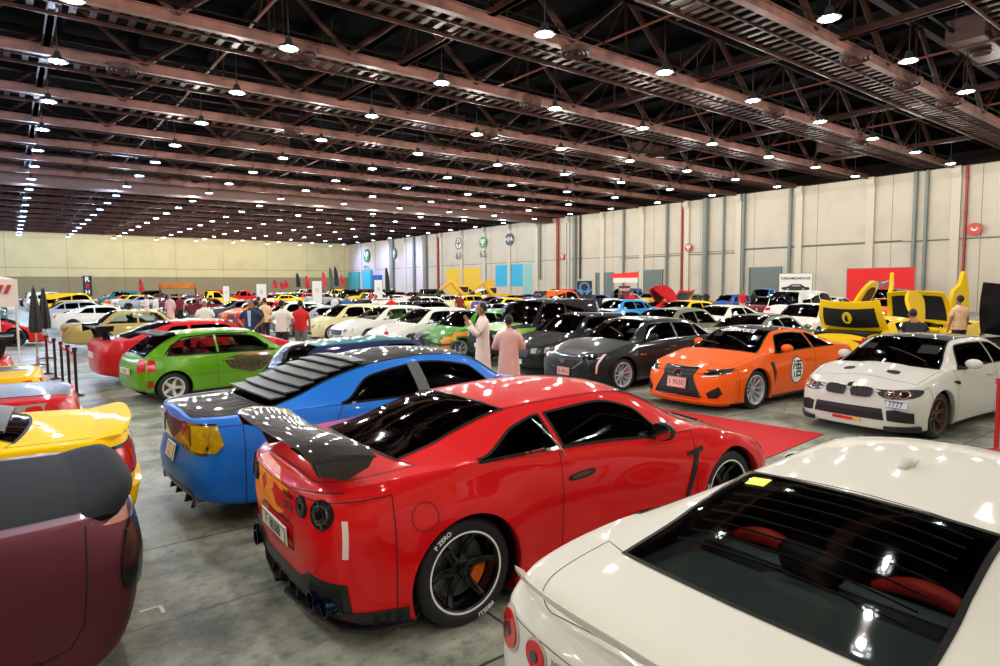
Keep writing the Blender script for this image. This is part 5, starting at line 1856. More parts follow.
yellow_muscle()

# ================================================================ the other cars
LOW = [1, 2, 2, 3, 2, 3, 1, 2, 2]
P_BASE = paint('base_silver', '#9a9c9e', .25, .3)
P_ROOF = paint('base_roof', '#9a9c9e', .25, .3)
PAL = dict(white=paint('white', '#dedcd4', .26), red=paint('red', '#c4101a', .24), black=paint('black', '#0c0c0f', .2), silver=paint('silver', '#a4a7aa', .25, .6),
           blue=paint('blue', '#1c4fa0', .24), yellow=paint('yellow', '#efc30a', .25), grey=paint('grey', '#43474b', .24, .4), orange=paint('orange', '#e8650c', .25),
           green=paint('green', '#3f8a2a', .25), teal=paint('teal', '#12707e', .25), tan=paint('tan', '#b09a5e', .3), maroon=paint('maroon', '#6a1220', .25), navy=paint('navy', '#1b2450', .22),
           cream=paint('cream', '#d6cc9e', .3), bright_blue=paint('bright_blue', '#1e8fd0', .24), olive=paint('olive_grey', '#6f7860', .3), purple=paint('purple', '#4a2f8a', .24))

def simple_cell(S):
    f = default_cell(S)
    def g(x, r):
        t = f(x, r)
        if 'wind' in t or t == 'roof': return t
        if t == 'hood' and S.get('keep_hood'): return t
        return 'body'
    return g

def proto(kind, S, rim='five', mrim=None, R=.33, low=True, glassm=None, extra=None):
    S = dict(S); S['cell'] = simple_cell(S)
    car = build_car(kind, S, dict(body=P_BASE, roof=P_ROOF, glass=glassm or G_DARK, windshield=glassm or G_MID, rear_window=G_DARK), (0, 0, -50), 0, ds=.10, rown=LOW, seams=False, detail=None)
    root = car['root']
    add_wheels(car, rim, mrim or M_RIMS, R, .22, R - .10, simple=True)
    w = S['ym'][0][1]; zt = curve(S['belt'])(S['tail'] + .2) - .05
    wn = S['ym'][-1][1]; zf = curve(S['belt'])(S['nose'] - .3)
    for s in (-1, 1):
        patch(car, 'tail_lamp', 'B', sym([(w * .6, zt), (w * .96, zt - .01), (w * .96, zt - .15), (w * .62, zt - .14)], s), M_LENSR, off=.01, step=.2)
        patch(car, 'headlamp', 'F', sym([(wn * .56, zf - .09), (wn * .93, zf - .06), (wn * .95, zf - .19), (wn * .6, zf - .2)], s), mat('bright_lamp_lens', '#aeb4b8', .1, .4, 1), off=.01, step=.2)
    patch(car, 'front_grille', 'F', [(-wn * .5, zf - .12), (wn * .5, zf - .12), (wn * .46, zf - .3), (-wn * .46, zf - .3)], M_GRILLE, off=.01, step=.3)
    patch(car, 'lower_intake', 'F', [(-wn * .7, S['zl'][0][1] + .04), (wn * .7, S['zl'][0][1] + .04), (wn * .6, S['zl'][0][1] + .16), (-wn * .6, S['zl'][0][1] + .16)], M_GRILLE, off=.01, step=.3)
    for (side, z) in (('B', zt - .2), ('F', zf - .36)):
        patch(car, 'number_plate', side, [(-.24, z), (.24, z), (.24, z - .11), (-.24, z - .11)], M_PLATE, off=.016, step=.5)
    ub = MB(); zb = S['zl'][0][1] + .05
    ub.box(S['tail'] + .25, S['nose'] - .3, -S['yw'] + .25, S['yw'] - .25, zb, zb + .2)
    ub.build('underbody', M_MATTE, root)
    for s in (-1, 1):
        b = MB(); b.ball((S['a_x'] - .1, s * (S['ym'][2][1] + .04), curve(S['belt'])(S['a_x']) + .07), (.06, .11, .07), 8, 5); b.build('door_mirror', P_BASE, root, smooth=True)
        if S['H_'] > 1.25: seat_mesh(M_INT, S.get('sx', -.3), s * .36, .42, root)
    if extra: extra(car)
    return car

def sp(**k):
    S = spec(**k); S['H_'] = k['H']; return S

def open_top(car): pass

PROTO = {}
PROTO['saloon'] = proto('saloon', sp(wb=2.78, tail=-2.38, nose=2.32, H=1.45, W=1.82, R=.33, zl=.17, deck=1.06, deck_t=1.04, belt=(.95, 1.0), hood=(1.0, .78), headr=-.95, headf=.38, blb=-1.62, cowl=1.06, c_x=-1.42, a_x=.82, b=(-.95, -.28)), 'ten')
PROTO['coupe'] = proto('coupe', sp(wb=2.70, tail=-2.25, nose=2.28, H=1.33, W=1.86, R=.33, zl=.15, deck=1.0, deck_t=.98, belt=(.90, .96), hood=(.95, .72), headr=-.75, headf=.36, blb=-1.60, cowl=1.0, c_x=-1.15, a_x=.70, b=-.45, hip=.04), 'five')
PROTO['muscle_coupe'] = proto('muscle_coupe', sp(wb=2.75, tail=-2.35, nose=2.40, H=1.38, W=1.88, R=.34, zl=.2, deck=1.02, deck_t=1.02, belt=(.95, .99), hood=(1.0, .84), headr=-.80, headf=.30, blb=-1.50, cowl=.95, c_x=-1.05, a_x=.70, b=-.45, nose_dx=[-.10, -.04, 0, .0, .0, -.02]), 'five', M_RIMB)
PROTO['supercar'] = proto('supercar', sp(wb=2.65, tail=-2.15, nose=2.40, H=1.17, W=1.95, R=.34, zl=.12, deck=.98, deck_t=.92, belt=(.80, .88), hood=(.86, .58), roofw=.50, headr=-.35, headf=.55, blb=-1.35, cowl=1.35, c_x=-.70, a_x=1.02, b=-.30, hip=.06, flare=.03, wbelt=.88), 'multi', M_RIMB)
PROTO['hatchback'] = proto('hatchback', sp(wb=2.58, tail=-1.95, nose=2.10, H=1.44, W=1.75, R=.31, zl=.17, deck=1.0, deck_t=.92, belt=(.93, .96), hood=(.97, .78), roofw=.56, headr=-1.35, headf=.42, blb=-1.80, cowl=1.05, c_x=-1.50, a_x=.84, b=(-.85, -.22), bow_b=-.05, bow_r=-.03), 'multi')
PROTO['off_roader'] = proto('off_roader', sp(wb=2.80, tail=-2.20, nose=2.30, H=1.85, W=1.94, R=.39, zl=.32, deck=1.22, deck_t=1.12, belt=(1.15, 1.18), hood=(1.18, 1.02), roofw=.70, headr=-1.85, headf=.45, blb=-2.08, cowl=1.0, c_x=-1.85, a_x=.86, b=(-1.15, -.35), bow_b=-.03, bow_r=-.03, bow_c=.10,
                                zr=1.78, zf=1.76, nose_dx=[-.10, -.04, 0, .0, .0, -.02], taper=.96, y7b=.74, y7c=.80), 'six')
PROTO['classic_saloon'] = proto('classic_saloon', sp(wb=2.85, tail=-2.55, nose=2.45, H=1.40, W=1.84, R=.33, zl=.24, deck=.98, deck_t=.96, belt=(.92, .94), hood=(.95, .88), roofw=.60, headr=-.95, headf=.28, blb=-1.45, cowl=.80, c_x=-1.30, a_x=.60, b=-.35, flare=.0, hip=0, arch=.04,
                                    tail_dx=[.10, .02, 0, 0, 0, .02], nose_dx=[-.10, -.02, 0, 0, 0, -.01], round_t=[(0, 0), (.01, .5), (.03, .85), (.07, .96), (.2, .995)], round_n=[(0, 0), (.01, .5), (.03, .85), (.08, .96), (.25, .995)]), 'classic', M_CHR, glassm=G_CLR)
def pick_extra(car):
    b = MB()
    b.box(-2.2, -.75, -.70, .70, 1.12, 1.16)
    b.build('bed_floor', M_MATTE, car['root'])
PROTO['pickup'] = proto('pickup', sp(wb=3.2, tail=-2.55, nose=2.55, H=1.80, W=1.90, R=.38, zl=.32, deck=1.14, deck_t=1.14, belt=(1.12, 1.12), hood=(1.16, 1.02), roofw=.66, headr=-.55, headf=.45, blb=-.80, cowl=.98, c_x=-.68, a_x=.84, b=(-.22, -.15), bow_b=-.03, bow_r=-.02, zr=1.72, zf=1.72, taper=.97), 'six', extra=pick_extra)
index_kids()
_seen = {}
RIMS = [M_RIMS, M_RIMB, M_RIMD, M_CHR]
def put(kind, color, x, y, hdg, label=None, roof=None, rim=None, glassm=None, scale=1., group=None):
    src = PROTO[kind]['root']
    sw = {P_BASE: PAL[color], P_ROOF: PAL[roof or color]}
    if rim: sw.update({M_RIMS: rim, M_RIMB: rim})
    if glassm: sw.update({G_MID: glassm, G_DARK: glassm})
    c = copy_tree(src, None, sw)
    c.location = (x, y, 0); c.rotation_euler = (0, 0, math.radians(hdg)); c.scale = (scale,) * 3
    for k in ('label', 'category', 'group'):
        if k in c: del c[k]
    tag(c, label, 'car', group)
    return c

# --- the ones one can single out
put('hatchback', 'navy', 4.8, 9.6, 4, 'dark blue grey hatchback behind the blue louvred saloon, only its roof and windows showing', roof='teal', glassm=G_MID, scale=.93)
put('coupe', 'red', 3.78, 17.05, 4, 'red coupe with black rear wing and blue and white roof stripes behind the green hatchback', scale=1.05)
put('classic_saloon', 'tan', 3.95, 26.2, 0, 'tan classic saloon seen from the side beyond the red coupe')
put('supercar', 'red', -1.2, 30.5, 4, 'low red sports car beyond the tan classic saloon')
put('muscle_coupe', 'red', -1.72, 9.05, 178, 'red muscle coupe with black rear window and grey stripe, behind the yellow muscle coupe', roof='black', rim=M_RIMB)
put('muscle_coupe', 'yellow', -1.95, 11.4, 178, 'yellow muscle coupe with grey centre stripe, third from the front on the left', rim=M_RIMB)
put('coupe', 'red', -2.2, 14.3, 178, 'red coupe with tall wing under the white tent at the left edge')
put('coupe', 'white', -3.0, 18.6, 180, 'white race coupe with red and black stripes beneath the white tent')
put('supercar', 'yellow', -7.0, 21.2, 180, 'low yellow sports car behind the white tent post')
put('saloon', 'white', 11.35, 18.35, 183, 'white saloon behind the stanchions, nearer of the two parked side by side', glassm=G_MID)
put('saloon', 'white', 11.5, 21.6, 183, 'white saloon with green seat cover, further of the two parked side by side', glassm=G_CLR)
put('hatchback', 'cream', 11.4, 24.9, 184, 'cream hatchback beyond the two white saloons')
put('coupe', 'silver', 11.3, 28.0, 182, 'silver coupe beyond the cream hatchback')
put('hatchback', 'green', 11.6, 16.15, 184, 'green and black hatchback with orange and yellow flank behind the man in the pale robe', roof='teal')
put('off_roader', 'black', 12.3, 14.0, 182, 'black off roader with bright green flank stripe behind the person in the pink robe', scale=.96)
put('saloon', 'black', 12.05, 11.95, 180, 'black saloon with silver wheel rim parked beside the grey luxury saloon', rim=M_CHR)
put('saloon', 'olive', 16.9, 12.4, 3, 'olive grey saloon parked behind the grey luxury saloon')
put('coupe', 'olive', 17.1, 9.7, 2, 'olive coupe behind the orange coupe', roof='black')
put('coupe', 'bright_blue', 17.0, 15.2, 0, 'bright blue coupe behind the black off roader')
put('supercar', 'blue', 17.1, 18.0, 0, 'blue sports car next to the bright blue coupe')
put('saloon', 'navy', 17.0, 20.8, 0, 'navy saloon beyond the blue sports car')
put('saloon', 'white', 23.6, 11.6, 184, 'white saloon facing left between the orange coupe and the yellow open car')
put('coupe', 'white', 23.2, 15.0, 182, 'white coupe with red stripe right of the olive grey roof')
put('saloon', 'yellow', 24.6, 17.8, 180, 'yellow saloon beyond the white coupe with red stripe')

# extras on the specific ones
# green flank stripe, roof stripes etc. as thin panels following their bodies
def on_copy(kind, root, fn):
    """lay details on a copied car by using its prototype's skin"""
    car = dict(PROTO[kind]); car['root'] = root
    fn(car)
def find(lbl):
    return next(o for o in bpy.data.objects if o.get('label', '').startswith(lbl))
G2 = mat('stripe_bright_green', '#7fbf3a', .3, 0, 1)
on_copy('off_roader', find('black off roader'), lambda c: [patch(c, 'flank_stripe', 'L', [(-2.0, 1.10), (2.0, 1.04), (2.0, .90), (-2.0, .96)], G2, off=.008, step=.2)] + [patch(c, 'hood_panel', 'T', [(1.2, -.6), (2.1, -.5), (2.1, .5), (1.2, .6)], G2, off=.006, step=.1)])
on_copy('hatchback', find('green and black hatchback'), lambda c: [patch(c, 'flank_graphic', 'L', [(.3, .85), (2.0, .80), (2.0, .25), (1.7, .2), (.9, .7), (.3, .45)], mat('graphic_yellow_orange', '#e8a010', .35, 0, 1, noise=(4, '#c8401a', .8)), off=.008, step=.1),
                                                     patch(c, 'front_graphic', 'F', [(-.7, .75), (.1, .75), (.1, .35), (-.7, .35)], M_BLACK, off=.02, step=.1)])
on_copy('coupe', find('red coupe with black rear wing'), lambda c: [patch(c, 'roof_stripe', 'T', [(-1.9, .15), (1.0, .15), (1.0, .45), (-1.9, .45)], mat('stripe_blue', '#1c3a86', .3, 0, 1), off=.006, step=.2),
                                                      patch(c, 'roof_stripe', 'T', [(-.7, -.2), (.8, -.2), (.8, .12), (-.7, .12)], mat('stripe_white', '#e4e2dc', .3, 0, 1), off=.008, step=.2)])
on_copy('muscle_coupe', find('yellow muscle coupe with grey'), lambda c: [patch(c, 'centre_stripe', 'T', [(-2.2, -.28), (2.0, -.28), (2.0, .28), (-2.2, .28)], mat('stripe_grey', '#8a8c8c', .3, 0, 1), off=.006, step=.2)])
on_copy('muscle_coupe', find('red muscle coupe with black'), lambda c: [patch(c, 'flank_stripe', 'L', [(-2.2, .95), (.5, .95), (.5, .70), (-2.2, .72)], mat('stripe_grey', '#8a8c8c', .3, 0, 1), off=.006, step=.2),
                                                     patch(c, 'boot_stripe', 'T', [(-2.25, -.6), (-1.55, -.6), (-1.55, .6), (-2.25, .6)], M_VAL, off=.006, step=.2)])
on_copy('coupe', find('white race coupe'), lambda c: [patch(c, 'boot_stripe', 'T', [(-2.1, -.7), (-1.8, -.7), (-1.8, .7), (-2.1, .7)], M_LENSR, off=.008, step=.2), patch(c, 'flank_stripe', 'L', [(-2.1, .8), (1.8, .7), (1.8, .55), (-2.1, .6)], M_LENSR, off=.008, step=.2)])
on_copy('coupe', find('white coupe with red stripe'), lambda c: [patch(c, 'hood_stripe', 'T', [(1.1, -.6), (2.1, -.6), (2.1, .1), (1.1, .1)], M_LENSR, off=.008, step=.2), patch(c, 'flank_stripe', 'L', [(.9, .75), (2.1, .7), (2.1, .35), (.9, .5)], PAL['orange'], off=.008, step=.2)])
def small_wing(root, x=-2.1, z=1.22, w=.78, m=None, zb=.98):
    b = MB(); b.cbox(.15, w, .015, (x, 0, z), .01); wo = b.build('rear_wing', m or M_BLACK, root)
    for s in (-1, 1):
        u = MB(); u.prism([(x + .05, z), (x - .08, z), (x + .02, zb - .05), (x + .18, zb - .05)], 'y', s * w * .6 - .015, s * w * .6 + .015); u.build('wing_upright', m or M_BLACK, wo, smooth=0)
        u = MB(); u.prism([(x + .17, z + .05), (x - .17, z + .05), (x - .16, z - .12), (x + .15, z - .06)], 'y', s * w - .01, s * w + .01); u.build('wing_end_plate', m or M_BLACK, wo, smooth=0)
small_wing(find('red coupe with black rear wing'))
small_wing(find('red coupe with tall wing'), z=1.3)
small_wing(find('white race coupe'), z=1.3)
# green seat cover in the further white saloon
rt = find('white saloon with green seat')
seat_mesh(mat('bright_green_fabric', '#4fae2a', .7), .0, .36, .55, rt)

# --- the rows further off
rr = random.Random(11)
COLW = ['white'] * 6 + ['red'] * 4 + ['black'] * 4 + ['silver'] * 3 + ['blue'] * 2 + ['yellow'] * 4 + ['grey'] * 2 + ['orange'] * 2 + ['green', 'teal', 'maroon', 'maroon', 'navy', 'cream', 'bright_blue', 'purple']
KINDW = ['saloon'] * 5 + ['coupe'] * 5 + ['muscle_coupe'] * 3 + ['supercar'] * 3 + ['hatchback'] * 3 + ['off_roader'] * 3 + ['classic_saloon'] * 3 + ['pickup']
NICE = dict(saloon='saloon', coupe='coupe', muscle_coupe='muscle coupe', supercar='low sports car', hatchback='hatchback', off_roader='off roader', classic_saloon='classic saloon', pickup='pickup')
fixed = [(o.location.x, o.location.y) for o in bpy.data.objects if o.parent is None and o.get('category') == 'car']
def at_depth(px, d_):
    th = math.atan((px - 500) / FPX) + yaw
    dd = d_ / math.cos(th - yaw)
    return dd * math.sin(th), dd * math.cos(th)
RES = [at_depth(*q) for q in ((179, 52), (470, 66), (498, 64), (795, 50), (262, 45), (318, 45), (379, 47), (227, 45), (89, 50), (585, 52), (625, 50), (664, 40), (140, 60), (274, 62), (281, 62), (285, 64), (297, 62), (306, 60), (323, 60), (330, 58), (335, 60), (341, 66), (386, 60))] + [(17.75, 6.85), (23.2, 7.45), (19.3, 3.9), (25, 4.6), (33.25, 24.2), (.25 - 1.5, 23.7)]
def row(x, y0, y1, hdg, step=2.9, skip=.12, zone='', kinds=None, cols=None):
    y = y0
    while y < y1:
        if rr.random() > skip and all(abs(x - a) > 5.6 or abs(y - b) > 2.75 for a, b in fixed + RES):
            k = rr.choice(kinds or KINDW); c = rr.choice(cols or COLW)
            st = 1.0
            lb = '%s %s parked in the rows %s' % (c.replace('_', ' '), NICE[k], zone)
            put(k, c, x + rr.uniform(-.4, .4), y, hdg + rr.uniform(-5, 5), lb, group='%s %ss %s' % (c.replace('_', ' '), NICE[k], zone), rim=rr.choice([None, M_RIMB, M_CHR]))
        y += step + rr.uniform(0, .5)
Z1 = 'along the left of the hall'
Z2 = 'in the middle of the hall'
Z3 = 'near the cream right wall'
Z4 = 'before the far wall'
row(-2.5, 28.0, 60, 180, zone=Z1, step=3.6)
row(-2.0, 64, 108, 180, zone=Z4, step=4.2, skip=.2)
row(3.6, 30.0, 60, 0, zone=Z1, step=3.3, cols=['white', 'yellow', 'red', 'maroon', 'silver', 'black', 'cream'])
row(3.6, 64, 108, 0, zone=Z4, step=4.2, skip=.2)
row(11.3, 31.3, 62, 182, zone=Z2, step=3.0)
row(11.3, 66, 108, 180, zone=Z4, step=4.2, skip=.2)
row(17.0, 24.2, 62, 0, zone=Z2)
row(17.0, 66, 108, 0, zone=Z4, step=4.2, skip=.2)
row(24.0, 21.5, 62, 180, zone=Z2)
row(24.0, 66, 108, 180, zone=Z4, step=4.2, skip=.2)
row(30.0, 15, 60, 0, zone=Z2, step=3.1)
row(30.0, 64, 104, 0, zone=Z4, step=4.2, skip=.2)
row(37.0, 14, 60, 180, zone=Z3, step=3.2)
row(37.0, 64, 104, 180, zone=Z4, step=4.2, skip=.25)
row(43.0, 16, 60, 0, zone=Z3, step=3.3, kinds=['saloon', 'coupe', 'off_roader', 'hatchback'])
row(43.0, 64, 104, 0, zone=Z4, step=4.4, skip=.3)
row(50.0, 24.5, 60, 180, zone=Z3, step=3.6, skip=.3)
row(-8.5, 60, 108, 0, zone=Z4, step=5, skip=.2)

# ================================================================ people
_SKC = {}
def skinned(name, nodes, edges, m, parent, sub=2, root=0):
    """one continuous surface grown on a skeleton: nodes [(x,y,z,r) or (x,y,z,rx,ry)]"""
    key = str(nodes)
    if key in _SKC:
        o = bpy.data.objects.new(name, _SKC[key]); COL.objects.link(o); o.parent = parent
        return o
    bm = bmesh.new()
    L = bm.verts.layers.skin.verify()
    vs = []
    for i, n in enumerate(nodes):
        v = bm.verts.new(n[:3])
        v[L].radius = (n[3], n[4] if len(n) > 4 else n[3])
        v[L].use_root = (i == root)
        vs.append(v)
    for a, b in edges: bm.edges.new((vs[a], vs[b]))
    me = bpy.data.meshes.new(name); bm.to_mesh(me); bm.free()
    o = bpy.data.objects.new(name, me); COL.objects.link(o)
    s = o.modifiers.new('skin', 'SKIN'); s.use_smooth_shade = True
    u = o.modifiers.new('sub', 'SUBSURF'); u.levels = sub; u.render_levels = sub
    dg = bpy.context.evaluated_depsgraph_get()
    nm = bpy.data.meshes.new_from_object(o.evaluated_get(dg))
    bpy.data.objects.remove(o)
    nm.materials.clear(); nm.materials.append(m)
    nm.polygons.foreach_set('use_smooth', [True] * len(nm.polygons))
    _SKC[key] = nm
    o = bpy.data.objects.new(name, nm); COL.objects.link(o); o.parent = parent
    return o

SKIN = mat('skin_brown', '#9a6a4c', .55)
HAIR = mat('dark_hair', '#17110e', .7)
POSES = {  # elbow, hand for right (y<0) and left (y>0)
    'stand': (((.0, -.25, 1.13), (.05, -.26, .88)), ((.0, .25, 1.13), (.05, .26, .88))),
    'phone': (((.14, -.27, 1.16), (.30, -.08, 1.42)), ((.12, .27, 1.15), (.28, .10, 1.33))),
    'front': (((.05, -.27, 1.15), (.27, -.12, 1.12)), ((.05, .27, 1.15), (.27, .12, 1.12))),
    'hips': (((-.04, -.36, 1.16), (.08, -.20, 1.0)), ((-.04, .36, 1.16), (.08, .20, 1.0))),
    'point': (((.20, -.26, 1.25), (.45, -.20, 1.35)), ((.0, .25, 1.13), (.05, .26, .88))),
}
def person(x, y, hdg, label, top, bottom=None, robe=None, pose='stand', h=1.75, cap=None, hair=HAIR, sub=2, lean=0., shoes=None, group=None, stride=.0):
    root = tag(empty('person', (x, y, 0), math.radians(hdg)), label, 'person', group)
    k = h / 1.75
    root.scale = (k,) * 3
    la = math.radians(lean)
    def B(p):            # bend the upper body forward at the hips
        X, Y, Z = p[:3]
        if Z > .95 and la:
            dz = Z - .95
            X, Z = X + dz * math.sin(la), .95 + dz * math.cos(la)
        return (X, Y, Z) + tuple(p[3:])
    (re, rh), (le, lh) = POSES[pose]
    P = [(0, 0, .95, .12, .095), (0, 0, 1.12, .115, .085), (.01, 0, 1.28, .12, .085), (0, 0, 1.40, .075, .07), (.0, 0, 1.50, .055), (.015, 0, 1.57, .06)]
    E = [(0, 1), (1, 2), (2, 3), (3, 4), (4, 5)]
    def chain(st, pts):
        a = st
        for q in pts:
            P.append(q); E.append((a, len(P) - 1)); a = len(P) - 1
        return a
    for s, e, hd in ((-1, re, rh), (1, le, lh)):
        sh = (0, s * .19, 1.41)
        d = Vector(hd) - Vector(e); d.normalize()
        wr = tuple(Vector(hd) - d * .02)
        a = chain(3, [(sh[0], s * .12, 1.40, .045), (*sh, .044), (*[(sh[i] + e[i]) / 2 for i in range(3)], .048), (*e, .042), (*[(e[i] + wr[i]) / 2 for i in range(3)], .038), (*wr, .026), (*(Vector(wr) + d * .05), .034, .018)])
        # five fingers
        side = Vector((d.z, 0, -d.x)) if abs(d.y) < .9 else Vector((1, 0, 0))
        side = (side - d * side.dot(d)).normalized()
        inn = d.cross(side) * (s)
        base = Vector(wr) + d * .06
        for j, (o, ln) in enumerate(((-.026, .065), (-.009, .078), (.009, .072), (.026, .055))):
            b0 = base + side * o + d * .015
            b1 = b0 + d * ln * .5 + inn * .008; b2 = b1 + d * ln * .45 + inn * .022
            a2 = chain(a, [(*b0, .009), (*b1, .008), (*b2, .0065)])
        t0 = Vector(wr) + d * .02 - side * .03
        chain(a, [(*t0, .010), (*(t0 + d * .035 - side * .015 + inn * .012), .008)])
    for s in (-1, 1):
        fx = stride * s
        chain(0, [(0, s * .09, .88, .095), (fx * .5, s * .095, .52, .058), (fx * .6 - .01, s * .095, .38, .055), (fx, s * .095, .10, .038), (fx + .04, s * .10, .045, .04, .03), (fx + .13, s * .105, .035, .035, .025)])
    body = skinned('body', [B(p) for p in P], E, SKIN, root, sub=1)
    # head with face
    R = Matrix.Translation(B((.02, 0, 1.64))) @ Matrix.Rotation(la * .5, 4, 'Y')
    b = MB(); b.ball((0, 0, .02), (.098, .076, .108), 16, 12, M=R); b.ball((.045, 0, -.055), (.052, .052, .055), 12, 8, M=R)
    b.ball((.103, 0, -.005), (.018, .012, .022), 8, 6, M=R)
    for s in (-1, 1): b.ball((-.005, s * .078, .0), (.02, .01, .03), 8, 6, M=R)
    hd = b.build('head', SKIN, root, smooth=True)
    f = MB()
    for s in (-1, 1):
        f.ball((.085, s * .03, .018), (.010, .013, .007), 8, 5, M=R)
    f.ball((.092, 0, -.055), (.008, .022, .005), 8, 5, M=R)
    f.build('eyes_and_mouth', HAIR, hd, smooth=True)
    hm = MB(); hm.ball((-.012, 0, .042), (.102, .083, .098), 16, 12, M=R)
    if cap: hm.build('cap', cap, root, smooth=True)
    else:
        hm2 = MB(); hm2.ball((-.022, 0, .038), (.100, .083, .100), 16, 12, M=R)
        hm2.build('hair', hair, root, smooth=True)
    def limb_cloth(name, m, ext, rr_, to):
        for s, e, hh in ((-1, re, rh), (1, le, lh)):
            sh = Vector((0, s * .15, 1.415)); e = Vector(e); hh = Vector(hh)
            end = e + (hh - e) * to if to > 0 else sh + (e - sh) * (1 + to)
            pts = [sh, sh + (e - sh) * .5, e, end] if to > 0 else [sh, sh + (end - sh) * .5, end]
            t = MB(); t.tube([Vector(B(tuple(p))) for p in pts], [rr_ * 1.0, rr_ * 1.12, rr_ * .95, rr_ * .9][:len(pts)], 12)
            t.build(name, m, root, smooth=True)
    def torso(m, name, z0, flare, rx=.135, ry=.20):
        prof = [(z0, rx * flare, ry * flare), ((z0 + 1.1) / 2, rx * (1 + flare) / 2, ry * (1 + flare) / 2 * .97), (1.12, rx * .93, ry * .90), (1.28, rx * 1.0, ry * 1.02), (1.38, rx * .92, ry * 1.06), (1.43, rx * .78, ry * .98), (1.465, rx * .6, ry * .62), (1.49, .068, .075), (1.515, .060, .065)]
        vs, fs = [], []; n = 20
        for i, (z, a, c) in enumerate(prof):
            for j in range(n):
                t = 2 * PI * j / n
                rip = 1 + (.05 * math.sin(5 * t + z * 3) if z < .9 else 0)
                vs.append(B((a * rip * math.cos(t), c * rip * math.sin(t), z)))
        for i in range(len(prof) - 1):
            for j in range(n): fs.append((i * n + j, i * n + (j + 1) % n, (i + 1) * n + (j + 1) % n, (i + 1) * n + j))
        t = MB(); t.add(vs, fs); return t.build(name, m, root, smooth=True)
    if robe:
        torso(robe, 'robe', .10, 1.28)
        limb_cloth('robe_sleeve', robe, 0, .068, .85)
    else:
        torso(top, 'shirt', .86, 1.0)
        limb_cloth('sleeve', top, 0, .062, -.25 if pose != 'stand' or True else .8)
        bm_ = bottom or mat('dark_trousers', '#16161a', .8)
        for s in (-1, 1):
            fx = stride * s
            t = MB(); t.tube([(0, s * .085, .96), (fx * .3, s * .095, .72), (fx * .5, s * .095, .50), (fx * .9, s * .095, .10)], [.108, .092, .072, .062], 12)
            t.build('trouser_leg', bm_, root, smooth=True)
    for s in (-1, 1):
        fx = stride * s
        sb = MB(); sb.ball((fx + .06, s * .10, .035), (.13, .048, .04), 12, 6)
        sb.v = [(v[0], v[1], max(v[2], 0)) for v in sb.v]
        sb.build('shoe', shoes or M_MATTE, root, smooth=True)
    return root

C_PINK = mat('pale_pink_cotton', '#e2b4aa', .85, noise=(6, '#d09a92', .5))
C_WROBE = mat('blush_white_cotton', '#e6d2ca', .85, noise=(5, '#dcb8ae', .5))
C_WH = mat('white_cotton', '#dcd8d2', .85); C_RED = mat('red_cotton', '#d01820', .8); C_NAVY = mat('navy_suit', '#1c3050', .8)
C_YEL = mat('yellow_shirt', '#c8d024', .8); C_BLK = mat('black_cotton', '#141416', .85); C_BLUE = mat('blue_cotton', '#2a5e9a', .8); C_ORW = mat('orange_white_print', '#e4c8a8', .8, noise=(5, '#d88a4a', .8)); C_GRY = mat('grey_cotton', '#6a6c70', .85)
C_MAR = mat('maroon_cotton', '#7c1a2a', .85)

person(7.55, 10.3, 150, 'man in a long blush white robe holding a hand to his mouth', None, robe=C_WROBE, pose='phone', h=1.80)
person(7.02, 8.8, 55, 'person in a long pale pink robe seen from behind, hands in front', None, robe=C_PINK, pose='front', h=1.62)
person(6.3, 18.5, 55, 'man in white shirt and dark trousers seen from behind, beside the man in red', C_WH, pose='hips', h=1.76)
person(6.95, 18.75, 60, 'man in bright red shirt seen from behind, near the cream hatchback', C_RED, C_GRY, pose='stand', h=1.74)
r = person(5.6, 19.1, 235, 'man in navy suit jacket with pale blue shirt walking towards the camera', C_NAVY, mat('navy_trousers', '#161c2c', .8), pose='hips', h=1.80, stride=.12)
b = MB(); b.prism([(-.05, 1.44), (.05, 1.44), (.03, 1.0), (-.03, 1.0)], 'x', .128, .142); b.build('shirt_front', mat('pale_blue_shirt', '#a8c0d8', .8), r, smooth=0)
person(4.9, 21.5, 250, 'man in white shirt and white cap standing beyond the green hatchback', C_WH, C_WH, pose='front', h=1.78, cap=C_WH)
person(6.2, 20.6, 100, 'person in black clothes behind the man in the white shirt', C_BLK, pose='front', h=1.75)
person(14.2, 26.6, 60, 'person in red shirt beside a person in pale clothes, beyond the white saloons', C_RED, pose='stand')
person(13.9, 27.6, 200, 'person in pale grey shirt beside the person in red, beyond the white saloons', C_WH, C_WH, pose='stand')
person(14.0, 31.0, 240, 'person in blue shirt beyond the white saloons', C_BLUE, pose='hips')
person(40.0, 28.7, 60, 'man in yellow green shirt seen from behind in the middle distance', C_YEL, pose='stand')
person(40.0, 24.3, 240, 'person in red and white clothes before the large grey green door', C_RED, C_WH, pose='stand')
person(40.1, 23.5, 60, 'person in black standing before the large grey green door', C_BLK, pose='hips')
person(20.6, 6.0, 60, 'man in orange and white patterned shirt beside the open yellow cars', C_ORW, C_BLK, pose='stand', h=1.8)
person(15.1, 5.15, 30, 'person in dark clothes bending over the yellow car', C_BLK, C_BLK, pose='front', h=1.7, lean=35)
person(6.4, 42, 200, 'person in blush robe, left of the group beyond the tan classic saloon', None, robe=C_WROBE, pose='front')
person(7.0, 42.6, 150, 'person in white robe, middle of the group beyond the tan classic saloon', None, robe=C_WH, pose='stand')
person(7.6, 41.6, 230, 'person in pink robe, right of the group beyond the tan classic saloon', None, robe=C_PINK, pose='stand')
person(8.2, 42.0, 230, 'person in maroon top right of the robed group', C_MAR, pose='stand')
person(8.4, 27.5, 60, 'man in dark green jacket in the aisle before the silver coupe', mat('dark_green_jacket', '#24382f', .8), pose='front')
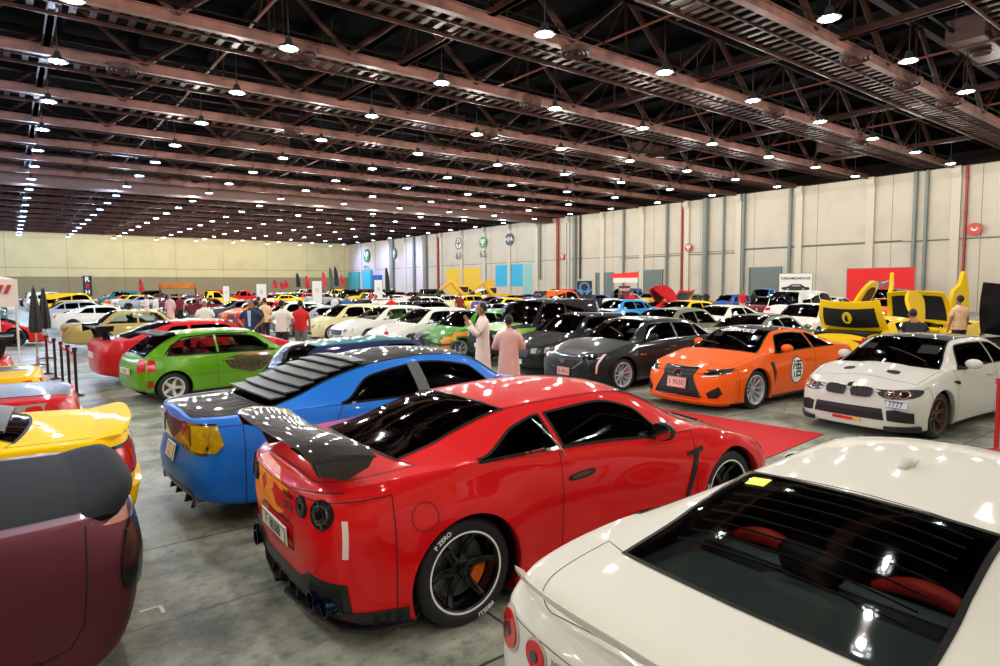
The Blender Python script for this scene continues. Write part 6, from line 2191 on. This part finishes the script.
for (px, X_, c, h_, lb) in ((545, 27.0, C_GRY, 60, 'person in grey by the mural machines, left one'), (556, 27.0, C_WH, 200, 'person in white by the mural machines, right one'), (622, 33.6, C_BLK, 120, 'person in black left of the red open doored car'), (632, 33.6, C_RED, 240, 'person in dark red left of the red open doored car'),
                        (418, 20.5, C_BLK, 60, 'person in black under the blue light'), (372, 20.5, C_RED, 200, 'person in red near the far blue corner'), (265, 7.6, C_ORW, 100, 'person in orange near the left white banner'), (460, 20.5, C_MAR, 240, 'person in maroon before the yellow mural'),
                        (335, 14.1, C_WH, 20, 'person in white right of the middle white banner'), (706, 40.2, C_BLK, 200, 'person in black right of the man in yellow green')):
    th = math.atan((px - 500) / FPX) + yaw
    person(X_, X_ / math.tan(th), h_, lb, c, pose='stand')

# ================================================================ things that stand around
def at_depth(px, d_):
    th = math.atan((px - 500) / FPX) + yaw
    dd = d_ / math.cos(th - yaw)
    return dd * math.sin(th), dd * math.cos(th)
def z_at(px, py, d_):
    return CAM_H + (289 - 8 / 1315 * (px - 8) - py) * d_ / FPX

# red carpet
a, b_ = ground(600, 399), ground(824, 434.5)
u = Vector((b_.x - a.x, b_.y - a.y)).normalized(); nrm = Vector((-u.y, u.x))
if nrm.dot(Vector((a.x, a.y))) > 0: nrm = -nrm
c = [(a.x, a.y), (b_.x, b_.y), (b_.x + nrm.x * 3.0, b_.y + nrm.y * 3.0), (a.x + nrm.x * 3.0, a.y + nrm.y * 3.0)]
b = MB(); b.prism(c, 'z', .001, .012)
tag(b.build('carpet', mat('red_carpet', '#c8141a', .9, bump=(300, .3)), smooth=0), 'red carpet strip on the floor between the red coupe and the orange coupe', 'carpet')

# the open yellow cars
YEL = PAL['yellow']; BRN = mat('brown_door_lining', '#4a2c1e', .7); DK = mat('dark_engine_bay', '#0c0b0a', .8)
def curved_panel(name, m, parent, w, l, arch, thick=.04, M=None, m2=None, flip=False):
    """a bowed lid: w across, l long; outer skin m, inner m2"""
    n, k = 16, 8
    vs, fs, mi = [], [], []
    for sgn, off in ((0, 0), (1, -thick)):
        for i in range(n + 1):
            y = w * (i / n - .5)
            for j in range(k + 1):
                x = l * j / k
                z = arch * (1 - (2 * y / w) ** 2) + .08 * math.sin(PI * j / k)
                vs.append((x, y * (1 - .12 * (j / k) ** 2), z + off))
    N_ = (n + 1) * (k + 1)
    for sgn in (0, 1):
        for i in range(n):
            for j in range(k):
                q = [sgn * N_ + i * (k + 1) + j, sgn * N_ + i * (k + 1) + j + 1, sgn * N_ + (i + 1) * (k + 1) + j + 1, sgn * N_ + (i + 1) * (k + 1) + j]
                fs.append(q if sgn else q[::-1]); mi.append(sgn and 0)
    ring = [i * (k + 1) for i in range(n + 1)] + [n * (k + 1) + j for j in range(1, k + 1)] + [i * (k + 1) + k for i in range(n - 1, -1, -1)] + [j for j in range(k - 1, 0, -1)]
    for a_, c_ in zip(ring, ring[1:] + ring[:1]): fs.append((a_, c_, c_ + N_, a_ + N_)); mi.append(0)
    b = MB(); b.v = [tuple(M @ Vector(v)) for v in vs] if M else vs; b.f = [tuple(f) for f in fs]; b.m = [0] * len(fs)
    o = b.build(name, m, parent, smooth=40)
    # inner lining, set in from the rim
    vs2, fs2 = [], []
    for i in range(n + 1):
        y = (w - .26) * (i / n - .5)
        for j in range(k + 1):
            x = .13 + (l - .28) * j / k
            z = arch * (1 - (2 * y / w) ** 2) + .08 * math.sin(PI * (x / l)) + (.012 if flip else -thick - .012)
            v = Vector((x, y * (1 - .12 * (x / l) ** 2), z)); vs2.append(M @ v if M else v)
    for i in range(n):
        for j in range(k): fs2.append((i * (k + 1) + j, i * (k + 1) + j + 1, (i + 1) * (k + 1) + j + 1, (i + 1) * (k + 1) + j))
    mesh('lid_lining', vs2, fs2, m2 or DK, o, smooth=True)
    return o
c1 = put('coupe', 'yellow', 17.75, 6.85, -2, 'yellow coupe with open boot lid and raised doors behind the orange coupe', rim=M_RIMB)
# boot lid: hinged at the back glass foot, standing up and facing rearwards
Mb = Matrix.Translation((-1.35, 0, 1.12)) @ Matrix.Rotation(math.radians(118), 4, 'Y') @ Matrix.Scale(-1, 4, (1, 0, 0))
Mb = Matrix.Translation((-1.45, 0, 1.05)) @ Matrix.Rotation(math.radians(-115), 4, 'Y')
lid = curved_panel('boot_lid', YEL, c1, 1.55, .78, .12, M=Mb, flip=True)
em = MB(); em.prism(circle(.42, 0, .15, 20, .11), 'z', .21, .24, M=Mb)
eo = em.build('lid_emblem', mat('yellow_emblem', '#e8d020', .4), lid, smooth=0)
e2 = MB(); e2.prism([(.34, -.04), (.33, .03), (.40, .05), (.49, .02), (.50, -.03), (.42, -.01)], 'z', .241, .25, M=Mb); e2.build('emblem_figure', M_INK, eo, smooth=0)
bay = MB(); bay.box(-2.16, -1.55, -.62, .62, .80, 1.0); bay.build('boot_opening', DK, c1, smooth=0)
for s in (-1, 1):
    rd = MB(); rd.box(-2.22, -2.16, s * .3, s * .72, .72, .84) if s > 0 else rd.box(-2.22, -2.16, -.72, -.3, .72, .84); rd.build('tail_lamp_band', M_LENSR, c1, smooth=0)
def swing_door(root, s, x, z, tilt, roll_, name='raised_door', m=None, l=1.05, h=.62):
    d = MB()
    pts = [(0, 0), (l, .04), (l + .04, .35), (l * .75, h), (l * .3, h + .06), (.0, .45)]
    M = Matrix.Translation((x, s * .80, z)) @ Matrix.Rotation(math.radians(roll_) * s, 4, 'X') @ Matrix.Rotation(math.radians(tilt), 4, 'Y')
    d.prism(smooth_poly(pts, 3), 'y', -.04, .04, M=M)
    o = d.build(name, m or YEL, root, smooth=40)
    i = MB(); i.prism(smooth_poly([(.1, .08), (l - .1, .12), (l * .7, h - .12), (.12, .38)], 3), 'y', -.055 if s > 0 else .042, -.042 if s > 0 else .055, M=M)
    i.build('door_lining', BRN, o, smooth=40)
    return o
swing_door(c1, 1, .35, 1.15, -62, 18)
swing_door(c1, -1, .35, 1.10, -40, 25, l=.95)
c2 = put('supercar', 'yellow', 23.2, 7.45, 182, 'yellow low sports car with open bonnet and upright scissor door behind the white coupe', rim=M_RIMB)
Mh = Matrix.Translation((1.25, 0, .92)) @ Matrix.Rotation(math.radians(-62), 4, 'Y')
hl = curved_panel('bonnet', YEL, c2, 1.7, 1.1, .10, M=Mh)
vb = MB(); vb.box(1.30, 1.34, -.45, .45, 1.75, 1.85); vb.build('bonnet_vent', M_MATTE, hl, smooth=0)
bay = MB(); bay.box(1.2, 2.15, -.6, .6, .55, .78); bay.build('bonnet_opening', DK, c2, smooth=0)
def scissor(root, s, x=.9, m=None):
    d = MB(); M = Matrix.Translation((x, s * .92, .75)) @ Matrix.Rotation(math.radians(-88), 4, 'Y') @ Matrix.Rotation(math.radians(14) * -s, 4, 'X')
    d.prism(smooth_poly([(0, -.42), (.5, -.5), (1.15, -.42), (1.35, -.1), (1.75, .12), (1.2, .35), (.5, .36), (0, .2)], 3), 'y', -.05, .05, M=M)
    o = d.build('scissor_door', m or YEL, root, smooth=40)
    i = MB(); i.prism(smooth_poly([(.1, -.3), (1.05, -.32), (1.2, -.02), (1.1, .25), (.15, .18)], 3), 'y', -.075 if s > 0 else .052, -.052 if s > 0 else .075, M=M); i.build('door_lining', BRN, o, smooth=40)
scissor(c2, 1); scissor(c2, -1)
# black car with gold stripes and raised white-lined lids at the right edge
c3 = put('supercar', 'black', 19.3, 3.9, 2, 'black sports car with gold stripes and raised lid at the right edge', rim=M_RIMB)
Mb = Matrix.Translation((-1.5, 0, 1.0)) @ Matrix.Rotation(math.radians(-112), 4, 'Y')
lid = curved_panel('engine_lid', M_BLACK, c3, 1.8, 1.25, .15, M=Mb)
for k in range(4):
    st = MB(); st.tube([(-1.72 - .10 * k, -.62, 1.15 + .13 * k), (-1.76 - .10 * k, .0, 1.30 + .13 * k)], .035, 6); st.build('gold_stripe', mat('gold_stripe_vinyl', '#c89a2a', .4), lid)
c4 = put('coupe', 'white', 25.0, 4.6, 182, 'white coupe with open bonnet behind the black sports car', rim=M_CHR)
Mh = Matrix.Translation((1.0, 0, 1.0)) @ Matrix.Rotation(math.radians(-60), 4, 'Y')
curved_panel('bonnet', PAL['white'], c4, 1.5, 1.2, .08, M=Mh, m2=mat('grey_bonnet_lining', '#9a9c9e', .6))
# red car with wide open doors in the middle distance
x_, y_ = at_depth(664, 40)
c5 = put('supercar', 'red', x_, y_, 170, 'red low sports car with wing doors swung up before the grey green doors')
swing_door(c5, 1, -.2, .9, -40, 30, m=PAL['red'], l=1.5, h=.9); swing_door(c5, -1, -.2, .9, -40, 30, m=PAL['red'], l=1.5, h=.9)
Mb = Matrix.Translation((-1.0, 0, 1.0)) @ Matrix.Rotation(math.radians(-140), 4, 'Y')
curved_panel('engine_lid', PAL['red'], c5, 1.5, 1.3, .12, M=Mb)

# banners, posters
def banner(px0, px1, py0, d_, bottom, m, label, face=None, words=(), cat='banner', X=None, extra=None):
    if X:
        th0, th1 = [math.atan((p - 500) / FPX) + yaw for p in (px0, px1)]
        y0, y1 = X / math.tan(th0), X / math.tan(th1)
        x, y = X, (y0 + y1) / 2; w2 = abs(y0 - y1) / 2; ang = PI
        pm = (px0 + px1) / 2
        d_ = X / math.sin(math.atan((pm - 500) / FPX) + yaw) * math.cos(math.atan((pm - 500) / FPX))
    else:
        x0, y0 = at_depth(px0, d_); x1, y1 = at_depth(px1, d_)
        x, y = (x0 + x1) / 2, (y0 + y1) / 2; w2 = math.hypot(x1 - x0, y1 - y0) / 2
        ang = math.atan2(-(y), -(x))
    zt = z_at((px0 + px1) / 2, py0, d_)
    root = tag(empty('banner', (x, y, 0), ang), label, cat)
    b = MB(); b.box(-.02, .02, -w2, w2, bottom, zt); b.build('banner_panel', m, root, smooth=0)
    f = MB()
    for s in (-1, 1): f.tube([(0, s * w2, 0), (0, s * w2, zt + .03)], .03, 6)
    f.tube([(0, -w2, zt), (0, w2, zt)], .025, 6)
    f.build('banner_frame', M_DUCT, root)
    for s in (-1, 1):
        g = MB(); g.box(-.3, .3, s * w2 - .03, s * w2 + .03, 0, .03); g.build('banner_foot', M_DUCT, root, smooth=0)
    Mx = Matrix(((0, 0, 1, .03), (1, 0, 0, 0), (0, 1, 0, 0), (0, 0, 0, 1)))
    for (txt, sz, v, mm, *sx_) in words:
        text_at('banner_lettering', txt, sz, Matrix.Translation((0, 0, bottom + (zt - bottom) * v)) @ Mx, mm, root, bold=sz * .02)
    if extra: extra(root, w2, bottom, zt)
    return root
W_BAN = mat('white_banner_cloth', '#e4e0da', .8)
R_BAN = mat('red_banner_cloth', '#d01210', .75)
def winged(root, w2, z0, z1):
    zc = z0 + (z1 - z0) * .62
    b = MB()
    for s in (-1, 1):
        for k in range(3):
            b.prism([(s * .12, zc + .12 - .12 * k), (s * (.95 - .2 * k), zc + .30 - .16 * k), (s * (.80 - .2 * k), zc + .16 - .16 * k), (s * .12, zc - .0 - .12 * k)], 'x', .03, .05)
    b.prism([(-.10, zc + .2), (.10, zc + .2), (.12, zc - .1), (0, zc - .42), (-.12, zc - .1)], 'x', .03, .055)
    b.build('winged_emblem', mat('dark_silver_emblem', '#5a5f66', .4, .3), root, smooth=0)
    g = MB()
    for s in (-1, 1): g.prism([(s * .16, zc + .06), (s * .7, zc + .22), (s * .6, zc + .16), (s * .16, zc + .02)], 'x', .051, .058)
    g.build('emblem_highlight', M_WHITE, root, smooth=0)
banner(846, 914, 268, 48, .3, R_BAN, 'large red backdrop with dark winged emblem behind the open yellow cars', X=50.5, extra=winged, cat='backdrop')
def carart(root, w2, z0, z1):
    zc = z0 + (z1 - z0) * .60
    b = MB(); b.prism(smooth_poly([(-.95, zc - .12), (-.98, zc + .02), (-.55, zc + .10), (-.25, zc + .27), (.35, zc + .27), (.65, zc + .08), (.95, zc + .02), (.98, zc - .14), (.6, zc - .2), (-.6, zc - .2)], 4), 'x', .03, .04); b.build('car_drawing', M_INK, root, smooth=0)
    g = MB()
    for s in (-1, 1): g.prism(circle(s * .55, zc - .16, .11, 14), 'x', .041, .046)
    g.prism([(-.35, zc + .10), (-.15, zc + .22), (.25, zc + .22), (.42, zc + .10)], 'x', .041, .046)
    g.build('drawing_light_parts', mat('drawing_grey', '#9a9a98', .7), root, smooth=0)
banner(780, 810, 273.5, 50, .2, W_BAN, 'white banner with black car drawing and dark red script beside the large door', cat='banner', words=(('DREAMGARAGE', .29, .86, M_INK), ('Muscle Cars', .40, .40, mat('dark_red_ink', '#6a1c1c', .6)), ('CUSTOM SHOP', .2, .2, M_INK)), extra=carart)
banner(257.5, 267, 284, 45, 1.1, W_BAN, 'tall white banner, left one of the three in the middle distance', words=(('|||', .3, .6, mat('pale_grey_ink', '#b0aca8', .7)),))
banner(313, 322.5, 281, 45, 1.0, W_BAN, 'tall white banner, middle one of the three in the middle distance', words=(('|||', .3, .6, MATS['pale_grey_ink']),))
banner(375, 383, 280, 47, 1.0, W_BAN, 'tall white banner nearest the blue lit wall', words=(('|||', .3, .6, MATS['pale_grey_ink']),))
banner(224, 230, 286, 45, 1.2, W_BAN, 'small white banner over the yellow sports cars', words=(('||', .25, .6, MATS['pale_grey_ink']),))
banner(85, 93, 276, 50, 1.55, M_MATTE, 'black vertical banner with white figures before the tan far wall', words=(('R', .55, .82, M_WHITE), ('8', .5, .5, MATS['red_cotton']), ('H', .45, .2, M_WHITE)))
def poster_art(root, w2, z0, z1):
    zc = (z0 + z1) / 2
    b = MB(); b.lathe([(.30, .03), (.42, .03), (.42, .04), (.30, .04)], 20, 'x', (0, 0, zc + .55), close=True)
    for s in (-1, 1):
        b.prism([(s * .1, zc + .1), (s * .55, zc + .45), (s * .6, zc + .3), (s * .15, zc - .1)], 'x', .03, .04)
        b.prism([(s * .0, zc - .3), (s * .6, zc - .9), (s * .3, zc - .95), (s * .0, zc - .6)], 'x', .03, .04)
    b.build('poster_motif', mat('poster_blue', '#4a86c0', .6), root, smooth=0)
banner(577, 592, 281, 52, .4, mat('poster_dark', '#0e141c', .6), 'dark poster with blue motif before the cream wall', cat='poster', extra=poster_art)
banner(619, 630, 286, 50, .6, mat('dark_red_banner', '#8a1c20', .7, noise=(2, '#401416', .8)), 'dark red banner under the red and white awning', words=(('SHOP', .3, .8, M_WHITE),))
x_, y_ = at_depth(626, 50.5)
rt = tag(empty('awning', (x_, y_, 0), math.atan2(-y_, -x_)), 'small red and white pointed awning over the dark red banner', 'awning')
b = MB(); b.add([(0, 1.0, 3.2), (0, -1.2, 3.05), (1.0, -1.0, 2.55), (1.0, .9, 2.75), (0, 1.0, 3.16), (0, -1.2, 3.01), (1.0, -1.0, 2.51), (1.0, .9, 2.71)], [(0, 1, 2, 3), (7, 6, 5, 4), (0, 4, 5, 1), (1, 5, 6, 2), (2, 6, 7, 3), (3, 7, 4, 0)]); b.build('awning_cloth', R_BAN, rt, smooth=0)
b = MB(); b.box(.98, 1.02, -1.0, .9, 2.35, 2.72); b.build('awning_valance', W_BAN, rt, smooth=0)
b = MB()
for yy in (-1.0, .9): b.tube([(1.0, yy, 0), (1.0, yy, 2.7)], .03, 6); b.tube([(0, yy, 0), (0, yy, 3.1)], .03, 6)
b.build('awning_posts', M_DUCT, rt)

# feather flags before the far wall
FC = dict(red=mat('flag_red', '#b8202a', .8), black=mat('flag_black', '#1c1c1e', .8), pink=mat('flag_pink_red', '#d03048', .8), grey=mat('flag_grey_green', '#4a5648', .8))
for i, (px, top, bot, c, d_) in enumerate(((140, 279, 292, 'red', 60), (274, 280, 288, 'red', 62), (281, 282, 289, 'red', 62), (285, 280, 288, 'red', 64), (297, 273, 287, 'black', 62), (306, 276, 288, 'red', 60), (323, 272, 286, 'pink', 60), (330, 268, 290, 'grey', 58), (335, 267, 286, 'black', 60), (341, 275, 286, 'red', 66), (386, 268, 292, 'black', 60))):
    x, y = at_depth(px, d_)
    zt, zb = z_at(px, top, d_), z_at(px, bot, d_)
    root = tag(empty('feather_flag', (x, y, 0), math.atan2(-y, -x)), '%s feather flag, %s from the left in the row before the far wall' % (FC[c].name.replace('flag_', '').replace('_', ' '), ['first', 'second', 'third', 'fourth', 'fifth', 'sixth', 'seventh', 'eighth', 'ninth', 'tenth', 'last'][i]), 'flag', 'feather flags before the far wall')
    b = MB(); b.tube([(0, 0, 0), (0, 0, zt * .9), (0, .06, zt), (0, .2, zt + .02)], .025, 6); b.lathe([(.25, 0), (.25, .04), (.03, .06)], 12, 'z'); b.build('flag_pole', M_DUCT, root)
    b = MB(); vs = []
    for k in range(9):
        t = k / 8; z = zb + (zt - zb) * t
        wv = .04 * math.sin(t * 7 + i)
        wd = .42 * (1 - .6 * t ** 3)
        vs += [(wv, .02, z), (wv * 1.5 + .02, wd, z - .02), (wv * 1.5 + .0, wd, z - .02), (wv - .02, .02, z)]
    b.add(vs, [(k * 4 + j, k * 4 + (j + 1) % 4, (k + 1) * 4 + (j + 1) % 4, (k + 1) * 4 + j) for k in range(8) for j in range(4)]); b.build('flag_cloth', FC[c], root)

# white tent at the left edge
gp = ground(20, 366)
tx, ty = gp.x, gp.y
root = tag(empty('tent', (tx, ty, 0), math.radians(8)), 'white canopy tent with red slashes on its valance at the left edge', 'tent')
TW = mat('white_tent_cloth', '#e0cfc8', .8)
b = MB()
for (px_, py_) in ((0, 0), (-3, 0), (-3, 3), (0, 3)): b.tube([(px_, py_, 0), (px_, py_, 2.4)], .03, 8)
b.build('tent_frame', mat('white_tent_post', '#d8cfc8', .5), root)
b = MB()
cn = [(.05, -.05), (-3.05, -.05), (-3.05, 3.05), (.05, 3.05)]
vs = [(x, y, 2.40) for x, y in cn] + [(x * .9 - .15, y * .9 + .15, 2.46) for x, y in cn] + [(-1.5, 1.5, 2.8)]
b.add(vs, [(0, 1, 5, 4), (1, 2, 6, 5), (2, 3, 7, 6), (3, 0, 4, 7), (4, 5, 8), (5, 6, 8), (6, 7, 8), (7, 4, 8)]); b.build('tent_canopy', TW, root, smooth=0)
for (a_, c_) in zip(cn, cn[1:] + cn[:1]):
    b = MB(); n = 12; vs = []
    for k in range(n + 1):
        t = k / n; x, y = a_[0] + (c_[0] - a_[0]) * t, a_[1] + (c_[1] - a_[1]) * t
        o = .02 * math.sin(t * 20)
        dx, dy = (c_[1] - a_[1]), -(c_[0] - a_[0]); L = math.hypot(dx, dy)
        for z in (2.42, 1.66 + .02 * math.cos(t * 25)): vs.append((x + dx / L * (o if z < 2 else 0), y + dy / L * (o if z < 2 else 0), z))
    b.add(vs, [(k * 2, k * 2 + 1, k * 2 + 3, k * 2 + 2) for k in range(n)])
    vb2 = [(x * .995, y * .995, z) for x, y, z in vs]
    b.add(vb2, [(k * 2 + 2, k * 2 + 3, k * 2 + 1, k * 2) for k in range(n)])
    b.build('tent_valance', TW, root, smooth=40)
rs = mat('tent_red_mark', '#b02028', .7)
for k in range(3):
    b = MB(); x = -.62 + .17 * k; b.prism([(x, 2.02), (x + .09, 2.02), (x + .19, 2.26), (x + .10, 2.26)], 'y', -.09, -.075); b.build('red_slash', rs, root, smooth=0)
# two closed black parasols
for i, (px, py) in enumerate(((38, 367), (47, 360))):
    g = ground(px, py)
    root = tag(empty('closed_parasol', (g.x, g.y, 0)), 'closed black parasol beside the white tent, %s of the two' % ('left one' if i == 0 else 'right one'), 'parasol')
    b = MB(); b.tube([(0, 0, 0), (0, 0, 2.25)], .025, 8); b.lathe([(.28, 0), (.28, .06), (.05, .09), (.03, .3)], 16, 'z'); b.build('pole', M_CHR, root)
    b = MB(); prof = [(.02, 2.22), (.04, 2.05), (.075, 1.75), (.105, 1.4), (.125, 1.12), (.11, .95), (.02, .95)]
    n = 24; vs = []
    for k in range(n):
        t = 2 * PI * k / n; f = 1 + .25 * math.cos(6 * t)
        for r, z in prof: vs.append((r * f * math.cos(t), r * f * math.sin(t), z))
    m_ = len(prof); b.add(vs, [(k * m_ + j, k * m_ + j + 1, ((k + 1) % n) * m_ + j + 1, ((k + 1) % n) * m_ + j) for k in range(n) for j in range(m_ - 1)]); b.build('parasol_cloth', M_MATTE, root)

# stanchions
def stanchion(x, y, m, label, belt=None, bm_=None, h=.98, r=.028, grp=None):
    root = tag(empty('stanchion', (x, y, 0)), label, 'barrier post', grp)
    b = MB(); b.lathe([(.13, 0), (.13, .015), (.05, .04), (r, .06), (r, h - .08), (r * 1.5, h - .08), (r * 1.5, h), (.001, h)], 16, 'z'); b.build('post', m, root)
    if belt:
        dx, dy = belt[0] - x, belt[1] - y; L = math.hypot(dx, dy)
        vs = []
        for k in range(9):
            t = k / 8; sag = -.10 * 4 * t * (1 - t)
            for z, o in ((h - .02, .003), (h - .07, .003), (h - .07, -.003), (h - .02, -.003)): vs.append((dx * t - dy / L * o, dy * t + dx / L * o, z + sag))
        b = MB(); b.add(vs, [(k * 4 + j, k * 4 + (j + 1) % 4, (k + 1) * 4 + (j + 1) % 4, (k + 1) * 4 + j) for k in range(8) for j in range(4)]); b.build('belt', bm_ or M_MATTE, root, smooth=0)
M_DRP = mat('dark_red_post', '#3c1416', .4, .2); M_BELT = mat('red_belt', '#c81c24', .7)
SP = [ground(*p) for p in ((48, 374), (56, 379), (63, 385), (70, 391), (77, 396))]
ORD = ['leftmost', 'second', 'middle', 'fourth', 'rightmost']
for i, g in enumerate(SP):
    nx = SP[i + 1] if i < 4 else None
    stanchion(g.x, g.y, M_DRP, '%s of five dark red barrier posts left of the red winged coupe' % ORD[i], (nx.x, nx.y) if nx and i != 1 else None, M_BELT, grp='barrier posts at the left')
g = ground(996, 452)
stanchion(g.x, g.y, mat('bright_red_post', '#b01018', .4), 'bright red barrier post at the right edge in front of the white coupe', (g.x + 1.2, g.y - 1.6), M_BELT, h=.95)
M_PUR = mat('dark_purple_post', '#332444', .4, .2)
q = [at_depth(412, 15.5), at_depth(421, 15.0), at_depth(457, 13.6)]
stanchion(q[0][0], q[0][1], M_PUR, 'dark purple barrier post in front of the nearer white saloon, left one', q[1], M_MATTE, grp='barrier posts by the white saloon')
stanchion(q[1][0], q[1][1], M_PUR, 'dark purple barrier post in front of the nearer white saloon, right one', q[2], M_MATTE, grp='barrier posts by the white saloon')
stanchion(q[2][0], q[2][1], M_PUR, 'dark purple barrier post beside the man in the long blush robe', grp='barrier posts by the white saloon')
x, y = at_depth(386, 15.2)
root = tag(empty('dotted_pole', (x, y, 0)), 'white pole with red dots in front of the white saloons', 'pole')
b = MB(); b.lathe([(.15, 0), (.15, .02), (.035, .04), (.035, 1.15), (.001, 1.15)], 14, 'z'); b.build('post', M_WHITE, root)
for k in range(5):
    b = MB(); b.ball((0, 0, .2 + .21 * k), (.055, .055, .05), 12, 8); b.build('red_dot', R_BAN, root, smooth=True)

# machines and stands before the mural
def crate_machine(px, d_, label, body, cab, s=1.0, hd=0.):
    x, y = at_depth(px, d_)
    root = tag(empty('construction_machine', (x, y, 0), hd), label, 'machine'); root.scale = (s,) * 3
    for sy in (-1, 1):
        b = MB(); b.prism(smooth_poly([(-1.4, .1), (1.4, .1), (1.7, .45), (1.4, .8), (-1.4, .8), (-1.7, .45)], 3), 'y', sy * .9 - .25, sy * .9 + .25); b.build('track', M_MATTE, root)
    b = MB(); b.box(-1.5, .9, -.9, .9, .9, 1.9, ch=.08); b.build('engine_cover', body, root)
    b = MB(); b.box(.1, 1.3, -.9, .0, .9, 2.8, ch=.08); b.build('cab', body, root)
    b = MB(); b.box(.2, 1.32, -.92, .02, 1.8, 2.6); b.build('cab_window', cab, root, smooth=0)
    b = MB(); b.tube([(.9, .5, 1.6), (2.4, .5, 3.3), (3.9, .5, 2.2)], [.22, .2, .14], 6, sq=1.4); b.build('boom', body, root)
    b = MB(); b.prism([(3.7, 2.2), (4.2, 2.1), (4.5, 1.3), (3.9, 1.2), (3.6, 1.6)], 'y', .1, .9); b.build('bucket', M_MATTE, root, smooth=0)
YM = mat('machine_yellow', '#d8a21c', .5)
crate_machine(470, 66, 'yellow digger before the yellow mural, left one', YM, M_INT, .8, 2.6)
crate_machine(498, 64, 'yellow digger before the blue mural, right one', YM, M_INT, .75, 2.9)
x, y = at_depth(179, 52)
root = tag(empty('market_stall', (x, y, 0), math.atan2(-y, -x)), 'orange roofed stall before the tan far wall', 'stall')
b = MB(); b.box(-1, 1, -1.4, 1.4, 2.1, 2.55, ch=.05); b.build('stall_roof', mat('stall_orange', '#d07a24', .7, noise=(2, '#8a4a18', .7)), root)
b = MB()
for a_ in (-.9, .9):
    for c_ in (-1.3, 1.3): b.tube([(a_, c_, 0), (a_, c_, 2.1)], .05, 6)
b.box(-.8, .8, -1.3, 1.3, 0, 1.0); b.build('stall_counter', mat('stall_dark_red', '#6a1c1c', .7), root, smooth=0)
# white floor mark and scrape
g1, g2, g3 = ground(140, 612), ground(160, 606), ground(164, 613)
def strip(p, q, w):
    d = (q - p).normalized(); n_ = Vector((-d.y, d.x, 0)) * w
    return [(p + n_).to_2d(), (q + n_).to_2d(), (q - n_).to_2d(), (p - n_).to_2d()]
b = MB(); b.prism(strip(g1, g2, .012), 'z', .0, .003); b.prism(strip(g2, g3, .012), 'z', .0, .003)
o = b.build('floor_marking', M_WHITE, smooth=0); tag(o, 'small white corner mark painted on the floor beside the maroon coupe', 'floor marking')

# the first of each kind was only the pattern for the copies
for k, c in list(PROTO.items()):
    def rm(o):
        for ch in KIDS.get(o.name, []): rm(ch)
        bpy.data.objects.remove(o)
    rm(c['root'])
